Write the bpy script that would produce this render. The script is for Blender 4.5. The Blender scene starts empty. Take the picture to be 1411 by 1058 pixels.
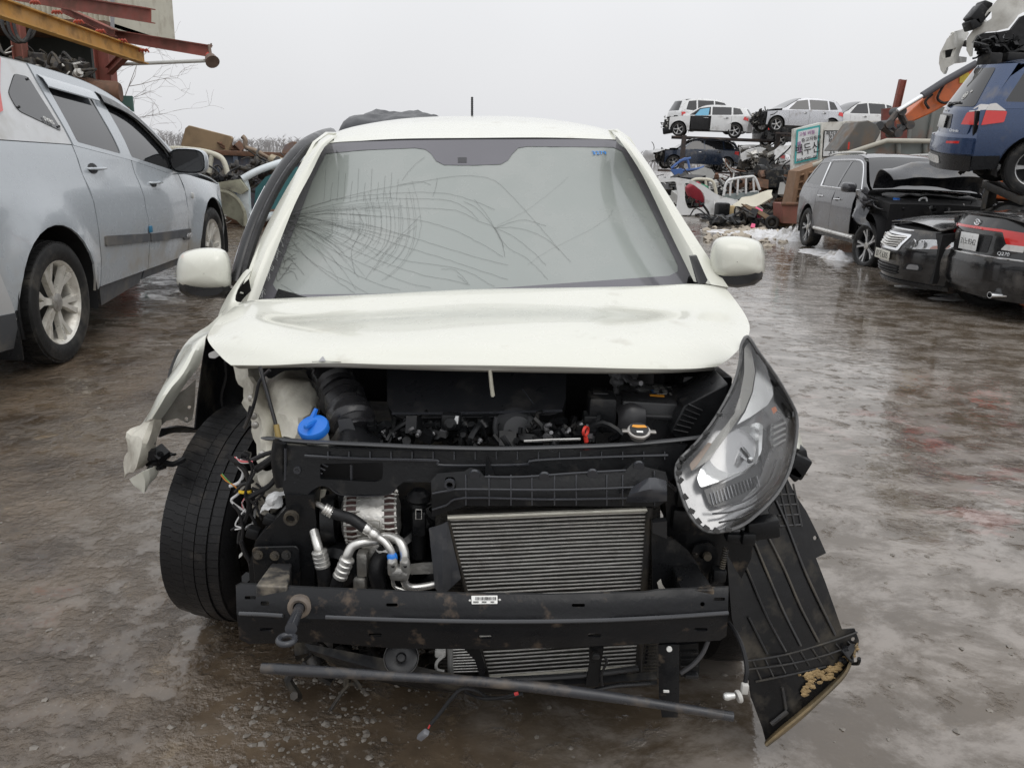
import bpy, bmesh, math, random
from mathutils import Vector, Matrix, noise
from mathutils.geometry import tessellate_polygon
R = math.radians
random.seed(7)
scene = bpy.context.scene
COL = scene.collection

# ------------------------------------------------------------------ camera
CAM_H, CAM_PITCH, CAM_ROLL, FOC = 1.4, R(16.2), R(2.2), 1080.0      # FOC in pixels of the 1411 px wide photograph
_f = Vector((0, math.cos(CAM_PITCH), -math.sin(CAM_PITCH)))
_r0, _u0 = Vector((1, 0, 0)), Vector((0, math.sin(CAM_PITCH), math.cos(CAM_PITCH)))
_r = _r0*math.cos(CAM_ROLL) + _u0*math.sin(CAM_ROLL)
_u = _u0*math.cos(CAM_ROLL) - _r0*math.sin(CAM_ROLL)
CAMLOC = Vector((0, 0, CAM_H))
cam = bpy.data.cameras.new('camera'); cam.sensor_width = 36; cam.lens = 36*FOC/1411; cam.clip_start = .05; cam.clip_end = 3000
camo = bpy.data.objects.new('camera', cam); COL.objects.link(camo)
camo.matrix_world = Matrix(((_r.x, _u.x, -_f.x, 0), (_r.y, _u.y, -_f.y, 0), (_r.z, _u.z, -_f.z, CAM_H), (0, 0, 0, 1)))
scene.camera = camo

# ------------------------------------------------------------------ sky, sun, exposure
w = bpy.data.worlds.new('World'); scene.world = w; w.use_nodes = True
nt = w.node_tree; bg = nt.nodes['Background']
sky = nt.nodes.new('ShaderNodeTexSky'); sky.sky_type = 'NISHITA'; sky.sun_disc = False
SUN_EL, SUN_AZ = R(58), R(150)
sky.sun_elevation = SUN_EL; sky.sun_rotation = SUN_AZ; sky.air_density = 2; sky.dust_density = 6
tc = nt.nodes.new('ShaderNodeTexCoord'); sp = nt.nodes.new('ShaderNodeSeparateXYZ'); nt.links.new(tc.outputs['Generated'], sp.inputs[0])
mr = nt.nodes.new('ShaderNodeMapRange'); mr.inputs[1].default_value = 0; mr.inputs[2].default_value = .9
mr.inputs[3].default_value = 0; mr.inputs[4].default_value = 1; nt.links.new(sp.outputs['Z'], mr.inputs[0])
ov = nt.nodes.new('ShaderNodeMix'); ov.data_type = 'RGBA'                 # overcast cloud layer: brighter to the zenith
ov.inputs[6].default_value = (7.8, 7.86, 8.08, 1); ov.inputs[7].default_value = (12.8, 12.9, 13.2, 1)
nt.links.new(mr.outputs[0], ov.inputs[0])
nz = nt.nodes.new('ShaderNodeTexNoise'); nz.inputs['Scale'].default_value = 1.6; nz.inputs['Detail'].default_value = 3
nt.links.new(tc.outputs['Generated'], nz.inputs['Vector'])
cl = nt.nodes.new('ShaderNodeMapRange'); cl.inputs[1].default_value = .3; cl.inputs[2].default_value = .7; cl.inputs[3].default_value = .93; cl.inputs[4].default_value = 1.06
nt.links.new(nz.outputs['Fac'], cl.inputs[0])
mu = nt.nodes.new('ShaderNodeVectorMath'); mu.operation = 'SCALE'; nt.links.new(ov.outputs[2], mu.inputs[0]); nt.links.new(cl.outputs[0], mu.inputs['Scale'])
mx = nt.nodes.new('ShaderNodeMix'); mx.data_type = 'RGBA'; mx.inputs[0].default_value = .94
nt.links.new(sky.outputs[0], mx.inputs[6]); nt.links.new(mu.outputs[0], mx.inputs[7]); nt.links.new(mx.outputs[2], bg.inputs[0])
bg.inputs[1].default_value = .1
sl = bpy.data.lights.new('sun', 'SUN'); sl.energy = .6; sl.angle = R(40); sl.color = (1, .98, .95)
so = bpy.data.objects.new('sun', sl); COL.objects.link(so); so.location = (0, 0, 30)
so.rotation_euler = (R(90)-SUN_EL, 0, R(180)-SUN_AZ)
vs = scene.view_settings; vs.view_transform = 'Standard'; vs.look = 'None'; vs.gamma = 1; vs.exposure = 0; vs.use_curve_mapping = False

# ------------------------------------------------------------------ projection helpers (photo pixel + true distance -> place)
def ray(px, py): return _f + _r*((px-705.5)/FOC) - _u*((py-529)/FOC)
def P(px, py, y):
    d = ray(px, py); return CAMLOC + d*(y/d.y)
def G(px, py, z=0):
    d = ray(px, py); return CAMLOC + d*((z-CAM_H)/d.z)

# ------------------------------------------------------------------ materials
MATS = {}
def mat(name, col, rough=.5, metal=0., coat=0., var=.12, scale=6., bump=0., bscale=60., dirt=None, damt=.35, dscale=3., dlow=None, spec=.5, rvar=.12, emit=None, ddet=7):
    """principled material with mottled colour, uneven gloss, fine relief and optional dirt"""
    if name in MATS: return MATS[name]
    m = bpy.data.materials.new(name); m.use_nodes = True; t = m.node_tree; N = t.nodes; Lk = t.links.new
    b = N['Principled BSDF']
    co = N.new('ShaderNodeTexCoord').outputs['Object']
    n1 = N.new('ShaderNodeTexNoise'); n1.inputs['Scale'].default_value = scale; n1.inputs['Detail'].default_value = 6; Lk(co, n1.inputs['Vector'])
    mixc = N.new('ShaderNodeMix'); mixc.data_type = 'RGBA'
    c = Vector(col[:3]); lo = c*(1-var); hi = c*(1+var)
    mixc.inputs[6].default_value = (*lo, 1); mixc.inputs[7].default_value = (min(hi.x, 1), min(hi.y, 1), min(hi.z, 1), 1)
    Lk(n1.outputs['Fac'], mixc.inputs[0]); out = mixc.outputs[2]
    rr = N.new('ShaderNodeMapRange'); rr.inputs[1].default_value = .3; rr.inputs[2].default_value = .7
    rr.inputs[3].default_value = max(.02, rough-rvar); rr.inputs[4].default_value = min(1, rough+rvar)
    n2 = N.new('ShaderNodeTexNoise'); n2.inputs['Scale'].default_value = scale*2.7; n2.inputs['Detail'].default_value = 5; Lk(co, n2.inputs['Vector'])
    Lk(n2.outputs['Fac'], rr.inputs[0]); rout = rr.outputs[0]
    if dirt:
        n3 = N.new('ShaderNodeTexNoise'); n3.inputs['Scale'].default_value = dscale; n3.inputs['Detail'].default_value = ddet; n3.inputs['Roughness'].default_value = .6; Lk(co, n3.inputs['Vector'])
        dr = N.new('ShaderNodeMapRange'); dr.inputs[1].default_value = .62-damt*.5; dr.inputs[2].default_value = .85-damt*.3; Lk(n3.outputs['Fac'], dr.inputs[0])
        fac = dr.outputs[0]
        if dlow:                                    # road spray: film of dirt thrown up on the lowest part of the body
            s = N.new('ShaderNodeSeparateXYZ'); Lk(co, s.inputs[0])
            hr = N.new('ShaderNodeMapRange'); hr.inputs[1].default_value = dlow[1]; hr.inputs[2].default_value = dlow[0]; hr.inputs[3].default_value = .0; hr.inputs[4].default_value = 1.6; Lk(s.outputs['Z'], hr.inputs[0])
            mm = N.new('ShaderNodeMath'); mm.operation = 'MULTIPLY'; Lk(fac, mm.inputs[0]); Lk(hr.outputs[0], mm.inputs[1]); mm.use_clamp = True; fac = mm.outputs[0]
        md = N.new('ShaderNodeMix'); md.data_type = 'RGBA'; Lk(fac, md.inputs[0]); Lk(out, md.inputs[6]); md.inputs[7].default_value = (*dirt[:3], 1); out = md.outputs[2]
        mq = N.new('ShaderNodeMix'); Lk(fac, mq.inputs[0]); Lk(rout, mq.inputs[2]); mq.inputs[3].default_value = .75; rout = mq.outputs[0]
    Lk(out, b.inputs['Base Color']); Lk(rout, b.inputs['Roughness'])
    b.inputs['Metallic'].default_value = metal; b.inputs['Coat Weight'].default_value = coat; b.inputs['Coat Roughness'].default_value = .06
    b.inputs['Specular IOR Level'].default_value = spec
    if bump:
        nb = N.new('ShaderNodeTexNoise'); nb.inputs['Scale'].default_value = bscale; nb.inputs['Detail'].default_value = 6; Lk(co, nb.inputs['Vector'])
        bp = N.new('ShaderNodeBump'); bp.inputs['Strength'].default_value = bump; bp.inputs['Distance'].default_value = .01
        Lk(nb.outputs['Fac'], bp.inputs['Height']); Lk(bp.outputs[0], b.inputs['Normal'])
    if emit: b.inputs['Emission Color'].default_value = (*emit[:3], 1); b.inputs['Emission Strength'].default_value = emit[3]
    MATS[name] = m; return m
def glassmat(name, tint=(.9, .95, .95), fac=.85, rough=.03):
    """thin clear cover: mostly see-through, reflecting by Fresnel"""
    if name in MATS: return MATS[name]
    m = bpy.data.materials.new(name); m.use_nodes = True; t = m.node_tree; N = t.nodes; N.remove(N['Principled BSDF'])
    tr = N.new('ShaderNodeBsdfTransparent'); tr.inputs[0].default_value = (*tint, 1)
    gl = N.new('ShaderNodeBsdfGlossy'); gl.inputs['Roughness'].default_value = rough
    df = N.new('ShaderNodeBsdfDiffuse'); df.inputs[0].default_value = (.6, .6, .58, 1)
    fr = N.new('ShaderNodeFresnel'); fr.inputs[0].default_value = 1.5
    m0 = N.new('ShaderNodeMixShader'); m0.inputs[0].default_value = 1-fac; t.links.new(tr.outputs[0], m0.inputs[1]); t.links.new(df.outputs[0], m0.inputs[2])
    m1 = N.new('ShaderNodeMixShader'); t.links.new(fr.outputs[0], m1.inputs[0]); t.links.new(m0.outputs[0], m1.inputs[1]); t.links.new(gl.outputs[0], m1.inputs[2])
    t.links.new(m1.outputs[0], N['Material Output'].inputs[0]); MATS[name] = m; return m

MUD = (.14, .115, .085)
cream = mat('cream paint', (.69, .693, .615), .3, coat=.7, var=.02, rvar=.08, dirt=(.42, .39, .32), damt=.02, dscale=7)
creamm = mat('grubby cream metal', (.62, .60, .52), .5, var=.18, scale=9, dirt=(.16, .13, .1), damt=.42, dscale=7, bump=.15)
blackp = mat('black plastic', (.008, .0085, .0095), .36, var=.3, scale=14, rvar=.14, bump=.08, bscale=120, dirt=(.06, .056, .05), damt=.08, dscale=16, spec=.28)
blackd = mat('dusty black plastic', (.012, .0125, .014), .46, var=.3, scale=14, rvar=.15, bump=.15, bscale=70, dirt=(.13, .115, .09), damt=.24, dscale=8, spec=.28)
blackm = mat('black painted steel', (.009, .0095, .0105), .32, var=.3, scale=10, rvar=.14, bump=.08, bscale=60, dirt=(.16, .125, .09), damt=.1, dscale=22, spec=.28)
satin = mat('satin black trim', (.014, .0145, .016), .28, var=.2, rvar=.1)
litrib = mat('highlit rib plastic', (.04, .042, .048), .2, var=.3, scale=20, rvar=.1)  # base lightened to stand in for highlights on ribs and edges
rubber = mat('tyre rubber', (.018, .018, .018), .55, var=.3, scale=10, bump=.2, bscale=90, dirt=(.11, .1, .085), damt=.2, dscale=6, spec=.28)
rubberw = mat('wet tyre rubber', (.014, .014, .015), .38, var=.3, scale=10, bump=.15, bscale=120, dirt=(.08, .07, .06), damt=.1, dscale=9, spec=.28)
dark = mat('dark cavity', (.01, .01, .011), .7, var=.3)
grease = mat('greasy engine metal', (.045, .043, .042), .5, metal=.5, var=.5, scale=14, bump=.3, dirt=(.12, .1, .07), damt=.35, dscale=12)
alu = mat('cast aluminium', (.55, .54, .51), .42, metal=.85, var=.2, scale=16, bump=.2, bscale=120, dirt=(.2, .18, .15), damt=.3, dscale=14)
pipea = mat('aluminium pipe', (.72, .71, .68), .34, metal=.8, var=.1, scale=20, dirt=(.35, .33, .3), damt=.2, dscale=12)
finm = mat('condenser tube metal', (.66, .65, .62), .4, metal=.55, var=.2, scale=25, dirt=(.24, .22, .2), damt=.22, dscale=22)
chrome = mat('chrome', (.82, .83, .84), .12, metal=1, var=.04)
tint = mat('tinted glass', (.018, .019, .021), .06, var=.15, coat=.3, rvar=.03, spec=.7)
rust = mat('rusty steel', (.17, .085, .05), .75, var=.45, scale=7, bump=.4, bscale=40, dirt=(.07, .045, .03), damt=.45, dscale=5)
redst = mat('red primer steel', (.26, .075, .055), .6, var=.3, scale=4, bump=.1, dirt=(.12, .06, .04), damt=.35, dscale=3)
white = mat('white paint', (.74, .75, .75), .35, coat=.5, var=.03, dirt=(.35, .33, .3), damt=.18, dscale=4)
paperw = mat('white label paper', (.78, .78, .75), .6, var=.03)
ink = mat('black ink', (.015, .015, .015), .6)

# ------------------------------------------------------------------ mesh helpers
def crom(pts, n=6, closed=False):
    pts = [Vector(p) for p in pts]; out = []; m = len(pts)
    rng = range(m if closed else m-1)
    for i in rng:
        if closed: p0, p1, p2, p3 = pts[i-1], pts[i], pts[(i+1) % m], pts[(i+2) % m]
        else: p0, p1, p2, p3 = pts[max(i-1, 0)], pts[i], pts[i+1], pts[min(i+2, m-1)]
        for k in range(n):
            t = k/n; out.append(.5*((2*p1)+(p2-p0)*t+(2*p0-5*p1+4*p2-p3)*t*t+(3*p1-p0-3*p2+p3)*t**3))
    if not closed: out.append(pts[-1].copy())
    return out
def roundc(pts, r, n=4):
    """round the corners of a closed 2-D outline"""
    out = []; m = len(pts)
    for i in range(m):
        a, b, c = Vector(pts[i-1][:2]), Vector(pts[i][:2]), Vector(pts[(i+1) % m][:2])
        rr = r if len(pts[i]) < 3 else pts[i][2]
        l1, l2 = (a-b).length, (c-b).length; q = min(rr, l1*.48, l2*.48)
        if q < 1e-6: out.append(tuple(b)); continue
        s, e = b+(a-b)*(q/l1), b+(c-b)*(q/l2)
        for k in range(n+1):
            t = k/n; out.append(tuple((1-t)**2*s+2*t*(1-t)*b+t*t*e))
    return out
def lerp(tab, x):
    if x <= tab[0][0]: return tab[0][1]
    for (a, p), (b, q) in zip(tab, tab[1:]):
        if x <= b: return p+(q-p)*(x-a)/(b-a)
    return tab[-1][1]
def slerp(tab, x):
    """smooth (monotone-ish) interpolation"""
    n = len(tab)
    if x <= tab[0][0]: return tab[0][1]
    if x >= tab[-1][0]: return tab[-1][1]
    for i in range(n-1):
        if x <= tab[i+1][0]:
            x0, y0 = tab[i]; x1, y1 = tab[i+1]; h = x1-x0; d = (y1-y0)/h
            def sl(j):
                if j == 0 or j == n-1: return d
                a = (tab[j][1]-tab[j-1][1])/(tab[j][0]-tab[j-1][0]); b = (tab[j+1][1]-tab[j][1])/(tab[j+1][0]-tab[j][0])
                return 0 if a*b <= 0 else 2*a*b/(a+b)
            m0, m1 = sl(i), sl(i+1); t = (x-x0)/h
            return (2*t**3-3*t*t+1)*y0+(t**3-2*t*t+t)*h*m0+(-2*t**3+3*t*t)*y1+(t**3-t*t)*h*m1

class MB:
    def __init__(s): s.v = []; s.f = []
    def add(s, vs, fs):
        o = len(s.v); s.v += [tuple(p) for p in vs]; s.f += [tuple(i+o for i in f) for f in fs]; return s
    def box(s, c, d, rot=None, bev=0.):
        """box of full size d, optionally chamfered, optionally rotated (3x3)"""
        x, y, z = d[0]/2, d[1]/2, d[2]/2
        if bev <= 0:
            vs = [Vector((i*x, j*y, k*z)) for i in (-1, 1) for j in (-1, 1) for k in (-1, 1)]
            fs = [(0, 1, 3, 2), (4, 6, 7, 5), (0, 4, 5, 1), (2, 3, 7, 6), (0, 2, 6, 4), (1, 5, 7, 3)]
        else:
            bm = bmesh.new(); bmesh.ops.create_cube(bm, size=1)
            for v in bm.verts: v.co = Vector((v.co.x*d[0], v.co.y*d[1], v.co.z*d[2]))
            bmesh.ops.bevel(bm, geom=list(bm.edges), offset=min(bev, min(d)*.45), segments=2, profile=.5, affect='EDGES')
            bm.verts.index_update(); vs = [v.co.copy() for v in bm.verts]; fs = [tuple(v.index for v in f.verts) for f in bm.faces]; bm.free()
        c = Vector(c)
        if rot is not None: vs = [rot @ v for v in vs]
        return s.add([v+c for v in vs], fs)
    def tube(s, pts, r, n=8, caps=True, flat=1.):
        """tube along points; r number or list; flat squashes it"""
        pts = [Vector(p) for p in pts]; m = len(pts); vs = []; fs = []
        up = Vector((0, 0, 1)); t0 = (pts[1]-pts[0]).normalized()
        if abs(t0.dot(up)) > .9: up = Vector((1, 0, 0))
        nrm = (up-t0*up.dot(t0)).normalized()
        for i, p in enumerate(pts):
            t = (pts[min(i+1, m-1)]-pts[max(i-1, 0)]).normalized()
            nrm = nrm-t*nrm.dot(t)
            if nrm.length < 1e-6: nrm = t.orthogonal()
            nrm.normalize(); b = t.cross(nrm)
            rr = r[i] if isinstance(r, (list, tuple)) else r
            for k in range(n):
                a = 2*math.pi*k/n; vs.append(p+(nrm*math.cos(a)*flat+b*math.sin(a))*rr)
        for i in range(m-1):
            for k in range(n): fs.append((i*n+k, i*n+(k+1) % n, (i+1)*n+(k+1) % n, (i+1)*n+k))
        if caps: fs += [tuple(range(n))[::-1], tuple((m-1)*n+k for k in range(n))]
        return s.add(vs, fs)
    def lathe(s, prof, c, axis, n=32, a0=0, caps=False):
        """prof [(along, radius)] round axis through c"""
        ax = Vector(axis).normalized(); e1 = ax.orthogonal().normalized(); e2 = ax.cross(e1); c = Vector(c); vs = []; fs = []
        for h, r in prof:
            for k in range(n):
                a = a0+2*math.pi*k/n; vs.append(c+ax*h+(e1*math.cos(a)+e2*math.sin(a))*r)
        for i in range(len(prof)-1):
            for k in range(n): fs.append((i*n+k, i*n+(k+1) % n, (i+1)*n+(k+1) % n, (i+1)*n+k))
        if caps: fs += [tuple(range(n))[::-1], tuple((len(prof)-1)*n+k for k in range(n))]
        return s.add(vs, fs)
    def prism(s, pts, d):
        """closed 3-D outline extruded by vector d"""
        pts = [Vector(p) for p in pts]; n = len(pts); d = Vector(d)
        tr = [tuple(t) for t in tessellate_polygon([pts])]
        fs = [t for t in tr]+[tuple(i+n for i in t[::-1]) for t in tr]+[(i, (i+1) % n, (i+1) % n+n, i+n) for i in range(n)]
        return s.add(pts+[p+d for p in pts], fs)
    def grid(s, rows):
        m = len(rows[0]); vs = [p for r in rows for p in r]
        return s.add(vs, [(i*m+j, i*m+j+1, (i+1)*m+j+1, (i+1)*m+j) for i in range(len(rows)-1) for j in range(m-1)])
    def loft(s, rows, nu=4, nv=4):
        """smooth surface through rows of control points"""
        rr = [crom(r, nu) for r in rows]
        cols = [crom([r[j] for r in rr], nv) for j in range(len(rr[0]))]
        return s.grid([[c[i] for c in cols] for i in range(len(cols[0]))])
    def panel(s, outline, fn, step=.12, holes=(), ustep=None):
        """2-D outline with holes, cut into a fine net and laid on the surface fn(u,v)"""
        polys = [[Vector((p[0], p[1], 0)) for p in outline]]+[[Vector((p[0], p[1], 0)) for p in h] for h in holes]
        flat = [p for q in polys for p in q]
        bm = bmesh.new(); bv = [bm.verts.new(p) for p in flat]
        for t in tessellate_polygon(polys):
            try: bm.faces.new([bv[i] for i in t])
            except ValueError: pass
        us = [p.x for p in flat]; vsx = [p.y for p in flat]; us_ = ustep or step
        for lo, hi, st, ax in ((min(us), max(us), us_, (1, 0, 0)), (min(vsx), max(vsx), step, (0, 1, 0))):
            k = max(1, int(round((hi-lo)/st)))
            for i in range(1, k):
                co = Vector(ax)*(lo+(hi-lo)*i/k)
                bmesh.ops.bisect_plane(bm, geom=bm.verts[:]+bm.edges[:]+bm.faces[:], plane_co=co, plane_no=ax, dist=1e-6)
        bmesh.ops.dissolve_degenerate(bm, dist=1e-6, edges=bm.edges[:])
        # merge the slanted triangulation edges away so that the net is made of clean rectangles
        diag = [e for e in bm.edges if len(e.link_faces) == 2 and abs(e.verts[0].co.x-e.verts[1].co.x) > 1e-5 and abs(e.verts[0].co.y-e.verts[1].co.y) > 1e-5]
        if diag:
            bmesh.ops.dissolve_edges(bm, edges=diag, use_verts=False, use_face_split=False)
            lone = [v for v in bm.verts if len(v.link_edges) == 2 and all(len(e.link_faces) == 2 for e in v.link_edges)]
            if lone: bmesh.ops.dissolve_verts(bm, verts=lone)
            bmesh.ops.delete(bm, geom=[v for v in bm.verts if not v.link_faces], context='VERTS')
        bm.verts.index_update()
        vs = [Vector(fn(v.co.x, v.co.y)) for v in bm.verts]; fs = [tuple(v.index for v in f.verts) for f in bm.faces]; bm.free()
        return s.add(vs, fs)

ROOTM = {}
def build(mb, name, m, parent=None, smooth=True, world=False, solid=0., ang=38, label=None, kind=None, soff=-1., bevel=0.):
    me = bpy.data.meshes.new(name)
    vs = mb.v
    if world and parent is not None:
        r = parent
        while r.parent: r = r.parent
        Mi = ROOTM[r.name].inverted(); vs = [Mi @ Vector(v) for v in vs]
    me.from_pydata([tuple(v) for v in vs], [], mb.f); me.validate()
    if solid or True:
        bm = bmesh.new(); bm.from_mesh(me)
        bmesh.ops.remove_doubles(bm, verts=bm.verts, dist=1e-5)
        bmesh.ops.recalc_face_normals(bm, faces=bm.faces)
        if solid:
            bm.normal_update(); ov = bm.verts[:]; of = bm.faces[:]; be = [(e, e.link_loops[0].vert, e.link_loops[0].link_loop_next.vert) for e in bm.edges if len(e.link_faces) == 1]
            nv = {v: bm.verts.new(v.co-v.normal*solid) for v in ov}
            for f in of: bm.faces.new([nv[v] for v in reversed(f.verts)])
            for e, a, b in be:
                try: bm.faces.new((b, a, nv[a], nv[b]))
                except ValueError: pass
        bm.to_mesh(me); bm.free()
    me.materials.append(m)
    if smooth:
        me.polygons.foreach_set('use_smooth', [True]*len(me.polygons)); me.set_sharp_from_angle(angle=R(ang))
    o = bpy.data.objects.new(name, me); COL.objects.link(o)
    if parent is not None: o.parent = parent
    if bevel:
        md = o.modifiers.new('edge', 'BEVEL'); md.width = bevel; md.segments = 2; md.limit_method = 'ANGLE'; md.angle_limit = R(40)
    if label: o['label'] = label
    if kind: o['kind'] = kind
    return o
def thing(name, label, cat, loc=(0, 0, 0), rz=0., group=None, s=1., rx=0., ry=0.):
    o = bpy.data.objects.new(name, None); COL.objects.link(o); o.empty_display_size = .1
    Mx = Matrix.Translation(loc) @ Matrix.Rotation(rz, 4, 'Z') @ Matrix.Rotation(rx, 4, 'X') @ Matrix.Rotation(ry, 4, 'Y') @ Matrix.Scale(s, 4)
    o.matrix_world = Mx; ROOTM[o.name] = Mx
    o['label'] = label; o['category'] = cat
    if group: o['group'] = group
    return o
def tag(o, label=None, cat=None, group=None, kind=None):
    if label: o['label'] = label
    if cat: o['category'] = cat
    if group: o['group'] = group
    if kind: o['kind'] = kind
    return o
def textmesh(body, size, m, name, parent, M, font_scale=1., ext=.0008):
    """flat lettering turned into a mesh, laid at matrix M (x right, y up, z out)"""
    cu = bpy.data.curves.new(name, 'FONT'); cu.body = body; cu.size = size; cu.align_x = 'CENTER'; cu.align_y = 'CENTER'; cu.extrude = ext
    to = bpy.data.objects.new('t', cu); COL.objects.link(to)
    me = bpy.data.meshes.new_from_object(to.evaluated_get(bpy.context.evaluated_depsgraph_get()))
    bpy.data.objects.remove(to); bpy.data.curves.remove(cu)
    me.name = name; me.transform(Matrix.Diagonal((font_scale, 1, 1, 1))); me.transform(M); me.materials.clear(); me.materials.append(m)
    o = bpy.data.objects.new(name, me); COL.objects.link(o); o.parent = parent; return o
def frame(o, x, y):
    """matrix from origin, x direction and approximate y direction"""
    x = Vector(x).normalized(); z = x.cross(Vector(y)).normalized(); y = z.cross(x)
    return Matrix(((x.x, y.x, z.x, o[0]), (x.y, y.y, z.y, o[1]), (x.z, y.z, z.z, o[2]), (0, 0, 0, 1)))
def clutter(mb, lo, hi, n, smin=.02, smax=.09, rng=None, fn=None):
    """jumble of small machine parts: blocks, pots and bent hoses in a box"""
    g = rng or random
    for i in range(n):
        c = Vector((g.uniform(lo[0], hi[0]), g.uniform(lo[1], hi[1]), g.uniform(lo[2], hi[2])))
        if fn: c = fn(c)
        k = g.random(); s = g.uniform(smin, smax)
        if k < .4:
            rot = Matrix.Rotation(g.uniform(-.6, .6), 3, 'X') @ Matrix.Rotation(g.uniform(-3, 3), 3, 'Z') @ Matrix.Rotation(g.uniform(-.6, .6), 3, 'Y')
            mb.box(c, (s*g.uniform(.5, 1.6), s*g.uniform(.5, 1.4), s*g.uniform(.3, 1.2)), rot)
        elif k < .65:
            ax = Vector((g.uniform(-1, 1), g.uniform(-1, 1), g.uniform(-1, 1)))
            mb.lathe([(0, 0), (0, s*.4), (s*.5, s*.45), (s*.5, s*.3), (s*.9, s*.3), (s*.9, 0)], c, ax, 10)
        else:
            p = [c]
            for q in range(3): p.append(p[-1]+Vector((g.uniform(-1, 1), g.uniform(-1, 1), g.uniform(-.8, .8)))*s*1.3)
            mb.tube(crom(p, 3), g.uniform(.005, .014)*(s/.05)**.5, 6)
    return mb
# ------------------------------------------------------------------ ground
def ground_mat():
    m = bpy.data.materials.new('wet yard ground'); m.use_nodes = True; t = m.node_tree; N = t.nodes; L = t.links.new; b = N['Principled BSDF']
    co = N.new('ShaderNodeTexCoord').outputs['Object']
    def noi(scale, det=6, rough=.55, vec=None, dist=0.):
        n = N.new('ShaderNodeTexNoise'); n.inputs['Scale'].default_value = scale; n.inputs['Detail'].default_value = det; n.inputs['Roughness'].default_value = rough; n.inputs['Distortion'].default_value = dist
        L(vec or co, n.inputs['Vector']); return n.outputs['Fac']
    def rng(x, a, b_, c=0., d=1.):
        n = N.new('ShaderNodeMapRange'); n.inputs[1].default_value = a; n.inputs[2].default_value = b_; n.inputs[3].default_value = c; n.inputs[4].default_value = d
        n.interpolation_type = 'SMOOTHSTEP'; L(x, n.inputs[0]); return n.outputs[0]
    def mth(op, a, b_):
        n = N.new('ShaderNodeMath'); n.operation = op
        for i, q in enumerate((a, b_)):
            if isinstance(q, (int, float)): n.inputs[i].default_value = q
            else: L(q, n.inputs[i])
        return n.outputs[0]
    def mixc(f, a, b_):
        n = N.new('ShaderNodeMix'); n.data_type = 'RGBA'; L(f, n.inputs[0])
        for i, q in ((6, a), (7, b_)):
            if isinstance(q, tuple): n.inputs[i].default_value = (*q, 1)
            else: L(q, n.inputs[i])
        return n.outputs[2]
    mp = N.new('ShaderNodeMapping'); mp.inputs['Rotation'].default_value = (0, 0, R(-38)); mp.inputs['Scale'].default_value = (1.0, 1.55, 1); L(co, mp.inputs[0]); tr = mp.outputs[0]   # tyre-track direction
    sx = N.new('ShaderNodeSeparateXYZ'); L(co, sx.inputs[0])
    big = noi(.42, 5, .6)
    side = rng(sx.outputs['X'], -.6, 1.4, -.005, .16)                   # the yard is lower and wetter towards the right hand lane
    wet = rng(mth('ADD', mth('ADD', mth('MULTIPLY', big, .62), mth('MULTIPLY', noi(1.3, 6, .62, tr), .38)), side), .49, .585)
    mud = noi(2.3, 8, .65); fine = noi(34, 8, .7); grit = noi(140, 3, .6)
    col = mixc(rng(mud, .34, .66), (.055, .040, .027), (.145, .108, .073))
    col = mixc(rng(noi(.9, 5), .46, .68), col, (.15, .124, .096))
    col = mixc(rng(noi(5.5, 8, .7), .60, .70), col, (.20, .15, .095))
    col = mixc(rng(fine, .56, .75), col, (.23, .205, .175))
    col = mixc(rng(grit, .66, .76), col, (.26, .225, .185))
    # broken red patches mixed into the ground colour on the right
    rx = mth('MULTIPLY', rng(sx.outputs['X'], 1.55, 2.0), rng(sx.outputs['X'], 3.5, 2.9)); ry = mth('MULTIPLY', rng(sx.outputs['Y'], 2.5, 3.0), rng(sx.outputs['Y'], 5.2, 4.3))
    col = mixc(mth('MULTIPLY', mth('MULTIPLY', rx, ry), rng(noi(2.6, 7, .66, tr), .53, .62)), col, (.34, .06, .04))
    col = mixc(mth('MULTIPLY', wet, .8), col, mixc(rng(noi(2.4, 10, .72, tr, .3), .42, .60), (.095, .074, .052), (.285, .255, .225)))      # clay-laden water
    L(col, b.inputs['Base Color'])
    # relief: trodden mud standing out of thin water that fills every hollow and lies flat
    hA = mth('ADD', mth('MULTIPLY', noi(10.5, 7, .55, None, .3), .70), mth('MULTIPLY', noi(38, 5, .6, None, .2), .30))
    hA = mth('ADD', hA, mth('MULTIPLY', mth('SUBTRACT', noi(1.7, 4, .55, tr), .5), .30))
    lev = N.new('ShaderNodeMix'); L(wet, lev.inputs[0]); lev.inputs[2].default_value = .485; lev.inputs[3].default_value = .60; lev = lev.outputs[0]
    dry = rng(mth('SUBTRACT', hA, lev), -.04, .09)                    # 1 on mud, 0 on water
    sm = N.new('ShaderNodeMath'); sm.operation = 'SMOOTH_MAX'; L(hA, sm.inputs[0]); L(lev, sm.inputs[1]); sm.inputs[2].default_value = .12; hh = sm.outputs[0]
    hh = mth('ADD', hh, mth('MULTIPLY', mth('MULTIPLY', grit, dry), .05))
    hh = mth('ADD', hh, mth('MULTIPLY', noi(9, 3, .5, tr, .6), .05))      # faint ripple
    L(rng(dry, 0, 1, .05, .27), b.inputs['Roughness'])
    b.inputs['Specular IOR Level'].default_value = .8
    bp = N.new('ShaderNodeBump'); bp.inputs['Strength'].default_value = 1; bp.inputs['Distance'].default_value = .038; L(hh, bp.inputs['Height']); L(bp.outputs[0], b.inputs['Normal'])
    return m
gm = MB(); gm.grid([[(x, y, 0) for x in (-900, -60, 60, 900)] for y in (-300, -20, 90, 1800)])
tag(build(gm, 'ground', ground_mat(), smooth=False), kind='structure')

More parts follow.
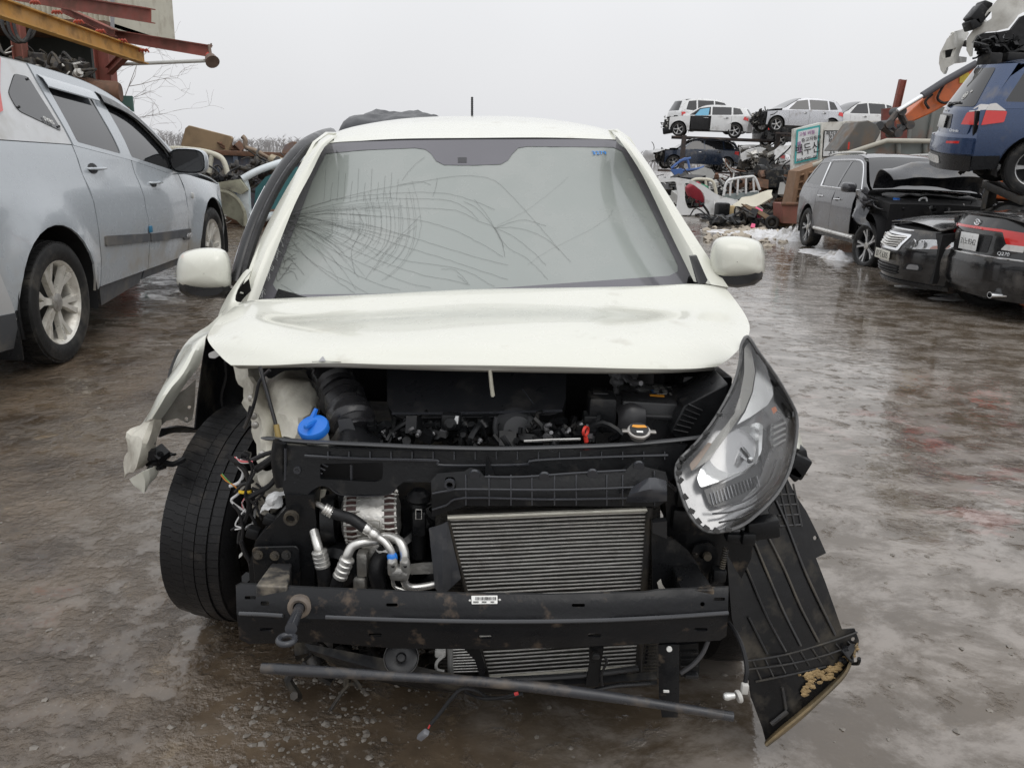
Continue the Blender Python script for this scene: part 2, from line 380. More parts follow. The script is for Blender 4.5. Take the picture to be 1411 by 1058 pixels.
# loose grit and stones trodden into the mud near the car
def stones(name, n, place, smin, smax, m, seed, kind='stuff', squash=.6):
    g = random.Random(seed); mb = MB()
    for i in range(n):
        p = place(g); s = smin+(smax-smin)*g.random()**3
        vs = []
        for d in ((1, 0, 0), (-1, 0, 0), (0, 1, 0), (0, -1, 0), (0, 0, 1), (.7, .7, .5), (-.7, .6, .4), (.5, -.8, .5), (-.6, -.6, .6)):
            vs.append(Vector(d)*s*g.uniform(.6, 1.2))
        a = g.uniform(0, 6.3); rm = Matrix.Rotation(a, 3, 'Z')
        vs = [rm @ Vector((v.x*1.2, v.y, v.z*squash)) + Vector(p) for v in vs]
        bm = bmesh.new(); bv = [bm.verts.new(v) for v in vs]; r = bmesh.ops.convex_hull(bm, input=bv)
        bm.verts.index_update(); used = [v for v in bm.verts if v.link_faces]
        ix = {v: k for k, v in enumerate(used)}
        mb.add([v.co.copy() for v in used], [tuple(ix[v] for v in f.verts) for f in bm.faces]); bm.free()
    return tag(build(mb, name, m, smooth=False), kind=kind)
gritm = mat('wet grit', (.2, .18, .155), .4, var=.5, scale=3)
def gp(g):
    if g.random() < .62:
        q = G(g.gauss(425, 75), g.gauss(985, 60)); return (q.x, q.y, 0)
    q = G(g.uniform(-100, 1411), g.uniform(560, 1100)); return (q.x, q.y, 0)
tag(stones('gravel', 620, gp, .0025, .0105, gritm, 3), 'wet grit and small stones trodden into the mud', 'gravel')
# ------------------------------------------------------------------ the wrecked cream hatchback
MQ = (-.007, 1.368, 0, R(-86.53), 1., R(-1.29), R(2.75))
def CF(a, b, h):
    """car frame: a to the picture's right, b back from the nose, h up"""
    x, y, z = -b, a, h
    cp, s = math.cos(MQ[5]), math.sin(MQ[5]); x, z = x*cp-z*s, x*s+z*cp
    cr, s = math.cos(MQ[6]), math.sin(MQ[6]); y, z = y*cr-z*s, y*s+z*cr
    c, s = math.cos(MQ[3]), math.sin(MQ[3])
    return Vector((MQ[0]+c*x-s*y, MQ[1]+s*x+c*y, z))
CARL = (-.08, 2.9, 0)
car = thing('wrecked_hatchback', 'cream hatchback with its front end torn off, engine bay open and windscreen cracked', 'car', CARL)
def part(mb, name, m, **k): return build(mb, name, m, k.pop('parent', car), world=True, **k)

# --- windscreen surface in photo outline, with real rake (2.4 m at the cowl, 3.1 m at the roof) and barrel curve
def wsY(px, py):
    t = (410-py)/215.; y = 2.43+.62*t
    c = (px-652)/(300-95*t); return y+.16*c*c*(.9+.2*t)
def WS(off=0.):
    return lambda px, py: P(px, py, wsY(px, py)-off)
wsout = [(443, 200), (470, 196.5), (560, 193.5), (650, 192.5), (760, 192), (830, 192.5), (857, 195), (885, 240), (925, 318), (962, 392), (880, 400), (760, 404), (640, 407), (500, 412), (420, 415), (353, 418), (380, 345), (412, 270)]
inner = [(449, 212), (500, 207), (572, 204), (586, 206), (594, 212), (601, 222), (612, 227.5), (650, 228), (690, 226.5), (700, 221), (706, 212), (714, 204), (726, 202), (845, 203), (857, 209), (872, 238), (905, 304), (934, 366), (934, 374), (922, 380), (824, 387), (700, 396), (600, 402), (505, 405), (398, 406), (381, 400), (376, 392), (400, 330), (430, 250)]
wsm = mat('misted windscreen glass', (.285, .31, .295), .12, var=.05, scale=2.2, coat=.4, rvar=.05, dirt=(.33, .345, .33), damt=.3, dscale=2.5)
frit = mat('dark glass border', (.125, .122, .138), .12, var=.08, coat=.5, rvar=.04)
ws = part(MB().panel(wsout, WS(), 26), 'windscreen', wsm)
part(MB().panel(wsout, WS(.003), 20, [inner]), 'glass_border', frit, parent=ws)
part(MB().panel([(631, 217), (643, 217), (643, 224), (631, 224)], WS(.005), 20), 'sensor_pad', mat('sensor grey', (.05, .05, .055), .4), parent=ws)

# cracks: hair lines fanning from the blow at the lower pillar, as fine raised ridges on the glass
crk = mat('crack line', (.10, .105, .10), .5); crw = mat('crushed glass edge', (.72, .74, .73), .4)
g = random.Random(11); cm = MB()
def zc(x, y): return (330+x/3.527, 130+y/3.527)
def crack(pts, r=.0006, jit=.5, mb=None, n=7):
    q = crom([Vector((p[0], p[1], 0)) for p in pts], n); out = []
    for i, p in enumerate(q):
        j = 0 if i in (0, len(q)-1) else jit
        out.append(WS(.0035)(p.x+g.gauss(0, j*.5), p.y+g.gauss(0, j*.5)))
    (mb or cm).tube(out, r, 4, caps=False)
for pts in (
    [(235, 585), (400, 530), (640, 468), (860, 430), (1010, 403), (1130, 396), (1230, 415), (1305, 475), (1420, 600), (1560, 760), (1610, 815)],
    [(240, 580), (450, 515), (640, 490), (820, 478), (980, 480), (1100, 505), (1240, 560)],
    [(235, 592), (420, 545), (640, 508), (830, 508), (1010, 515), (1110, 560), (1160, 610)],
    [(235, 595), (450, 560), (640, 548), (860, 553), (1050, 565), (1160, 615), (1240, 650), (1285, 740)],
    [(230, 600), (430, 580), (640, 590), (860, 610), (1040, 660), (1180, 730), (1280, 790)],
    [(225, 605), (430, 610), (640, 640), (820, 690), (1000, 745), (1180, 800), (1305, 830)],
    [(222, 610), (400, 625), (600, 670), (800, 740), (1000, 800), (1150, 850), (1305, 900)],
    [(220, 615), (380, 650), (580, 720), (780, 800), (960, 830), (1100, 860), (1240, 935)],
    [(218, 620), (360, 670), (560, 760), (740, 830), (900, 880), (1010, 900), (1120, 925)],
    [(215, 628), (330, 690), (500, 780), (660, 850), (800, 910), (930, 940)],
    [(212, 632), (300, 700), (440, 800), (560, 870), (680, 925), (780, 950)],
    [(210, 640), (280, 740), (380, 840), (470, 905), (560, 965)],
    [(210, 650), (300, 770), (410, 850), (520, 910), (625, 968)],
    [(1240, 650), (1310, 625), (1390, 610), (1490, 640)], [(1240, 650), (1350, 650), (1470, 690), (1560, 760)],
    [(1240, 650), (1330, 690), (1430, 770), (1490, 830)], [(1240, 650), (1275, 720), (1290, 790)], [(1240, 650), (1300, 740), (1400, 800), (1500, 900)],
    [(1240, 650), (1160, 560), (1090, 520)], [(1240, 650), (1205, 590), (1140, 510)],
    [(1400, 830), (1500, 760), (1700, 660), (1790, 600), (1815, 560)], [(1250, 640), (1400, 560), (1520, 470), (1600, 400)],
    [(960, 405), (955, 450), (940, 495)], [(900, 305), (850, 345), (810, 390), (790, 420)], [(770, 440), (870, 425), (930, 440)],
    [(880, 590), (780, 690), (690, 790), (610, 900)], [(860, 640), (740, 740), (650, 860)],
    [(1060, 880), (1110, 920), (1050, 855), (980, 850)], [(560, 550), (600, 640), (545, 760), (560, 870)]):
    crack([zc(*p) for p in pts], .00018 if pts[0][0] >= 1250 else .00033, .55)
for i in range(34):                                   # dense fan near the blow
    a = R(-24+i*2.05+g.uniform(-1, 1)); L = g.uniform(220, 620); x0, y0 = 222+g.uniform(0, 25), 600+g.uniform(-25, 40)
    pts = [(x0, y0)]
    for k in range(1, 5):
        t = k/4; aa = a+R(13)*t*(1 if a > 0 else .9); pts.append((x0+L*t*math.cos(aa), y0+L*t*math.sin(aa)*.75))
    crack([zc(*p) for p in pts], .00024, .5, n=5)
for i in range(30):                                   # arcs crossing the fan
    t = i/29; r0 = 230+t*430+g.uniform(-12, 12); a0 = R(g.uniform(-22, -4)); a1 = R(g.uniform(20, 44))
    crack([zc(215+r0*math.cos(a0+(a1-a0)*k/4), 600+r0*.78*math.sin(a0+(a1-a0)*k/4)+30*math.sin(k)) for k in range(5)], .00024, .5, n=4)
for i in range(26):                                   # splinters down the pillar side
    x, y = 165+g.uniform(-5, 60), g.uniform(650, 950)
    crack([zc(x, y), zc(x+g.uniform(10, 60), y+g.uniform(-50, 40)), zc(x+g.uniform(40, 110), y+g.uniform(-80, 60))], .00045, .6, n=4)
for i in range(12):
    x = 420+i*32; crack([zc(x, 390+g.uniform(-30, 40)), zc(x-6, 470), zc(x-10, 520)], .0003, .3, n=4)
part(cm, 'crack_lines', crk, parent=ws, smooth=False)
cw = MB()
for i in range(40):
    t = g.random(); x, y = 205-t*110+g.uniform(-6, 10), 640+t*330
    crack([zc(x, y), zc(x+g.uniform(-14, 14), y+g.uniform(8, 26)), zc(x+g.uniform(-20, 22), y+g.uniform(20, 50))], .0008, .8, cw, 3)
part(cw, 'shattered_edge', crw, parent=ws, smooth=False)
bl = mat('blue marker', (.04, .28, .75), .6)
a, b_, c_ = WS(.006)(826, 211), WS(.006)(843, 211), WS(.006)(826, 200)
textmesh('3279', .026, bl, 'marker_writing', ws, ROOTM[car.name].inverted() @ frame(a, b_-a, c_-a), 1.25)

# --- roof, from the glass back to the tailgate
def rrow(pts): return [P(*p) for p in pts]
xs_ = (444, 470, 520, 580, 650, 720, 780, 830, 857)
top0 = [(x, y) for x, y in zip(xs_, (199, 195.5, 193.6, 192.4, 191.6, 191.4, 191.6, 192, 194.5))]
r0 = [P(x, y, wsY(x, y)+.004) for x, y in top0]
r1 = [P(x, y, yy) for (x, y), yy in zip(((452, 190), (476, 186), (522, 182), (581, 180), (650, 179), (719, 179), (779, 180), (828, 184), (851, 187)), (3.36, 3.3, 3.26, 3.24, 3.23, 3.24, 3.26, 3.3, 3.36))]
r2 = [P(x, y, yy) for (x, y), yy in zip(((463, 183), (486, 175), (526, 168.5), (584, 165.5), (650, 164.5), (716, 165), (772, 168), (818, 174), (838, 180)), (3.62, 3.56, 3.53, 3.52, 3.52, 3.52, 3.53, 3.56, 3.62))]
r3 = [CF(.57*(-1+2*i/8), 2.75, 1.515-.08*abs(-1+2*i/8)**3) for i in range(9)]
r4 = [CF(.55*(-1+2*i/8), 3.48, 1.43-.06*abs(-1+2*i/8)**3) for i in range(9)]
part(MB().loft([r0, r1, r2, r3, r4], 4, 6), 'roof_panel', cream, solid=.012, ang=60)
ax = CF(0, 3.4, 1.46)
an = MB(); q0 = P(650.5, 168, 4.72); q1 = P(650.5, 135, 4.85); an.tube([q0+(q1-q0)*(i/24) for i in range(25)], [.006 if i % 2 else .0075 for i in range(25)], 8); an.lathe([(-.03, .03), (0, .026), (.03, .012), (.035, 0)], q0, (0, 0, 1), 14)
part(an, 'roof_aerial', blackp)
# --- screen pillars
def strip(pl, pr, name, m, y0, y1, push=0., **k):
    n = len(pl); rows = []
    for i in range(n):
        t = i/(n-1); y = y0+(y1-y0)*t+push
        rows.append([P(*pl[i], y+.03), P((pl[i][0]+pr[i][0])/2, (pl[i][1]+pr[i][1])/2, y-.02), P(*pr[i], y)])
    return part(MB().loft(rows, 3, 4), name, m, **k)
strip([(322, 424), (352, 345), (378, 290), (408, 238), (434, 200), (452, 186)], [(352, 424), (381, 345), (407, 280), (428, 240), (447, 203), (466, 187)], 'windscreen_pillar', cream, 2.47, 3.12, .015, solid=.02)
strip([(956, 388), (922, 318), (886, 243), (856, 196), (843, 181)], [(1004, 396), (952, 318), (912, 255), (882, 210), (858, 184)], 'windscreen_pillar', cream, 2.47, 3.12, .015, solid=.02)
sl_ = MB()
for pts in ([(353, 415), (381, 343), (411, 270), (442, 200)], [(963, 390), (926, 318), (886, 240), (857, 194)]):
    sl_.tube(crom([P(x, y, wsY(x, y)+.002) for x, y in pts], 5), .006, 6)
sl_.tube(crom([P(x, y, wsY(x, y)+.002) for x, y in ((443, 200), (540, 193.5), (650, 192), (760, 191.5), (857, 194.5))], 5), .0045, 6)
part(sl_, 'screen_seal', blackp)
# corner patch of black trim at the foot of the picture-right pillar, and roof ditch mouldings
part(MB().prism([P(951, 353, 2.44), P(960, 352, 2.44), P(975, 386, 2.40), P(972, 391, 2.40), P(962, 391, 2.40)], (0, .02, 0)), 'pillar_trim', satin)
# --- the passenger door left ajar: black window frame and seal curving beside the pillar, door skin below
df = MB(); df.tube(crom([P(x, y, yy) for x, y, yy in ((326, 392, 2.62), (342, 335, 2.72), (362, 285, 2.84), (388, 238, 3.0), (415, 205, 3.2), (440, 189, 3.5), (456, 184, 3.9))], 6), .026, 10)
dr = part(df, 'door_window_frame', satin)
ds = MB(); ds.tube(crom([P(x, y, yy) for x, y, yy in ((331, 396, 2.56), (349, 335, 2.66), (369, 285, 2.78), (394, 240, 2.93), (420, 207, 3.12))], 6), .013, 8)
part(ds, 'door_seal', rubberw, parent=dr)
ck = MB(); ck.tube(crom([P(x, y, yy) for x, y, yy in ((322, 372, 2.68), (331, 340, 2.72), (349, 292, 2.84), (366, 258, 2.95))], 6), .006, 6)
part(ck, 'chrome_edge', chrome, parent=dr)

# --- body sides and tail (hidden from here, but the car is whole)
def sideP(sg, off=0.):
    def f(b, h):
        w = slerp([(.2, .74), (.5, .79), (.8, .795), (.98, .765), (1.45, .58)], h)*lerp([(1.0, .985), (1.6, 1.), (2.8, 1.), (3.5, .93)], b)
        return CF(sg*(w+off), b, h)
    return f
def arch(cx, cz, r, a0=180, a1=0, n=12): return [(cx+r*math.cos(R(a0+(a1-a0)*i/n)), cz+r*math.sin(R(a0+(a1-a0)*i/n))) for i in range(n+1)]
for sg in (-1, 1):
    sd = [(1.22, .22), (1.22, .95), (1.72, .97), (3.3, 1.02), (3.52, 1.0), (3.56, .35)]+[(p[0], max(p[1], .24)) for p in arch(3.05, .3, .31, 0, 180)]+[(2.7, .22)]
    bs = part(MB().panel(sd, sideP(sg), .14), 'body_side', cream, solid=.015)
    for ws_ in ([(1.42, 1.0), (2.12, 1.01), (2.1, 1.37), (1.86, 1.36)], [(2.2, 1.01), (2.86, 1.04), (2.75, 1.38), (2.17, 1.38)]):
        part(MB().panel(roundc(ws_, .04), sideP(sg, .004), .1), 'side_window', tint, parent=bs)
    gh = [(1.2, .955), (1.74, 1.415), (1.95, 1.45), (3.2, 1.45), (3.5, 1.0)]
    part(MB().panel(gh, sideP(sg), .1), 'window_surround', cream, parent=bs, solid=.01)
tl = MB().loft([[CF(-.72, 3.55, .3), CF(0, 3.6, .3), CF(.72, 3.55, .3)], [CF(-.74, 3.54, .7), CF(0, 3.6, .7), CF(.74, 3.54, .7)], [CF(-.7, 3.48, 1.0), CF(0, 3.55, 1.0), CF(.7, 3.48, 1.0)], [CF(-.56, 3.42, 1.4), CF(0, 3.48, 1.44), CF(.56, 3.42, 1.4)]], 4, 4)
part(tl, 'tailgate', cream, solid=.02)
fl = MB(); fl.grid([[CF(a, b, .24) for a in (-.66, 0, .66)] for b in (1.1, 2.3, 3.5)]); fl.grid([[CF(a, 1.05+.06*abs(a), h) for a in (-.72, 0, .72)] for h in (.2, .6, .94)])
part(fl, 'floor_and_bulkhead', dark, solid=.02)
ut = MB(); ut.loft([[CF(-.5, .3, .3), CF(0, .28, .28), CF(.5, .3, .3)], [CF(-.55, .6, .22), CF(0, .6, .15), CF(.55, .6, .17)], [CF(-.6, 1.2, .2), CF(0, 1.2, .18), CF(.6, 1.2, .2)]]); part(ut, 'dark_underside', blackd, solid=.01)  # dark sheet added so the gap below the radiator reads as shade
ib = MB(); ib.loft([[CF(-.66, 1.2, .93), CF(0, 1.16, .95), CF(.66, 1.2, .93)], [CF(-.66, 1.5, .98), CF(0, 1.48, 1.0), CF(.66, 1.5, .98)], [CF(-.62, 1.62, .8), CF(0, 1.6, .82), CF(.62, 1.62, .8)]])
part(ib, 'dashboard', blackp)

# --- wheels
TYRES = {}
def tyre_prof(r, w, rr):
    h = w/2; return [(-h*.82, rr), (-h*.98, rr+(r-rr)*.25), (-h, rr+(r-rr)*.55), (-h*.93, r-.022), (-h*.8, r-.006), (-h*.4, r), (h*.4, r), (h*.8, r-.006), (h*.93, r-.022), (h, rr+(r-rr)*.55), (h*.98, rr+(r-rr)*.25), (h*.82, rr)]
def tread(mb, c, ax, r, w, nb=44, rows=5, h=.007, cov=.86, rk=.44):
    """rows of tread blocks standing proud of the carcass"""
    ax = Vector(ax).normalized(); e1 = ax.orthogonal().normalized(); e2 = ax.cross(e1); c = Vector(c)
    rw = w*.9/rows
    for i in range(rows):
        x = -w*.45+rw*(i+.5); edge = abs(i-(rows-1)/2)/((rows-1)/2)
        rr = r-.004*edge**2*1.6
        for k in range(nb):
            a0 = 2*math.pi*(k+.08+.35*(i % 2))/nb; a1 = a0+2*math.pi*cov/nb; sk = .012*(1 if i < rows/2 else -1)
            vs = []
            for rad in (rr-.004, rr+h):
                for (a, xx) in ((a0, x-rw*rk), (a1, x-rw*rk), (a1+sk, x+rw*rk), (a0+sk, x+rw*rk)):
                    vs.append(c+ax*xx+(e1*math.cos(a)+e2*math.sin(a))*rad)
            mb.add(vs, [(4, 5, 6, 7), (0, 1, 5, 4), (1, 2, 6, 5), (2, 3, 7, 6), (3, 0, 4, 7)])
wc = P(338, 690, 2.2); wax = (Vector((.985, -.15, -.07))).normalized(); wc.z = .323
tm = MB(); tm.lathe([(x, rr-(.007 if rr > .25 else 0)) for x, rr in tyre_prof(.325, .205, .21)], wc, wax, 56); tread(tm, wc, wax, .320, .19, 84, 5, .0055, .95, .47)
tw = part(tm, 'front_tyre', rubberw)
rm_ = MB(); rm_.lathe([(-.085, .212), (-.08, .198), (.02, .185), (.07, .19), (.088, .212)], wc, wax, 40); rm_.lathe([(.0, .188), (.005, .12), (-.02, .06), (-.02, 0)], wc, wax, 40)
part(rm_, 'rim', grease, parent=tw)
hb = MB(); hb.lathe([(.02, .13), (.025, .12), (.03, .05), (.1, .045), (.14, .03), (.14, 0)], wc, wax, 24); hb.tube([wc+wax*.1, wc+wax*.25+Vector((0, .02, -.02)), wc+wax*.55+Vector((0, -.02, -.02))], .014, 8)
hb.tube([wc+wax*.12+Vector((0, 0, -.1)), wc+wax*.5+Vector((0, .05, -.07))], .02, 8); part(hb, 'hub_and_drive_shaft', grease, parent=tw)
for a, b in ((.70, .68), (-.70, 3.05), (.70, 3.05)):
    c = CF(a, b, .28); c.z = .283
    t_ = MB(); t_.lathe(tyre_prof(.283, .17, .19), c, (1, .06, 0), 40); tt = part(t_, 'rear_tyre' if b > 1 else 'front_tyre', rubberw)
    t_ = MB(); sg = 1 if a > 0 else -1
    t_.lathe([(-.07*sg, .19), (0, .17), (.05*sg, .175), (.075*sg, .192)], c, (1, .06, 0), 32); t_.lathe([(.06*sg, .17), (.055*sg, .08), (.075*sg, .05), (.075*sg, 0)], c, (1, .06, 0), 32)
    part(t_, 'rim', alu, parent=tt)
# --- bonnet: buckled sheet, popped up at the front, folded near its back edge
def rowP(pts): return [P(*p) for p in pts]
hd = MB().loft([
    rowP([(318, 503, 1.82), (375, 503, 1.76), (445, 500, 1.73), (540, 502, 1.70), (650, 503, 1.69), (770, 505, 1.69), (880, 508, 1.72), (950, 508, 1.77), (988, 505, 1.83)]),
    rowP([(305, 492, 1.86), (375, 494, 1.78), (445, 492, 1.745), (540, 494, 1.72), (650, 495, 1.71), (770, 497, 1.71), (880, 499, 1.74), (955, 498, 1.80), (1005, 494, 1.88)]),
    rowP([(287, 470, 1.94), (352, 473, 1.86), (440, 473, 1.82), (540, 473, 1.79), (650, 473, 1.78), (770, 474, 1.79), (880, 474, 1.82), (965, 472, 1.9), (1024, 474, 1.99)]),
    rowP([(289, 456, 2.03), (345, 448, 1.99), (420, 447, 1.99), (540, 444, 1.97), (650, 441, 1.96), (770, 441, 1.96), (880, 444, 1.98), (970, 446, 2.05), (1033, 455, 2.1)]),
    rowP([(303, 438, 2.14), (345, 433, 2.10), (410, 436, 2.12), (540, 430, 2.13), (650, 425, 2.13), (770, 424, 2.13), (880, 425, 2.15), (975, 424, 2.2), (1027, 434, 2.22)]),
    rowP([(324, 422, 2.28), (352, 416, 2.25), (412, 413, 2.26), (530, 407, 2.27), (650, 401, 2.28), (770, 399, 2.28), (880, 397, 2.29), (960, 394, 2.32), (1004, 402, 2.36)]),
    rowP([(330, 418, 2.33), (354, 413, 2.30), (412, 410, 2.31), (530, 405, 2.33), (650, 399, 2.34), (770, 397, 2.34), (880, 395, 2.34), (958, 392, 2.36), (996, 397, 2.4)])], 6, 6)
bonnet = part(hd, 'bonnet', cream, solid=.004, ang=50)
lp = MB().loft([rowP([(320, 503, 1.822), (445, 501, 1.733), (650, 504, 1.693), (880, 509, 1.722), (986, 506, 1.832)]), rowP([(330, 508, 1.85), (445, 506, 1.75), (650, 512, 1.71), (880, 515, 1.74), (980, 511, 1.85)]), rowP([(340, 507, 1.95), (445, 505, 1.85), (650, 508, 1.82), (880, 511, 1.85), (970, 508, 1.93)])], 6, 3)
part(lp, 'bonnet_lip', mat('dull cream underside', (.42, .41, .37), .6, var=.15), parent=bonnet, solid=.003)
ub = MB().loft([rowP([(345, 506, 1.9), (650, 507, 1.8), (965, 508, 1.9)]), rowP([(330, 470, 2.2), (650, 462, 2.1), (990, 465, 2.2)]), rowP([(345, 425, 2.35), (650, 410, 2.34), (985, 408, 2.4)])])
part(ub, 'bonnet_underside', dark, parent=bonnet)
ch = MB(); ch.add([P(x, y, yy) for x, y, yy in ((439, 497.5, 1.728), (442, 493.5, 1.736), (445, 490.5, 1.742), (447, 494, 1.735), (449, 497.5, 1.728))], [(0, 1, 2, 3, 4)]); part(ch, 'chipped_paint', mat('bare metal chip', (.35, .35, .36), .5), parent=bonnet)
cr_ = MB()
for pts in ([(430, 498.5, 1.73), (440, 498, 1.727), (452, 498, 1.726), (470, 499, 1.722)],): cr_.tube([P(*p) for p in pts], .0006, 4)
part(cr_, 'paint_crack', ink, parent=bonnet)

# --- mirrors
def mirror(cx, cy, sg, y, s):
    """cream cap over a black lower shell, on a stalk"""
    out = [(-37, -14), (-30, -28), (-5, -35), (24, -34), (35, -22), (38, 4), (34, 22), (0, 24), (-34, 18), (-38, 2)]
    out = [(sg*x*-1 if sg > 0 else x, z) for x, z in out]
    def ring(k, dy, sh=0): return [P(cx+x*k, cy+z*k+sh, y+dy) for x, z in [(p.x, p.y) for p in crom([Vector((*q, 0)) for q in out], 3, True)]]
    def close(r): return r+[r[0]]
    mb = MB().grid([close(ring(k, d)) for k, d in ((.015, -.0752), (.12, -.075), (.3, -.0738), (.48, -.0705), (.64, -.064), (.78, -.0525), (.89, -.036), (.96, -.016), (1, .012), (.98, .05), (.93, .07))])
    m = part(mb, 'door_mirror', cream)
    lo = [(-36, 12), (0, 19), (36, 16), (37, 24), (28, 32), (0, 36), (-24, 32), (-34, 24)]; lo = [(sg*x*-1 if sg > 0 else x, z) for x, z in lo]
    def rg(k, dy): return close([P(cx+x*k, cy+22+(z-22)*k, y+dy) for x, z in lo])
    part(MB().grid([rg(.05, -.05), rg(.7, -.05), rg(.95, -.03), rg(1.0, .0), rg(.97, .07), rg(.6, .075)]), 'lower_shell', satin, parent=m)
    gl = ring(.86, .064); part(MB().prism(gl, (0, .004, 0)), 'mirror_glass', tint, parent=m)
    st = MB(); st.tube([P(cx-sg*18, cy+26, y+.02), P(cx-sg*45, cy+28, y+.03), P(cx-sg*66, cy+24, y+.05)], [.03, .03, .035], 10, flat=.6); part(st, 'stalk', satin, parent=m)
mirror(281, 377, -1, 2.56, 1); mirror(1016, 361, 1, 2.56, 1)

# --- crumpled wing on the picture's left
wing = MB().loft([
    rowP([(321, 418, 2.42), (336, 421, 2.38), (326, 436, 2.3)]), rowP([(292, 443, 2.36), (306, 446, 2.3), (300, 452, 2.27)]),
    rowP([(262, 466, 2.28), (275, 466, 2.2), (284, 463, 2.2)]), rowP([(246, 486, 2.22), (263, 484, 2.11), (280, 482, 2.14)]),
    rowP([(234, 509, 2.17), (252, 508, 2.05), (273, 508, 2.1)]), rowP([(211, 553, 2.07), (226, 542, 1.94), (250, 538, 2.03)]),
    rowP([(193, 588, 1.98), (207, 580, 1.88), (221, 578, 1.95)])], 4, 4)
g = random.Random(5)
wing.v = [tuple(Vector(v)+Vector((noise.noise(Vector(v)*9), noise.noise(Vector(v)*9+Vector((5, 1, 2))), noise.noise(Vector(v)*9+Vector((1, 7, 3)))))*.010) for v in wing.v]
wg = part(wing, 'crumpled_wing', cream, solid=.003, ang=22)
tip = MB().loft([rowP([(193, 587, 1.97), (208, 581, 1.88), (221, 576, 1.94)]), rowP([(177, 597, 1.93), (196, 603, 1.84), (214, 614, 1.9)]), rowP([(173, 630, 1.9), (190, 630, 1.82), (208, 632, 1.88)]), rowP([(171, 658, 1.88), (182, 652, 1.83), (200, 646, 1.87)])], 3, 4)
tip.v = [tuple(Vector(v)+Vector((noise.noise(Vector(v)*23), noise.noise(Vector(v)*21), noise.noise(Vector(v)*25)))*.012) for v in tip.v]
part(tip, 'torn_wing_tip', creamm, parent=wg, solid=.003, ang=15)
t2 = MB().loft([rowP([(178, 660, 1.87), (196, 650, 1.83), (222, 640, 1.88)]), rowP([(184, 668, 1.86), (200, 664, 1.84), (216, 656, 1.88)]), rowP([(192, 674, 1.86), (199, 679, 1.85), (206, 667, 1.88)])], 3, 3)
part(t2, 'torn_wing_flap', cream, parent=wg, solid=.002, ang=15)
fg = MB().panel([(270, 523), (268, 560), (265, 578), (258, 583), (244, 576), (229, 580), (221, 588), (219, 576), (224, 560), (240, 546), (256, 536)], lambda x, y: P(x, y, 2.02+.0012*(x-220)), 9, [[(p[0], p[1]) for p in arch(261, 561, 2.6, 0, 330, 8)], [(p[0]*1, p[1]) for p in arch(257, 577, 2.4, 0, 330, 8)]])
part(fg, 'wing_flange', mat('bare grey metal', (.32, .31, .28), .45, metal=.4, var=.3, scale=12, dirt=(.1, .08, .06), damt=.35, dscale=9), parent=wg, solid=.002)
br = MB(); clutter(br, (0, 0, 0), (1, 1, 1), 16, .012, .03, random.Random(4), lambda c: P(203+c.x*24, 624+c.z*18, 1.86+c.y*.03)); part(br, 'broken_clip', blackp, parent=wg)
ed = MB(); ed.tube(crom([P(x, y, yy) for x, y, yy in ((246, 482, 2.2), (236, 507, 2.15), (231, 530, 2.08), (225, 556, 2.0), (217, 590, 1.93), (212, 612, 1.89))], 4), .004, 5); part(ed, 'torn_edge', ink, parent=wg)
ln = MB().loft([rowP([(284, 466, 2.28), (300, 480, 2.34), (322, 500, 2.35)]), rowP([(278, 500, 2.25), (300, 510, 2.36), (330, 515, 2.38)]), rowP([(272, 545, 2.2), (300, 550, 2.36), (340, 550, 2.4)]), rowP([(267, 592, 2.16), (300, 585, 2.3), (345, 572, 2.4)])], 4, 4)
part(ln, 'wheel_arch_liner', blackd, solid=.004)
l2 = MB().loft([rowP([(222, 590, 2.0), (245, 586, 2.08), (272, 590, 2.18)]), rowP([(218, 602, 1.98), (238, 594, 2.08), (268, 594, 2.2)])], 3, 2); part(l2, 'arch_lip', blackd, solid=.006)
wr_ = MB(); wr_.tube(crom([P(x, y, 2.25) for x, y in ((311, 498), (312, 520), (306, 545), (308, 560), (316, 564))], 5), .006, 6); part(wr_, 'liner_cable', rubberw)
wt = MB().panel(roundc([(287, 487), (296, 483), (304, 489), (296, 494), (288, 493)], 2), lambda x, y: P(x, y, 2.1), 8); part(wt, 'hinge_tab', mat('pale tab', (.6, .6, .58), .5), solid=.003)
# triangle at the foot of the picture-left pillar
tg = MB().loft([rowP([(335, 376, 2.5), (341, 371, 2.5), (346, 373, 2.48)]), rowP([(315, 405, 2.47), (324, 399, 2.44), (331, 392, 2.45)]), rowP([(303, 428, 2.42), (316, 421, 2.38), (324, 413, 2.4)]), rowP([(300, 440, 2.38), (318, 428, 2.34), (334, 417, 2.36)])], 3, 3); part(tg, 'wing_top', cream, solid=.004)
tk = MB().panel([(320, 412), (326, 401), (343, 384), (346, 400), (342, 413), (330, 420)], lambda x, y: P(x, y, 2.5), 10); part(tk, 'quarter_trim', satin)

# --- inner structure on the picture's left: apron, strut tower, seam and damaged steel
def lump(name, m, pts, amp=.012, fr=20, solid=.003, nu=4, nv=4, **k):
    mb = MB().loft([rowP(r) for r in pts], nu, nv)
    mb.v = [tuple(Vector(v)+Vector((noise.noise(Vector(v)*fr), noise.noise(Vector(v)*fr+Vector((3, 3, 3))), noise.noise(Vector(v)*fr+Vector((9, 1, 4)))))*amp) for v in mb.v]
    return part(mb, name, m, solid=solid, ang=28, **k)
lump('strut_tower', creamm, [[(350, 512, 2.1), (376, 518, 2.0), (400, 512, 1.98), (440, 508, 2.05)], [(358, 540, 2.0), (384, 534, 1.9), (410, 530, 1.88), (444, 532, 1.95)], [(362, 568, 1.95), (388, 560, 1.84), (414, 562, 1.83), (440, 566, 1.9)], [(368, 606, 1.88), (390, 600, 1.78), (415, 605, 1.78), (440, 612, 1.85)]], .02, 16)
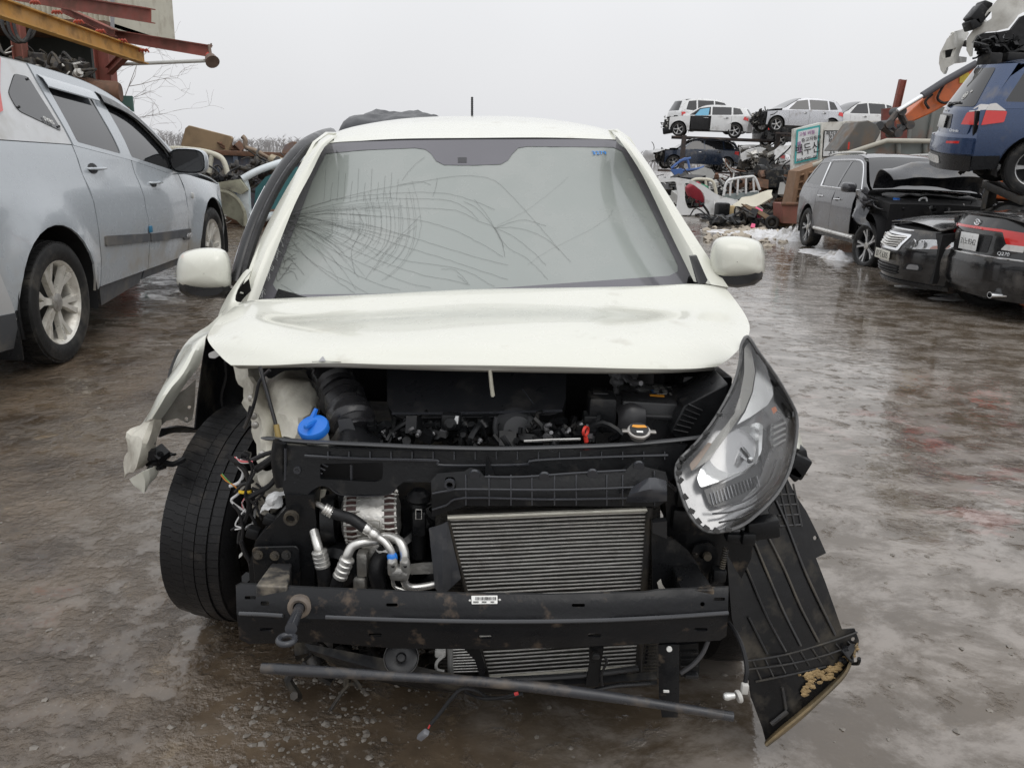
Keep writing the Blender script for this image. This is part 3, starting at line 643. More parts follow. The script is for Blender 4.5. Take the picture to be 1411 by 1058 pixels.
lump('inner_apron', creamm, [[(318, 503, 2.05), (336, 502, 1.98), (356, 504, 2.02)], [(330, 528, 1.98), (346, 530, 1.9), (362, 532, 1.96)], [(341, 562, 1.92), (354, 560, 1.85), (372, 562, 1.9)], [(352, 600, 1.86), (364, 600, 1.8), (382, 604, 1.84)], [(356, 640, 1.8), (370, 636, 1.75), (386, 640, 1.8)]], .014, 22)
lump('torn_apron_metal', creamm, [[(342, 652, 1.78), (364, 646, 1.72), (390, 640, 1.76)], [(344, 672, 1.77), (366, 668, 1.7), (392, 672, 1.75)], [(347, 694, 1.76), (362, 690, 1.71), (388, 690, 1.74)], [(352, 714, 1.75), (364, 706, 1.72), (376, 700, 1.74)]], .02, 26)
lump('shredded_liner', white, [[(366, 684, 1.69), (378, 676, 1.67), (391, 670, 1.68)], [(360, 696, 1.68), (376, 692, 1.66), (390, 690, 1.67)], [(362, 708, 1.68), (374, 704, 1.66), (384, 698, 1.67)]], .016, 40, .0015)
bo = MB()
for x, y, yy in ((352, 585, 1.8), (350, 573, 1.83), (347, 548, 1.88), (362, 625, 1.74)): bo.lathe([(0, .009), (-.006, .009), (-.008, .006), (-.008, 0)], P(x, y, yy), (0, 1, 0), 10)
part(bo, 'bolts', alu)
# long body rails behind, so that the bay has walls
wl = MB()
for x0, sg in ((-.5, 1), (.56, -1)):
    wl = MB(); wl.add([CF(x0, .45, .3), CF(x0, 1.05, .3), CF(x0, 1.05, .85), CF(x0, .45, .62)], [(0, 1, 2, 3)]); part(wl, 'inner_wing_wall', dark, solid=.015)
rod = MB(); rod.tube([P(358, 505, 1.72), P(370, 548, 1.7), P(381, 588, 1.68)], .0045, 8); part(rod, 'stay_rod', satin)
rod = MB(); rod.tube([P(380.5, 585, 1.68), P(384, 603, 1.67)], [.0065, .0075], 10); part(rod, 'rod_sleeve', mat('amber plastic', (.28, .2, .06), .5))
cb = MB(); cb.tube(crom([P(x, y, 1.74) for x, y in ((372, 510), (358, 525), (352, 550), (345, 572), (337, 590))], 5), .0042, 7); part(cb, 'loose_cable', rubberw)

# --- things in the bay
cp = MB(); cc = P(432, 589, 1.66); ca = Vector((-.12, -.42, .90)).normalized(); cp.lathe([(-.01, .034), (.003, .0355), (.008, .033), (.010, .02), (.010, 0)], cc, ca, 40); cp.box(cc+ca*.012, (.055, .010, .010), Matrix.Rotation(R(70), 3, 'Z'), .003)
cp.tube([cc+Vector((-.01, .02, .01)), cc+Vector((0, .03, .035))], [.008, .005], 6)
blue = part(cp, 'washer_cap', mat('bright blue plastic', (.015, .16, .62), .35, var=.06, rvar=.05))
nk = MB(); nk.lathe([(-.06, .024), (-.012, .027)], cc, ca, 24); part(nk, 'filler_neck', mat('translucent white plastic', (.5, .5, .47), .5), parent=blue)
it = MB(); hp = crom([P(x, y, yy) for x, y, yy in ((450, 500, 2.0), (458, 520, 1.93), (470, 545, 1.86), (482, 570, 1.78), (492, 600, 1.72))], 9)
it.tube(hp, [.05+.004*math.sin(i*2.6)+.004*math.sin(i*.7) for i in range(len(hp))], 18)
it.v = [tuple(Vector(v)+Vector((noise.noise(Vector(v)*38), noise.noise(Vector(v)*38+Vector((4, 0, 0))), 0))*.007) for v in it.v]
part(it, 'intake_hose', mat('wrinkled black sheet', (.018, .018, .02), .3, var=.2, rvar=.08))
sn = MB(); sn.prism([P(x, y, 1.69) for x, y in ((466, 578), (484, 576), (494, 604), (470, 604))], (0, -.004, 0)); part(sn, 'intake_label', mat('dull slate plastic', (.05, .052, .056), .5))
s2 = MB().loft([rowP([(455, 606, 1.72), (475, 585, 1.7), (505, 590, 1.72), (530, 608, 1.74)]), rowP([(452, 616, 1.66), (475, 612, 1.64), (505, 612, 1.64), (532, 614, 1.68)])], 5, 3); part(s2, 'intake_scoop', blackp, solid=.004)
ec = MB(); ecp = roundc([(533, 500), (780, 500), (780, 556), (768, 571), (660, 575), (548, 576), (533, 560)], 9)
ec.panel(ecp, lambda x, y: P(x, y, 1.93-.0016*(y-500)), 24); eco = part(ec, 'engine_cover', mat('dusty cover plastic', (.02, .021, .024), .35, var=.2, dirt=(.07, .066, .06), damt=.15, dscale=10), solid=.1, soff=-1, bevel=.006)
ec = MB(); ec.tube([P(x, y, 1.80) for x, y in ((540, 570), (650, 569), (775, 566))], .0035, 6); ec.tube([P(720, 536, 1.85), P(735, 556, 1.82)], .002, 5); part(ec, 'cover_ridge', litrib, parent=eco)
dp = MB(); dp.tube([P(675, 509, 1.7), P(677, 530, 1.705), P(679, 545, 1.71)], [.006, .0065, .007], 10, flat=.7); part(dp, 'bonnet_striker', mat('pale rod', (.55, .53, .44), .5))
eb = MB(); rg_ = random.Random(21); clutter(eb, (0, 0, 0), (1, 1, 1), 150, .012, .034, rg_, lambda c: P(500+c.x*320, 586+c.z*26, 1.69+c.y*.12)); part(eb, 'engine_fittings', kind='stuff', m=blackp)
eb = MB(); clutter(eb, (0, 0, 0), (1, 1, 1), 22, .007, .017, random.Random(8), lambda c: P(505+c.x*310, 590+c.z*16, 1.68+c.y*.04)); part(eb, 'small_metal_fittings', kind='stuff', m=mat('dull bay metal', (.16, .16, .165), .45, metal=.6, var=.4, scale=20))
eb = MB(); eb.box(P(622, 580, 1.7), (.045, .03, .038), None, .006); eb.lathe([(0, .0), (0, .014), (.02, .014), (.026, .008), (.026, 0)], P(621, 584, 1.68), (0, -1, .3), 14); part(eb, 'coil_connector', blackp)
eb = MB(); eb.prism([P(x, y, 1.683) for x, y in ((628, 573), (632, 573), (631, 584), (625, 580))], (0, -.002, 0)); part(eb, 'connector_tag', white)
mf = MB(); mf.lathe([(-.03, .0), (-.03, .05), (.02, .055), (.05, .035), (.05, 0)], P(708, 592, 1.82), (.2, -1, .3), 26); mf.tube(crom([P(x, y, 1.76) for x, y in ((684, 575), (682, 590), (684, 606))], 3), .006, 6); mf.tube(crom([P(x, y, 1.76) for x, y in ((732, 575), (728, 592), (722, 606))], 3), .007, 6); part(mf, 'inlet_manifold', mat('grey manifold', (.06, .062, .066), .4, var=.2))
eb = MB(); eb.tube([P(x, y, 1.66) for x, y in ((722, 608), (760, 606), (800, 605))], .003, 6); part(eb, 'coolant_pipe', pipea)
dk = MB(); dk.lathe([(-.003, .012), (.003, .012), (.003, .0095), (-.003, .0095), (-.003, .012)], P(807, 594, 1.66), (.75, -.5, 0), 20); dk.tube([P(807, 602, 1.66), P(808, 609, 1.66)], .005, 8); part(dk, 'dipstick_ring', mat('red plastic', (.62, .045, .03), .4, var=.05))
fb = MB(); fb.box(P(828, 566, 1.78), (.065, .08, .085), None, .008); fb.box(P(826, 545, 1.8), (.04, .05, .03), None, .006); fb.box(P(812, 580, 1.76), (.03, .05, .04), None, .005); part(fb, 'relay_box', blackp)
bt = MB(); bt.box(P(893, 580, 1.86), (.15, .17, .15), Matrix.Rotation(R(-4), 3, 'Z'), .006); bt.box(P(893, 560, 1.85), (.155, .172, .012), Matrix.Rotation(R(-4), 3, 'Z'), .003)
bat = part(bt, 'battery', mat('battery plastic', (.018, .0185, .02), .3, var=.2))
btc = P(893, 557, 1.85)
lb = MB(); z0 = max(v[2] for v in bt.v)+.0015; RM = Matrix.Rotation(R(-4), 3, 'Z')
def onbat(u, v, du, dv, mb): mb.add([Vector((btc.x, btc.y, 0))+RM @ Vector((u+i*du, v+j*dv, 0))+Vector((0, 0, z0)) for i, j in ((0, 0), (1, 0), (1, 1), (0, 1))], [(0, 1, 2, 3)])
onbat(.0, -.03, .035, .018, lb); part(lb, 'orange_label', mat('orange print', (.7, .3, .03), .5), parent=bat, smooth=False)
lb = MB()
for i in range(6):
    for j in range(3): onbat(.015+j*.018+rg_.uniform(-.003, .003), -.005+i*.013, .012, .004, lb)
part(lb, 'label_print', paperw, parent=bat, smooth=False)
lb = MB(); onbat(.006, .02, .008, .006, lb); onbat(.008, .0, .008, .006, lb); part(lb, 'blue_label_mark', mat('blue print', (.05, .2, .55), .5), parent=bat, smooth=False)
bc = MB().loft([rowP([(846, 546, 1.85), (866, 542, 1.84), (886, 543, 1.85)]), rowP([(848, 560, 1.79), (868, 556, 1.775), (888, 556, 1.79)]), rowP([(852, 575, 1.765), (870, 573, 1.755), (890, 571, 1.765)]), rowP([(850, 592, 1.76), (870, 592, 1.75), (890, 590, 1.76)])], 4, 4); part(bc, 'terminal_cover', mat('creased black vinyl', (.025, .025, .027), .4, var=.2), parent=bat, solid=.004)
tc_ = MB(); clutter(tc_, (0, 0, 0), (1, 1, 1), 16, .015, .035, random.Random(3), lambda c: P(846+c.x*28, 512+c.z*20, 1.92+c.y*.03)); part(tc_, 'terminal_clamp', mat('dull zinc', (.3, .3, .31), .5, metal=.6))
ab = MB(); ab.prism([P(x, y, 1.72) for x, y in ((924, 596), (942, 560), (1004, 528), (1000, 560), (968, 600), (930, 605))], (0, .15, 0)); ab_ = part(ab, 'air_filter_box', blackp, bevel=.004)
ab = MB()
for i in range(6): ab.tube([P(926+i*4+2, 592-i*7, 1.717), P(940+i*4+8, 600-i*6-4, 1.717)], .0022, 5)
part(ab, 'box_ribs', satin, parent=ab_)
ab = MB(); ab.box(P(960, 530, 1.95), (.13, .16, .09), Matrix.Rotation(.1, 3, 'Z'), .01); ab.box(P(948, 545, 1.9), (.1, .1, .02), None, .004); part(ab, 'fuse_box', blackp)
rc = MB(); rcc = P(880, 596, 1.62); ra_ = Vector((0, -.35, .93)).normalized(); rc.lathe([(-.012, .018), (0, .022), (.003, .026), (.007, .025), (.010, .014), (.010, 0)], rcc, ra_, 26); rc.box(rcc+ra_*.004, (.075, .016, .005), None, .002)
rco = part(rc, 'radiator_cap', mat('tarnished cap steel', (.5, .48, .45), .35, metal=.8, var=.2, scale=20))
rc = MB(); rc.lathe([(.0112, 0), (.0112, .021)], rcc, ra_, 24); part(rc, 'cap_sticker', ink, parent=rco, smooth=False)
rc = MB(); e1 = Vector((1, 0, 0)); e2 = ra_.cross(e1); q = rcc+ra_*.0122
rc.add([q+e1*x-e2*y for x, y in ((-.013, -.012), (.013, -.012), (.018, -.004), (-.004, -.002), (-.016, -.005))], [(0, 1, 2, 3, 4)]); part(rc, 'sticker_orange', MATS['orange print'], parent=rco, smooth=False)
rc = MB(); rc.add([q+e1*x-e2*y for x, y in ((-.007, .008), (.007, .008), (.007, .014), (-.007, .014))], [(0, 1, 2, 3)]); part(rc, 'sticker_mark', paperw, parent=rco, smooth=False)

# --- plastic front carrier
def PB(yf): return lambda x, y: P(x, y, yf(x, y) if callable(yf) else yf)
st = MB(); sp_ = crom([P(x, y, yy) for x, y, yy in ((360, 603, 1.66), (420, 608, 1.63), (500, 612, 1.6), (590, 616, 1.585), (680, 618, 1.58), (770, 616, 1.585), (850, 613, 1.6), (925, 607, 1.63), (976, 601, 1.66))], 5)
st.tube(sp_, [.003]+[.0078]*(len(sp_)-2)+[.004], 8, flat=.55); part(st, 'sealing_strip', mat('grey rubber strip', (.055, .057, .06), .38, var=.25, rvar=.12))
ca_ = MB().panel([(384, 612), (450, 617), (560, 621), (680, 622), (800, 621), (900, 615), (948, 612), (935, 632), (932, 655), (925, 662), (600, 664), (556, 664), (534, 681), (472, 681), (452, 670), (436, 669), (424, 681), (393, 684), (386, 660)], lambda x, y: P(x, y, 1.60-.0003*(y-612)+.04*((x-660)/300)**2), 22, [roundc([(441, 639), (528, 637), (527, 660), (518, 664), (441, 660)], 3)])
cao = part(ca_, 'front_carrier', blackp, solid=.02)
cr_ = MB()
def cy(x): return 1.60+.04*((x-660)/300)**2-.004
for pts in ([(420, 628), (500, 632), (590, 634), (604, 636), (612, 641), (720, 640), (738, 634), (850, 629), (920, 627)], [(424, 680), (437, 669), (452, 669), (472, 681), (533, 681), (555, 662), (594, 663)], [(393, 618), (393, 680)]):
    cr_.tube(crom([P(x, y, cy(x)-.008) for x, y in pts], 4), .0032, 6)
for i in range(17): x = 452+i*29; cr_.tube([P(x, 622, cy(x)-.004), P(x, 633, cy(x)-.008)], .0018, 5)
cr_.tube([P(484, 640, cy(484)), P(484, 662, cy(484))], .003, 6)
for i in range(6): cr_.tube([P(424+i*4, 664-i*5, cy(430)-.005), P(432+i*4, 668-i*5, cy(430)-.005)], .002, 5)
for x, y in ((410, 647), (410, 667), (424, 669), (517, 668)): cr_.lathe([(0, .0085), (-.005, .0085), (-.005, .005), (-.002, .004), (-.002, 0)], P(x, y, cy(x)-.006), (0, 1, 0), 14)
part(cr_, 'carrier_ribs', litrib, parent=cao)
wbk = MB().panel([(438, 634), (530, 634), (530, 668), (438, 668)], PB(1.68), 40); part(wbk, 'window_back', dark, parent=cao)
lf = MB(); lf.tube(crom([P(x, y, 1.63) for x, y in ((386, 608), (383, 630), (386, 655), (390, 668))], 4), .016, 10); part(lf, 'carrier_end', blackp, parent=cao)
# air duct shroud over the radiator
sh = MB()
def shy(x, y): return 1.545-(.03 if y > 676 else .0007*(y-634))+.05*((x-760)/200)**2
sho = [(595, 712), (594, 662), (603, 652), (640, 649), (648, 644), (660, 647), (668, 657), (720, 657), (790, 652), (862, 648), (872, 638), (893, 644), (917, 650), (920, 660), (920, 690), (905, 698), (770, 697), (642, 697), (612, 706)]
shp = part(sh.panel(sho, lambda x, y: P(x, y, shy(x, y)), 8, [roundc([(613, 657), (627, 657), (628, 675), (613, 675)], 5)], ustep=14), 'radiator_duct', blackp, solid=.05, ang=30)
rb = MB()
for pts in ([(596, 680), (618, 676), (640, 674), (760, 675), (860, 672), (918, 668)], [(596, 702), (615, 696), (640, 686), (760, 688), (880, 686), (918, 687)], [(668, 657), (720, 657), (790, 652), (862, 648)]):
    rb.tube(crom([P(x, y, shy(x, y)-.003) for x, y in pts], 4), .0024, 6)
for x in (642, 674, 704, 733, 764, 794, 836, 858, 902): rb.tube([P(x, 654 if x < 860 else 648, shy(x, 654)-.002), P(x, 674, shy(x, 674)-.002), P(x, 696, shy(x, 696)-.002)], .0016, 5)
for x, y in ((654, 653), (750, 656), (816, 652), (880, 641)): rb.lathe([(0, .012), (-.006, .011), (-.006, 0)], P(x, y, shy(x, y)), (0, 1, .2), 16)
rb.lathe([(0, .012), (-.01, .011), (-.01, .007), (0, .007)], P(620, 666, shy(620, 666)), (0, 1, 0), 18)
part(rb, 'duct_ribs', litrib, parent=shp)
sw = MB().loft([rowP([(870, 672, 1.51), (895, 658, 1.49), (918, 662, 1.51)]), rowP([(866, 682, 1.49), (895, 674, 1.465), (919, 676, 1.49)]), rowP([(862, 692, 1.5), (895, 692, 1.48), (919, 690, 1.5)])], 4, 4); part(sw, 'duct_corner', litrib, parent=shp, solid=.01)

# --- radiator and condenser
def qd(u, v): # condenser quad, photo corners, leaning
    x = (617+(895-617)*u)*(1-v)+(673+(880-673)*u)*v; y = (715+(704-715)*u)*(1-v)+(934+(919-934)*u)*v
    return P(x, y, 1.56+.03*v)
core = MB(); core.grid([[qd(u, v)+Vector((0, .012, 0)) for u in (0, .5, 1)] for v in (0, .5, 1)]); con = part(core, 'condenser', mat('condenser fins', (.06, .056, .05), .6, metal=.3, var=.4, scale=60, bump=.5, bscale=300), solid=.018)
tb = MB(); NT = 41
for i in range(NT):
    v = (i+.5)/NT; j = random.uniform(-.0015, .0015)
    tb.tube([qd(u, v)+Vector((0, .004, j*math.sin(u*7))) for u in (0, .2, .4, .6, .8, 1)], .0024, 6, flat=.8)
part(tb, 'condenser_tubes', finm, parent=con)
hdr = MB(); hdr.tube([qd(0, 0)+Vector((0, .0, .004)), qd(.5, 0)+Vector((0, 0, .004)), qd(1, 0)+Vector((0, 0, .004))], .006, 8); prl = mat('pale rail', (.62, .6, .52), .45, metal=.5, var=.15, scale=20); part(hdr, 'condenser_rail', prl, parent=con); hdr = MB(); hdr.tube([qd(0, 1), qd(1, 1)], .005, 8); part(hdr, 'condenser_rail', prl, parent=con)
hdr = MB(); hdr.tube([qd(1, -.03), qd(1, .5), qd(1, 1.02)], .008, 10); part(hdr, 'header_tube', grease, parent=con); hdr = MB(); hdr.tube([qd(0, 0), qd(0, .5), qd(0, 1)], .004, 8); part(hdr, 'header_tube', grease, parent=con)
tt_ = MB()
for i in range(40): tt_.box(qd(1.045, .02+i/41), (.006, .004, .004))
part(tt_, 'header_teeth', blackp, parent=con, smooth=False)
ra2 = MB(); ra2.grid([[P(600+310*u, 694+240*v, 1.64) for u in (0, .5, 1)] for v in (0, .5, 1)]); rad = part(ra2, 'radiator', MATS['condenser fins'], solid=.03)
rt = MB()
for i in range(52): rt.tube([P(606, 697+i*4.5, 1.635), P(905, 694+i*4.5, 1.635)], .0012, 5)
part(rt, 'radiator_tubes', grease, parent=rad)
gp1 = MB().panel([(591, 728), (617, 719), (635, 797), (608, 822), (599, 809)], lambda x, y: P(x, y, 1.56-.03*max(0, 1-abs((x-(617-(y-719)*.13))/16))), 6); part(gp1, 'air_guide', mat('scuffed grey guide', (.05, .052, .058), .5, var=.25, scale=12, dirt=(.14, .135, .13), damt=.2, dscale=14), solid=.003, ang=20)
gp2 = MB().panel([(898, 730), (915, 736), (931, 744), (948, 758), (963, 779), (971, 803), (970, 822), (900, 822)], PB(lambda x, y: 1.55+.0006*(x-900)), 16); part(gp2, 'air_guide', blackp, solid=.003)
part(MB().prism([P(x, y, 1.53) for x, y in ((899, 720), (919, 718), (919, 742), (899, 734))], (0, .02, 0)), 'radiator_foot', satin)
part(MB().prism([P(x, y, 1.52) for x, y in ((906, 804), (911, 799), (913, 806), (917, 812), (908, 812))], (0, .006, 0)), 'clip_tab', mat('dirty white clip', (.5, .48, .43), .6))
# --- front frame column with its plate, and the crash box reaching out to the bumper beam
fc = MB().panel([(393, 682), (432, 682), (436, 720), (433, 770), (434, 830), (345, 830), (343, 780), (352, 745), (380, 715), (394, 700)], PB(1.6), 20); fco = part(fc, 'frame_column', blackm, solid=.06)
fp = MB().panel(roundc([(346, 754), (412, 752), (414, 812), (352, 814)], 9), PB(1.585), 20); part(fp, 'mounting_plate', blackm, parent=fco, solid=.006, bevel=.002)
fb_ = MB()
for x, y in ((356, 764), (395, 764), (379, 765)): fb_.lathe([(0, .011), (-.004, .011), (-.004, .007), (-.011, .007), (-.011, 0)], P(x, y, 1.582), (0, 1, -.1), 12)
fb_.lathe([(0, .017), (-.012, .016), (-.012, .010), (0, .010)], P(402, 712, 1.585), (0, 1, 0), 20)
part(fb_, 'column_bolts', kind='stuff', m=grease, parent=fco)
cbx = MB(); A = [P(x, y, 1.58) for x, y in ((374, 776), (402, 776), (402, 815), (366, 815))]; B = [P(x, y, 1.46) for x, y in ((352, 806), (396, 808), (396, 860), (352, 858))]
cbx.add(A+B, [(0, 1, 5, 4), (1, 2, 6, 5), (2, 3, 7, 6), (3, 0, 4, 7), (4, 5, 6, 7)]); part(cbx, 'crash_box', mat('dusty black steel', (.03, .03, .031), .4, var=.3, dirt=(.3, .26, .2), damt=.3, dscale=16), bevel=.004)
cbr = MB(); A = [P(x, y, 1.58) for x, y in ((925, 776), (960, 776), (960, 815), (925, 815))]; B = [P(x, y, 1.46) for x, y in ((940, 812), (985, 812), (985, 860), (940, 858))]
cbr.add(A+B, [(0, 1, 5, 4), (1, 2, 6, 5), (2, 3, 7, 6), (3, 0, 4, 7), (4, 5, 6, 7)]); part(cbr, 'crash_box', blackm, bevel=.004)
# --- column on the picture's right behind the guide
fr = MB().panel([(915, 664), (945, 690), (975, 735), (1040, 728), (1035, 770), (1005, 830), (905, 830), (920, 740)], PB(lambda x, y: 1.63), 24); fro = part(fr, 'frame_column', blackm, solid=.05)
fx = MB().panel(roundc([(955, 752), (978, 746), (990, 760), (984, 800), (962, 812), (950, 790)], 7), PB(1.615), 16, [[(p[0], p[1]) for p in arch(968, 765, 5, 0, 330, 10)]]); part(fx, 'column_plate', blackm, parent=fro, solid=.008)
fx = MB(); fx.lathe([(0, .010), (-.01, .009), (-.01, 0)], P(974, 765, 1.6), (0, 1, 0), 12); fx.tube([P(954, 762, 1.6), P(960, 763, 1.59)], .003, 5)
for k in range(14): fx.lathe([(0, .006), (.002, .0075), (.004, .006)], P(1000-k*.6, 756+k*3.1, 1.585), (-.1, 0, -1), 8)
fx.tube([P(1000, 754, 1.588), P(991, 800, 1.588)], .0045, 8); part(fx, 'column_fittings', grease, parent=fro)
for p_, d_ in (((990, 790, 1.585), (.03, .03, .03)), ((983, 796, 1.59), (.02, .02, .025)), ((948, 680, 1.62), (.05, .02, .06)), ((938, 715, 1.62), (.04, .02, .05))): fx = MB(); fx.box(P(*p_), d_, None, .004); part(fx, 'column_connector', blackp, parent=fro)
# dark machinery behind everything: block, gearbox, sump
eng = MB(); eng.box(CF(-.16, .68, .48), (.5, .4, .42), None, .04); eng.box(CF(.28, .66, .45), (.34, .36, .34), None, .04); eng.lathe([(-.12, .0), (-.12, .14), (.1, .15), (.12, .1), (.12, 0)], CF(.2, .5, .42), (1, 0, 0), 24); engo = part(eng, 'engine_block', grease)
eg = MB(); clutter(eg, (0, 0, 0), (1, 1, 1), 150, .03, .08, random.Random(31), lambda c: P(425+c.x*185, 690+c.z*140, 1.72+c.y*.12)); part(eg, 'engine_ancillaries', blackp, parent=engo)
eg = MB(); clutter(eg, (0, 0, 0), (1, 1, 1), 90, .02, .045, random.Random(32), lambda c: P(410+c.x*500, 880+c.z*50, 1.66+c.y*.15)); part(eg, 'underside_parts', grease, parent=engo, kind='stuff')
# --- alternator
al = MB(); ac = P(515, 712, 1.66); aax = Vector((1, .1, .05)).normalized()
al.lathe([(-.07, 0), (-.07, .04), (-.062, .056), (-.03, .06), (.03, .06), (.055, .052), (.062, .03), (.062, 0)], ac, aax, 30)
alt = part(al, 'alternator', alu)
al = MB()
for i in range(26):
    a = 2*math.pi*i/26; e1 = aax.orthogonal().normalized(); e2 = aax.cross(e1); d = e1*math.cos(a)+e2*math.sin(a)
    for x0, x1 in ((-.062, -.026), (.024, .056)): al.tube([ac+aax*x0+d*.058, ac+aax*(x0+x1)/2+d*.0625, ac+aax*x1+d*.058], .003, 5)
al.box(ac+Vector((.01, -.055, .01)), (.03, .02, .02), None, .004); al.box(ac+Vector((.0, -.03, -.09)), (.045, .03, .09), None, .008); part(al, 'cooling_ribs', alu, parent=alt)
al = MB()
for x in (-.045, .04): al.lathe([(-.011, .0605), (.011, .0605)], ac+aax*x, aax, 30)
part(al, 'copper_windings', mat('dark copper', (.045, .016, .013), .5), parent=alt)
al = MB(); al.lathe([(-.03, .045), (-.03, .056), (.0, .056), (0, .045)], ac-aax*.085, aax, 28); al.lathe([(0, 0), (0, .05)], ac-aax*.11, aax, 24); part(al, 'alternator_pulley', blackp, parent=alt)
al = MB(); al.box(P(476, 700, 1.66), (.006, .02, .06), None, .002); part(al, 'pulley_bracket', pipea, parent=alt)
tk = MB(); tk.lathe([(.01, 0), (.01, .014), (0, .026), (-.012, .028), (-.018, .024), (-.02, .018), (-.03, .02), (-.034, .016), (-.16, .016)], P(577, 680, 1.64), (0, 0, 1), 26); tk.box(P(578, 720, 1.62), (.03, .02, .06), None, .004); part(tk, 'thermostat_tower', blackp)
tk = MB(); tk.tube([P(x, y, 1.6) for x, y in ((573, 702), (581, 702), (581, 715), (573, 715), (573, 702))], .0012, 5); part(tk, 'tower_clip', pipea)
# --- refrigerant pipes
def z5(x, y): return (400+x/5.04, 660+y/5.04)
def pipe(name, pts, r, m, y=1.57, **k):
    mb = MB(); mb.tube(crom([P(*z5(*p[:2]), p[2] if len(p) > 2 else y) for p in pts], 7), r, 12); return part(mb, name, m, **k)
def crimp(name, p, q, r, n, m, y=1.57):
    mb = MB(); a, b = P(*z5(*p), y), P(*z5(*q), y); L = n*6; pts = [a+(b-a)*(i/L) for i in range(L+1)]
    mb.tube(pts, [r*(.84 if (i % 6) in (0, 5) else 1.0) for i in range(L+1)], 14); return part(mb, name, m)
pipe('refrigerant_pipe', [(178, 170, 1.62), (205, 180, 1.6), (245, 205, 1.58)], .006, pipea)
crimp('pipe_crimp', (232, 200), (300, 240), .0125, 4, pipea, 1.58)
pipe('refrigerant_hose', [(295, 236, 1.58), (360, 255, 1.575), (430, 278, 1.565), (520, 340, 1.56)], .0125, rubberw)
crimp('pipe_crimp', (508, 328), (612, 405), .0125, 2, pipea, 1.56)
pipe('refrigerant_pipe', [(605, 400, 1.56), (650, 430, 1.555), (690, 480, 1.55), (708, 530, 1.55), (710, 590, 1.55)], .0085, pipea)
pipe('refrigerant_pipe', [(385, 570, 1.55), (400, 520, 1.55), (430, 468, 1.555), (490, 440, 1.56), (590, 425, 1.575), (650, 402, 1.585), (710, 404, 1.58), (765, 440, 1.565), (792, 510, 1.555), (795, 590, 1.55)], .0105, pipea)
crimp('pipe_crimp', (398, 548), (340, 690), .0165, 4, pipea, 1.55)
pipe('refrigerant_hose', [(345, 675, 1.55), (325, 730, 1.55), (305, 800, 1.55)], .0148, rubberw)
pipe('refrigerant_pipe', [(165, 360, 1.6), (182, 430, 1.58), (195, 480, 1.57), (204, 520, 1.57)], .0105, pipea)
crimp('pipe_crimp', (200, 495), (228, 612), .0175, 4, pipea, 1.57)
pipe('refrigerant_hose', [(226, 605, 1.57), (238, 690, 1.57), (246, 800, 1.57)], .0165, rubberw)
pipe('coolant_hose', [(655, 505, 1.62), (612, 570, 1.6), (600, 650, 1.59), (618, 740, 1.59), (640, 830, 1.6)], .019, rubberw)
pb_ = MB(); pb_.box(P(*z5(760, 645), 1.545), (.042, .03, .032), None, .007)
for x in (712, 798): pb_.lathe([(-.016, .012), (.02, .011), (.024, .008), (.024, 0)], P(*z5(x, 612), 1.54), (0, -.3, 1), 18)
pbo = part(pb_, 'pipe_block', alu)
pb_ = MB()
for x in (712, 798): pb_.lathe([(0, .0065), (.006, .006), (.006, 0)], P(*z5(x, 600), 1.532), (0, -.5, 1), 10)
part(pb_, 'block_bolts', grease, parent=pbo)
part(MB().prism([P(*z5(x, y), 1.555) for x, y in ((835, 600), (920, 590), (1012, 588), (1012, 655), (838, 662))], (0, .008, 0)), 'pipe_bracket', alu)
pipe('refrigerant_pipe', [(790, 700, 1.545), (805, 735, 1.545), (850, 752, 1.55), (930, 745, 1.555), (1010, 728, 1.56)], .0085, pipea)
pipe('refrigerant_pipe', [(712, 700, 1.545), (725, 745, 1.545), (780, 768, 1.545), (890, 800, 1.55)], .0045, pipea)
crimp('blue_tape', (705, 520), (713, 575), .0115, 1, mat('blue tape', (.02, .2, .68), .4), 1.545)
wq = MB()
for s in range(3): wq.tube(crom([P(*z5(590+s*6, 480+s*8), 1.58), P(*z5(620, 510-s*4), 1.56), P(*z5(680, 490+s*9), 1.545), P(*z5(735, 520+s*3), 1.55)], 5), .0014, 5)
part(wq, 'thin_wires', mat('pale wire', (.55, .55, .53), .5))
lm2 = MB(); lm2.box(P(497, 805, 1.6), (.03, .04, .05), None, .008); lm2.box(P(500, 775, 1.6), (.025, .03, .06), None, .006); part(lm2, 'dirty_bracket', alu)
lm2 = MB(); lm2.lathe([(0, .0), (0, .045), (-.06, .05), (-.07, .03)], P(478, 765, 1.66), (.2, 1, 0), 22); lm2.box(P(485, 810, 1.64), (.05, .03, .09), None, .01); part(lm2, 'compressor', blackp)
flap = MB().loft([rowP([(434, 676, 1.66), (443, 674, 1.66), (450, 674, 1.66)]), rowP([(434, 694, 1.65), (441, 692, 1.64), (446, 690, 1.65)]), rowP([(430, 715, 1.65), (434, 718, 1.645), (438, 716, 1.65)])], 3, 4); part(flap, 'bent_tab', mat('dull beige metal', (.36, .34, .28), .55, var=.2), solid=.002)

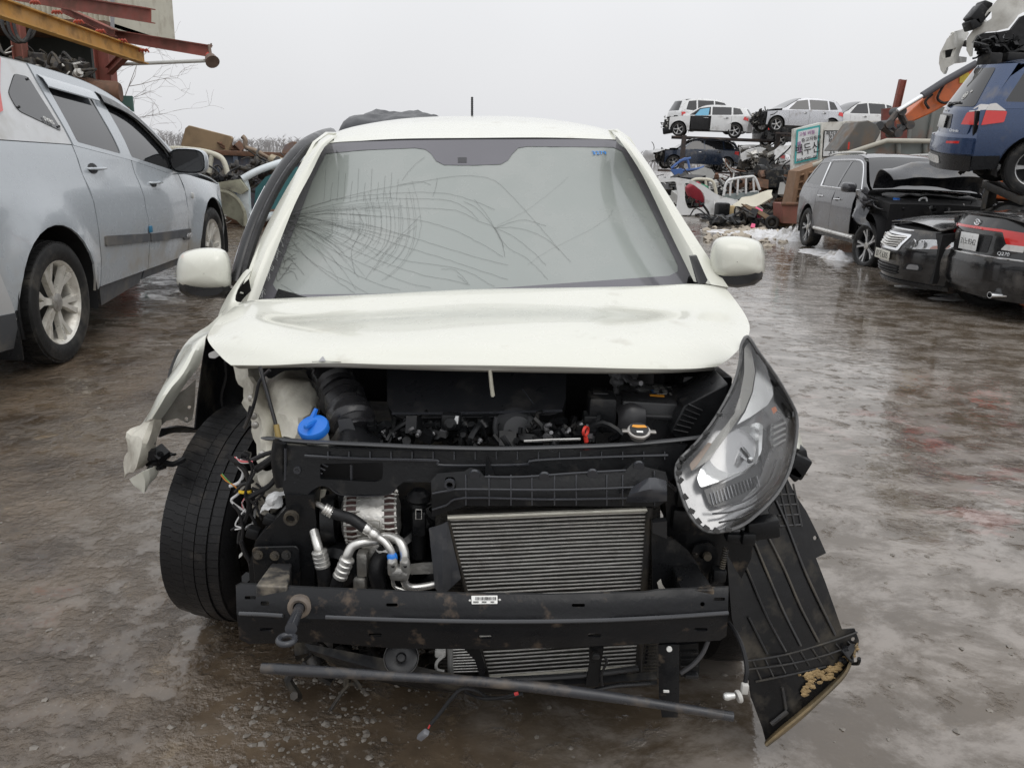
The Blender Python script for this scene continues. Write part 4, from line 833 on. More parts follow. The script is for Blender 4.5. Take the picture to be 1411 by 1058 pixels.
# --- wiring torn out beside the wheel
def z2(x, y): return (200+x/3.779, 560+y/3.779)
def wire(pts, r, m, name='torn_wire', y=1.72):
    mb = MB(); mb.tube(crom([P(*z2(*p[:2]), p[2] if len(p) > 2 else y) for p in pts], 5), r, 7); return part(mb, name, m)
wire([(425, 250), (470, 285), (540, 285), (620, 250), (690, 230)], .0055, rubberw, 'wiring_loom', 1.70)
wire([(470, 290), (510, 320), (535, 370), (540, 440), (545, 520), (520, 600), (495, 660), (490, 710)], .006, rubberw, 'wiring_loom', 1.71)
wire([(545, 470), (600, 440), (650, 410), (690, 360), (720, 310)], .0065, rubberw, 'wiring_loom', 1.69)
wire([(455, 510), (490, 550), (510, 640), (505, 720), (540, 800), (550, 860), (535, 920)], .0042, rubberw, 'wiring_loom', 1.7)
wire([(500, 700), (520, 760), (545, 800)], .006, rubberw, 'wiring_loom', 1.69)
wire([(575, 330), (620, 300), (690, 250)], .009, rubberw, 'wiring_loom', 1.71)
wire([(515, 110), (535, 60), (550, 0)], .0045, rubberw, 'wiring_loom', 1.8)
wire([(395, 355), (420, 385), (460, 410), (490, 440)], .0016, mat('orange wire', (.6, .22, .04), .5)); wire([(400, 350), (440, 395), (492, 436)], .0014, mat('green wire', (.15, .35, .1), .5))
wire([(488, 443), (520, 448), (552, 444)], .0042, mat('yellow tape', (.75, .5, .03), .45), 'taped_wire', 1.705)
for k, mm in enumerate((mat('pink wire', (.65, .2, .22), .5), mat('red wire', (.55, .05, .05), .5), mat('white wire', (.6, .6, .6), .5))):
    wire([(550, 450+k*4), (520, 475+k*3), (505, 505), (512+k*6, 545)], .0015, mm); wire([(465+k*4, 262), (500, 282+k*5), (560, 285+k*3)], .0014, mm, y=1.694)
for p_, y_, d_ in (((565, 655), 1.67, (.03, .025, .026)), ((655, 590), 1.64, (.032, .025, .02)), ((525, 255), 1.72, (.02, .02, .018))): cn = MB(); cn.box(P(*z2(*p_), y_), d_, Matrix.Rotation(.3, 3, 'Y'), .004); part(cn, 'plug', blackp)
gw = random.Random(19)
for i in range(16):
    x, y = gw.uniform(470, 620), gw.uniform(230, 560); q = [(x, y)]
    for k in range(4): q.append((q[-1][0]+gw.uniform(-55, 55), q[-1][1]+gw.uniform(5, 75)))
    wire(q, gw.choice((.0018, .003, .0042)), rubberw if i % 5 else MATS['white wire'], 'torn_wire', 1.70+gw.uniform(-.02, .03))
sc = MB(); sc.prism([P(*z2(x, y), 1.72) for x, y in ((490, 770), (508, 755), (505, 775), (487, 790))], (0, .002, 0)); part(sc, 'paper_scrap', paperw)

# --- bumper beam: folded steel, bowed forward, slotted
def z7(x, y): return (310+x/3.8135, 780+y/3.8135)
def bY(x, y):
    t = (x-665)/340; r = 855-12*t*t*(1 if t > 0 else .5); k = (y-r)/42
    return 1.405+.05*t*t+.03*k*k*(1 if k < 0 else .7)-.004*math.exp(-(k*9)**2)
btop = [(325, 808), (332, 804), (415, 809), (530, 814), (648, 818), (760, 819), (889, 816), (906, 813), (1004, 809)]
bbot = [(1003, 848), (1001, 876), (992, 882), (838, 889), (753, 893), (640, 894), (546, 893), (504, 890), (440, 884), (375, 886), (343, 887), (330, 880), (326, 845)]
def slot(cx, cy, w, h): return roundc([(cx-w, cy-h), (cx+w, cy-h), (cx+w, cy+h), (cx-w, cy+h)], h*.9, 3)
hol = [slot(345, 823, 8, 2.2), slot(365, 831, 6, 3), slot(540, 833, 8, 2.2), slot(517, 874.5, 9, 2.2), slot(668, 877.5, 9, 2.2), slot(797, 833.5, 9, 2.2), slot(819, 875, 9, 2.2), slot(991, 825, 8, 2.2), slot(966, 867, 9, 2.2), [(p[0], p[1]) for p in arch(968, 832, 3.2, 0, 330, 10)], slot(367, 867, 9, 2.2)]
bm_ = MB().panel(btop+bbot, lambda x, y: P(x, y, bY(x, y)), 7, hol, ustep=22)
bmo = part(bm_, 'bumper_beam', mat('scuffed black beam', (.0095, .01, .0115), .34, var=.3, scale=8, rvar=.14, bump=.1, bscale=90, dirt=(.17, .125, .09), damt=.1, dscale=20, spec=.28), solid=.004)
rl = MB(); rl.tube(crom([P(x, y, bY(x, y)-.003) for x, y in ((449, 850), (560, 854), (680, 856), (800, 855), (900, 851), (1003, 844))], 5), .0045, 8); rl.tube(crom([P(x, y, bY(x, y)-.003) for x, y in ((330, 845), (360, 846), (390, 848))], 5), .0045, 8); part(rl, 'beam_ridge', mat('ridge highlight', (.055, .057, .062), .3, var=.2), parent=bmo)  # ridge coloured paler than the beam as a painted highlight
bk = MB().panel([(345, 815), (985, 818), (985, 872), (345, 875)], lambda x, y: P(x, y, bY(x, y)+.05), 30, ustep=60); part(bk, 'beam_back', dark, parent=bmo, solid=.004)
tb_ = MB(); tb_.grid([[P(x, y, bY(x, y)+d) for x, y in btop] for d in (.001, .05)]); tb_.grid([[P(x, y, bY(x, y)+d) for x, y in bbot[1:-1]] for d in (.001, .05)]); part(tb_, 'beam_flange', blackm, parent=bmo, solid=.003)
sk = MB().panel(roundc([(649.5, 820.5), (685.5, 820), (685.5, 831.5), (650, 832)], 1), lambda x, y: P(x, y, bY(x, y)-.003), 20); sko = part(sk, 'barcode_sticker', paperw, parent=bmo)
bc_ = MB(); rg2 = random.Random(2); x = 655
while x < 683:
    wd = rg2.choice((.4, .6, 1.0)); bc_.add([P(a, b, bY(a, b)-.0042) for a, b in ((x, 822), (x+wd, 822), (x+wd, 826.5), (x, 826.5))], [(0, 1, 2, 3)]); x += wd+rg2.choice((.4, .6, .9))
for x0, x1 in ((652, 661), (664, 671), (676, 682)):
    for i in range(int((x1-x0)/1.3)): bc_.add([P(a, b, bY(a, b)-.0042) for a, b in ((x0+i*1.3, 828), (x0+i*1.3+.9, 828), (x0+i*1.3+.9, 830.2), (x0+i*1.3, 830.2))], [(0, 1, 2, 3)])
part(bc_, 'barcode_print', ink, parent=bmo, smooth=False)
mk = MB()
for x, y in ((647.5, 827), (688.5, 826)): mk.lathe([(0, .0026), (-.001, 0)], P(x, y, bY(x, y)-.002), (0, 1, 0), 10)
part(mk, 'white_dab', paperw, parent=bmo)
# towing eye screwed into the beam
te = MB(); b0 = P(413, 836, bY(413, 836)); te.lathe([(.006, .026), (-.004, .025), (-.008, .018), (-.006, .013)], b0, (0, 1, -.15), 24); part(te, 'eye_socket', mat('rust edged steel', (.12, .1, .085), .55, var=.4, scale=30, dirt=(.25, .2, .15), damt=.5, dscale=20))
te = MB(); b1 = P(401, 866, 1.33); te.tube([b0, (b0*.5+b1*.5), b1], [.011, .0105, .012], 12); rc_ = P(395, 881, 1.315)
ry_ = (rc_-b0).normalized(); rx_ = Vector((1, .15, 0)); rn = rx_.cross(ry_).normalized(); rx_ = ry_.cross(rn)
te.tube([rc_+(rx_*math.cos(2*math.pi*i/28)+ry_*math.sin(2*math.pi*i/28)*1.08)*.0155 for i in range(29)], .0062, 10, caps=False); part(te, 'towing_eye', litrib)
# --- horn, lower rail and the parts hanging underneath
hn = MB(); hc = P(553, 906, 1.52); hn.lathe([(-.03, 0), (-.03, .03), (-.01, .037), (.0, .038), (.006, .036), (.007, .03), (.004, .012), (.008, .008), (.008, 0)], hc, (.05, -.75, .6), 34); part(hn, 'horn', satin)
hn = MB(); hn.lathe([(-.002, .0385), (.004, .0395), (.009, .0375)], hc, (.05, -.75, .6), 34); hn.lathe([(-.016, .035), (-.010, .0385), (-.006, .0385)], hc, (.05, -.75, .6), 34); part(hn, 'horn_rim', mat('grey rim', (.2, .2, .2), .45))
dr_ = MB(); dr_.box(P(607, 898, 1.56), (.025, .02, .02), None, .004); dr_.tube(crom([P(x, y, 1.55) for x, y in ((612, 902), (602, 912), (602, 922), (612, 925))], 4), .004, 7); part(dr_, 'drain_fitting', mat('pale grey plastic', (.5, .5, .48), .5))
dr_ = MB(); dr_.tube([P(620, 893, 1.565), P(621, 928, 1.565)], .007, 8); part(dr_, 'receiver_tube', mat('grey tube', (.35, .35, .34), .45, metal=.4))
f2 = MB()
for i in range(9): f2.tube([P(624, 895+i*3.8, 1.565), P(662, 893+i*3.9, 1.565)], .0016, 5)
part(f2, 'lower_radiator_tubes', finm)
lr = MB().loft([rowP([(420, 886, 1.6), (520, 905, 1.55), (640, 930, 1.52), (760, 935, 1.52), (905, 925, 1.55)]), rowP([(430, 900, 1.6), (520, 930, 1.54), (640, 952, 1.51), (760, 948, 1.51), (905, 940, 1.55)]), rowP([(440, 905, 1.75), (520, 938, 1.72), (640, 955, 1.7), (760, 952, 1.7), (905, 945, 1.72)])], 5, 3); part(lr, 'lower_cross_member', blackd, solid=.006)
lq = MB(); lq.tube(crom([P(x, y, 1.515) for x, y in ((690, 936), (760, 933), (820, 928), (880, 920))], 4), .007, 8); lq.tube(crom([P(x, y, 1.51) for x, y in ((820, 950), (850, 944), (880, 942), (905, 940))], 4), .005, 8); part(lq, 'lower_rail', satin)
sp1 = MB().panel([(812, 893), (832, 893), (830, 905), (824, 945), (806, 946), (812, 920)], PB(1.50), 10); part(sp1, 'radiator_bracket', blackp, solid=.01)
sp1 = MB(); sp1.tube(crom([P(x, y, 1.49) for x, y in ((833, 905), (836, 912), (829, 928), (830, 944))], 4), .003, 6); sp1.box(P(821, 903, 1.485), (.016, .012, .014), None, .003); part(sp1, 'bracket_clip', satin)
sp1 = MB().panel([(640, 894), (661, 894), (668, 915), (668, 935), (662, 936), (655, 910)], PB(1.52), 12); part(sp1, 'air_guide', blackp, solid=.006)
ps = MB().panel([(907, 888), (936, 888), (936, 960), (934, 988), (912, 988), (908, 960)], lambda x, y: P(x, y, 1.46-.0002*(y-888)-.012*math.cos((x-921)/15)), 12, ustep=4); part(ps, 'lower_post', blackm, solid=.03)
ps = MB().panel([(936, 888), (962, 886), (964, 915), (963, 933), (938, 932)], PB(1.52), 12); part(ps, 'undertray_corner', blackp, solid=.02)
ps = MB()
for i in range(3): ps.tube([P(938, 900+i*9, 1.515), P(962, 899+i*9, 1.515)], .002, 5)
ps.box(P(952, 929, 1.5), (.03, .02, .01), None, .002); part(ps, 'undertray_ribs', satin)
ps = MB(); ps.tube(crom([P(x, y, 1.48) for x, y in ((976, 882), (968, 900), (955, 915), (938, 927))], 5), .005, 8); part(ps, 'washer_tube', mat('grey hose', (.07, .07, .075), .4))
ps = MB(); ps.lathe([(0, .006), (-.004, .006), (-.004, 0)], P(922, 893, 1.44), (0, 1, 0), 10); ps.box(P(918, 952, 1.43), (.012, .004, .004)); part(ps, 'post_marks', paperw)
# the loose bar
lb_ = MB(); bp_ = crom([P(x, y, yy) for x, y, yy in ((361, 920, 1.36), (440, 925, 1.35), (540, 931, 1.345), (677, 940, 1.35), (800, 954, 1.36), (920, 972, 1.37), (1010, 987, 1.36))], 6)
lb_.tube(bp_, [.0105+.0012*math.sin(i*.35) for i in range(len(bp_))], 12); part(lb_, 'hanging_bar', mat('muddy black bar', (.035, .036, .04), .32, var=.35, scale=18, dirt=(.16, .13, .1), damt=.2, dscale=15))
# wire with a plug hanging below
wv = MB(); wv.tube(crom([P(x, y, yy) for x, y, yy in ((720, 955, 1.5), (700, 960, 1.49), (675, 961, 1.48), (655, 951, 1.46), (636, 949, 1.45), (622, 962, 1.44), (608, 980, 1.43), (593, 998, 1.417))], 6), .0042, 8); wo = part(wv, 'hanging_wire', rubberw)
wv = MB(); wv.tube([P(593, 997, 1.417), P(590, 1003, 1.415)], .002, 6); part(wv, 'red_wire_end', MATS['red wire'], parent=wo)
wv = MB(); a0, a1 = P(589, 1003, 1.415), P(577, 1021, 1.405); wv.box((a0+a1)/2, (.014, .013, (a1-a0).length), frame((0, 0, 0), (a1-a0).cross(Vector((0, 1, 0))), (0, 1, .4)).to_3x3(), .003); wv.box((a0+a1)/2+Vector((.002, -.006, .004)), (.008, .006, .016), frame((0, 0, 0), (a1-a0).cross(Vector((0, 1, 0))), (0, 1, .4)).to_3x3(), .002)
part(wv, 'wire_plug', mat('slate plug', (.2, .205, .22), .45), parent=wo)
wv = MB(); wv.tube(crom([P(x, y, 1.47) for x, y in ((640, 953), (665, 962), (690, 961), (712, 955))], 5), .0034, 6); part(wv, 'red_banded_wire', rubberw)
wv = MB(); wv.tube([P(709, 956, 1.467), P(714, 954.5, 1.467)], .0042, 6); part(wv, 'red_band', MATS['red wire'])
# bulb dangling on its lead
bu = MB(); bu.tube(crom([P(x, y, yy) for x, y, yy in ((1004, 858, 1.48), (1014, 872, 1.44), (1024, 895, 1.40), (1029, 922, 1.37), (1026, 944, 1.36))], 6), .005, 8); bl_ = part(bu, 'bulb_lead', rubberw)
bu = MB(); bu.box(P(1026, 948, 1.355), (.014, .014, .022), None, .003); bu.lathe([(-.004, .0), (-.004, .012), (.0, .0135), (.004, .012), (.006, .006)], P(1018, 959, 1.35), (1, .2, .25), 18); part(bu, 'bulb_holder', mat('pale socket', (.5, .49, .46), .45, var=.15), parent=bl_)
bu = MB(); bu.lathe([(0, .006), (-.008, .007), (-.016, .0085), (-.022, .006), (-.024, 0)], P(1012, 958, 1.35), (1, .1, .1), 16); part(bu, 'bulb', mat('bulb glass', (.62, .62, .6), .12, metal=.5), parent=bl_)

# --- headlight
def zh(x, y): return (900+x/3.307, 440+y/3.307)
hlo = [(430, 78), (480, 150), (560, 260), (630, 380), (655, 450), (650, 560), (620, 690), (560, 800), (470, 890), (400, 940), (330, 962), (250, 965), (195, 925), (148, 850), (112, 740), (104, 690), (120, 640), (200, 560), (290, 440), (370, 290), (398, 180), (402, 120)]
hlp = [(p.x, p.y) for p in crom([Vector((*zh(*p), 0)) for p in hlo], 3, True)]
hcx, hcy = 1020, 615
def base(x, y): # leaning plane: bottom-inboard nearest, top-outboard furthest back
    return 1.47+.0011*(730-y)+.0008*max(0, x-1000)+.0022*max(0, x-1045)
def depthin(x, y):
    d = min(((x-a)**2+(y-b)**2)**.5 for a, b in hlp); return d
def HL(x, y):
    d = depthin(x, y); return P(x, y, base(x, y)-.032*(1-math.exp(-d/16.)))
hshell = MB(); n_ = len(hlp)
ring0 = [P(x, y, base(x, y)+.004) for x, y in hlp]; ring1 = [P(hcx+(x-hcx)*.97, hcy+(y-hcy)*.97, base(x, y)+.06) for x, y in hlp]; ring2 = [P(hcx+(x-hcx)*.7, hcy+(y-hcy)*.75, base(x, y)+.16) for x, y in hlp]
for rr_ in (ring0, ring1, ring2): rr_.append(rr_[0])
hshell.grid([ring0, ring1, ring2]); hshell.f.append(tuple(range(2*(n_+1), 3*(n_+1)-1)))
hl = part(hshell, 'headlight', mat('headlight housing', (.03, .03, .032), .45, var=.2))
hw = part(MB().panel(hlp, lambda x, y: P(x, y, base(x, y)+.045+.0012*max(0, 590-y)), 12), 'lamp_bezel', mat('grey lamp bezel', (.42, .42, .43), .22, metal=.5, var=.15), parent=hl)
def zpan(pts, name, m, yo, step=10, rnd=3, fn=None, solid=.0):
    q = roundc([zh(*p) for p in pts], rnd); return part(MB().panel(q, fn or (lambda x, y: P(x, y, base(x, y)+yo)), step), name, m, parent=hl, solid=solid)
zpan([(445, 110), (480, 160), (540, 290), (548, 345), (522, 390), (450, 440), (383, 478), (420, 420), (455, 330), (470, 230), (450, 150)], 'sky_white_reflector', mat('sky white reflector', (.88, .89, .9), .25, coat=.5, var=.02), 0, solid=.004, fn=lambda x, y: P(x, y, base(x, y)-.012+.0011*max(0, 585-y)))  # white colour in place of sky mirrored by the lamp chrome
zpan([(415, 130), (440, 100), (450, 150), (465, 235), (450, 330), (415, 415), (330, 540), (255, 640), (180, 690), (165, 665), (270, 560), (370, 430), (400, 330), (415, 240)], 'smoked_band', mat('smoked band', (.26, .255, .24), .3, var=.15), .016)
def bowl(cx, cy, rx, ry, dep):
    return lambda x, y: P(x, y, base(x, y)+.02+dep*max(0, 1-((x-cx)/rx)**2-((y-cy)/ry)**2))
zpan([(370, 500), (470, 470), (497, 480), (492, 600), (470, 650), (420, 690), (300, 740), (215, 768), (198, 725), (215, 680), (300, 590)], 'reflector_bowl', mat('reflector chrome', (.86, .87, .88), .2, metal=.4, var=.06, bump=.3, bscale=18), 0, 5, 4, bowl(1008, 620, 46, 44, .06), .002)
zpan([(230, 770), (320, 745), (430, 695), (490, 640), (500, 690), (470, 760), (400, 830), (270, 855), (250, 830)], 'lower_bezel', mat('dark ribbed bezel', (.05, .05, .053), .25, var=.2), .03)
rb_ = MB()
for i in range(15):
    x = 262+i*15; a, b = zh(x, 790-i*5.5), zh(x+14, 845-i*6); rb_.tube([P(*a, base(*a)+.026), P(*b, base(*b)+.026)], .0016, 5)
part(rb_, 'bezel_ribs', mat('satin silver rib', (.3, .3, .31), .25, metal=.8), parent=hl)
rb_ = MB()
for pts in ([(245, 855), (330, 850), (430, 820), (520, 740), (560, 640)], [(270, 885), (360, 875), (470, 830), (560, 740), (600, 640)], [(300, 925), (400, 900), (500, 840), (590, 740), (625, 620)]):
    q = [zh(*p) for p in pts]; rb_.tube(crom([P(*a, base(*a)+.022) for a in q], 5), .0024, 6)
part(rb_, 'lamp_trim_line', mat('smoked chrome', (.4, .4, .42), .2, metal=.9), parent=hl)
zpan([(535, 480), (590, 450), (610, 490), (600, 560), (545, 600), (530, 545)], 'side_lamp', chrome, .022, 6, 2, None, .004)
rb_ = MB()
for i in range(4): a, b = zh(545, 495+i*28), zh(600, 470+i*26); rb_.tube([P(*a, base(*a)+.016), P(*b, base(*b)+.016)], .003, 6)
part(rb_, 'side_lamp_flutes', mat('clear fluted plastic', (.6, .6, .6), .15, coat=.5), parent=hl)
zpan([(538, 405), (558, 396), (566, 415), (548, 432)], 'amber_bulb', mat('amber', (.75, .22, .08), .3), .014, 6, 1)
zpan([(165, 660), (250, 560), (268, 565), (200, 665), (175, 690)], 'orange_reflector', mat('faded amber', (.28, .2, .15), .3), .012, 8, 1)
zpan([(480, 480), (530, 520), (530, 600), (500, 680), (490, 610)], 'inner_bezel_wall', mat('dark inner wall', (.06, .06, .063), .25), .035)
bb = MB(); q = P(*zh(400, 600), base(*zh(400, 600))+.055); bb.lathe([(0, .012), (-.03, .009), (-.045, .008), (-.05, 0)], q, (-.2, 1, .1), 16); part(bb, 'lamp_bulb', chrome, parent=hl)
lens = MB(); rings = []
for k in (1, .985, .95, .88, .76, .6, .42, .22, .05):
    e = .034*(1-k**5); rings.append([P(hcx+(x-hcx)*k, hcy+(y-hcy)*k, base(hcx+(x-hcx)*k, hcy+(y-hcy)*k)-e) for x, y in hlp+hlp[:1]])
lens.grid(rings); part(lens, 'lens', glassmat('headlight lens', (.98, .985, .98), .995), parent=hl, ang=180)
le = MB(); le.tube([P(x, y, base(x, y)-.002) for x, y in hlp]+[P(*hlp[0], base(*hlp[0])-.002)], .004, 6); part(le, 'lens_rim', mat('scuffed lens rim', (.10, .10, .10), .35, var=.4, scale=40, dirt=(.3, .3, .29), damt=.12, dscale=30), parent=hl)
tb2 = MB()
for i in range(26, 64, 2):
    x, y = hlp[i % n_]; 
    if x < 1005: tb2.box(P(x+4, y-2, base(x, y)-.006), (.012, .006, .008), Matrix.Rotation(g.uniform(-1, 1), 3, 'Y'))
part(tb2, 'lens_tabs', kind='stuff', m=mat('grey tabs', (.07, .07, .07), .4), parent=hl, smooth=False)
bb = MB(); bb.box(P(1097, 640, 1.86), (.05, .05, .06), Matrix.Rotation(.4, 3, 'Y'), .008); bb.box(P(1101, 626, 1.88), (.03, .05, .04), Matrix.Rotation(-.3, 3, 'Y'), .006); bb.box(P(1093, 650, 1.85), (.04, .03, .03), Matrix.Rotation(.8, 3, 'Y'), .005); part(bb, 'lamp_bracket', blackp)
wr2 = MB().loft([rowP([(1070, 540, 1.9), (1090, 560, 1.92), (1098, 580, 1.95)]), rowP([(1080, 600, 1.86), (1097, 605, 1.88), (1106, 612, 1.92)]), rowP([(1085, 612, 1.84), (1100, 618, 1.86), (1108, 622, 1.9)])], 3, 3); part(wr2, 'wing_remnant', cream, solid=.003)
cn = MB(); cn.box(P(1050, 726, 1.58), (.07, .04, .045), Matrix.Rotation(-.2, 3, 'Y'), .006); cn.box(P(1030, 740, 1.57), (.03, .03, .03), None, .005); cn.box(P(1012, 738, 1.58), (.04, .03, .02), None, .004); part(cn, 'lamp_plug', blackp)

# --- torn-out arch liner, hanging down to the ground beside the beam
def zl(x, y): return (960+x/2.646, 640+y/2.646)
llo = [(330, 50), (360, 110), (400, 170), (440, 250), (472, 322), (435, 340), (470, 430), (530, 600), (576, 597), (592, 640), (585, 680), (560, 700), (552, 742), (500, 800), (400, 890), (310, 970), (255, 1020), (240, 960), (200, 850), (185, 740), (150, 640), (128, 560), (118, 440), (110, 330), (150, 290), (215, 285), (262, 240), (275, 200), (262, 165), (285, 120)]
def lY(x, y):
    t = (y-660)/360; s = (x-1000)/180
    return 1.70-.17*t+.10*s-.03*math.sin(t*3.1)+.012*math.sin(s*9)
lin = MB().panel([zl(*p) for p in llo], lambda x, y: P(x, y, lY(x, y)), 12, [[(p[0], p[1]) for p in arch(*zl(433, 267), 3.2, 0, 330, 10)], [(p[0], p[1]) for p in arch(*zl(571, 636), 3, 0, 330, 10)]])
lino = part(lin, 'torn_arch_liner', mat('muddy black liner', (.009, .009, .0095), .34, var=.4, scale=9, rvar=.15, bump=.1, bscale=40, dirt=(.08, .07, .055), damt=.22, dscale=12, spec=.28), solid=.004)
rb3 = MB()
for pts in ([(290, 130), (330, 220), (400, 400), (505, 620)], [(260, 260), (320, 380), (380, 520), (445, 645)], [(212, 285), (260, 400), (320, 540), (380, 660)], [(150, 300), (200, 420), (260, 560), (325, 680)], [(190, 555), (225, 625), (258, 690)], [(185, 715), (330, 690), (500, 640), (585, 610)], [(190, 745), (340, 725), (480, 690), (575, 655)], [(215, 790), (340, 765), (470, 735)]):
    rb3.tube(crom([P(*zl(*p), lY(*zl(*p))-.003) for p in pts], 5), .0042 if pts[0][1] < 600 else .003, 6, flat=.6)
for i in range(9):
    a, b = zl(205+i*43, 715-i*9), zl(235+i*44, 785-i*13); rb3.tube([P(*a, lY(*a)-.002), P(*b, lY(*b)-.002)], .0022, 5)
for i in range(4): a, b = zl(285+i*6, 110+i*38), zl(355+i*8, 108+i*37); rb3.tube([P(*a, lY(*a)-.002), P(*b, lY(*b)-.002)], .0026, 5)
for i in range(3): a, b = zl(300+i*26, 70), zl(335+i*24, 225); rb3.tube([P(*a, lY(*a)-.002), P(*b, lY(*b)-.002)], .0026, 5)
rb3.tube([P(*zl(272, 945), lY(*zl(272, 945))-.004), P(*zl(330, 898), lY(*zl(330, 898))-.004)], .006, 6)
rb3.tube([P(*zl(312, 810), lY(*zl(312, 810))-.002), P(*zl(325, 890), lY(*zl(325, 890))-.002)], .004, 6)
part(rb3, 'liner_ribs', mat('rib black', (.03, .03, .031), .4, var=.3, dirt=(.11, .095, .07), damt=.3, dscale=7), parent=lino)
lipm = mat('mud caked lip', (.10, .085, .055), .6, var=.5, scale=14, bump=.4, dirt=(.30, .21, .10), damt=.5, dscale=10)
lw = MB().loft([[P(*zl(x, y), lY(*zl(x, y))-.002) for x, y in ((590, 650), (552, 735), (480, 810), (390, 890), (300, 965), (252, 1012))], [P(*zl(x, y), lY(*zl(x, y))-.02) for x, y in ((578, 668), (545, 752), (476, 828), (385, 908), (298, 980), (250, 1022))], [P(*zl(x, y), lY(*zl(x, y))+.03) for x, y in ((575, 690), (540, 768), (470, 840), (385, 920), (300, 990), (255, 1024))]], 5, 4); part(lw, 'liner_lip', lipm, parent=lino, solid=.003)
md = MB(); g = random.Random(14); ochre = mat('ochre mud', (.30, .21, .10), .8, var=.4, scale=30, bump=.4)
for i in range(150):
    t = g.random(); k = g.random()
    if k < .35: c = (380+t*130, 775-t*35)
    elif k < .6: c = (390+t*60, 835-t*70)
    else: c = (470+t*110, 790-t*120)
    c = zl(c[0]+g.gauss(0, 7), c[1]+g.gauss(0, 6)); rr = g.uniform(.6, 4.2)
    pts = [(c[0]+rr*g.uniform(.6, 1.3)*math.cos(a)*1.5, c[1]+rr*g.uniform(.5, 1.1)*math.sin(a)) for a in [2*math.pi*q/7 for q in range(7)]]
    top = P(*c, lY(*c)-.009); ring = [P(*p, lY(*p)-.0045) for p in pts]; o = len(md.v); md.add(ring+[top], [(q, (q+1) % 7, 7) for q in range(7)])
part(md, 'dried_mud', ochre, parent=lino, kind='stuff')
dist = MB(); clutter(dist, (0, 0, 0), (1, 1, 1), 10, .01, .02, random.Random(9), lambda c: P(1163+c.x*14, 892+c.z*28, lY(1165, 900)-.01)); part(dist, 'torn_clips', blackd, parent=lino)
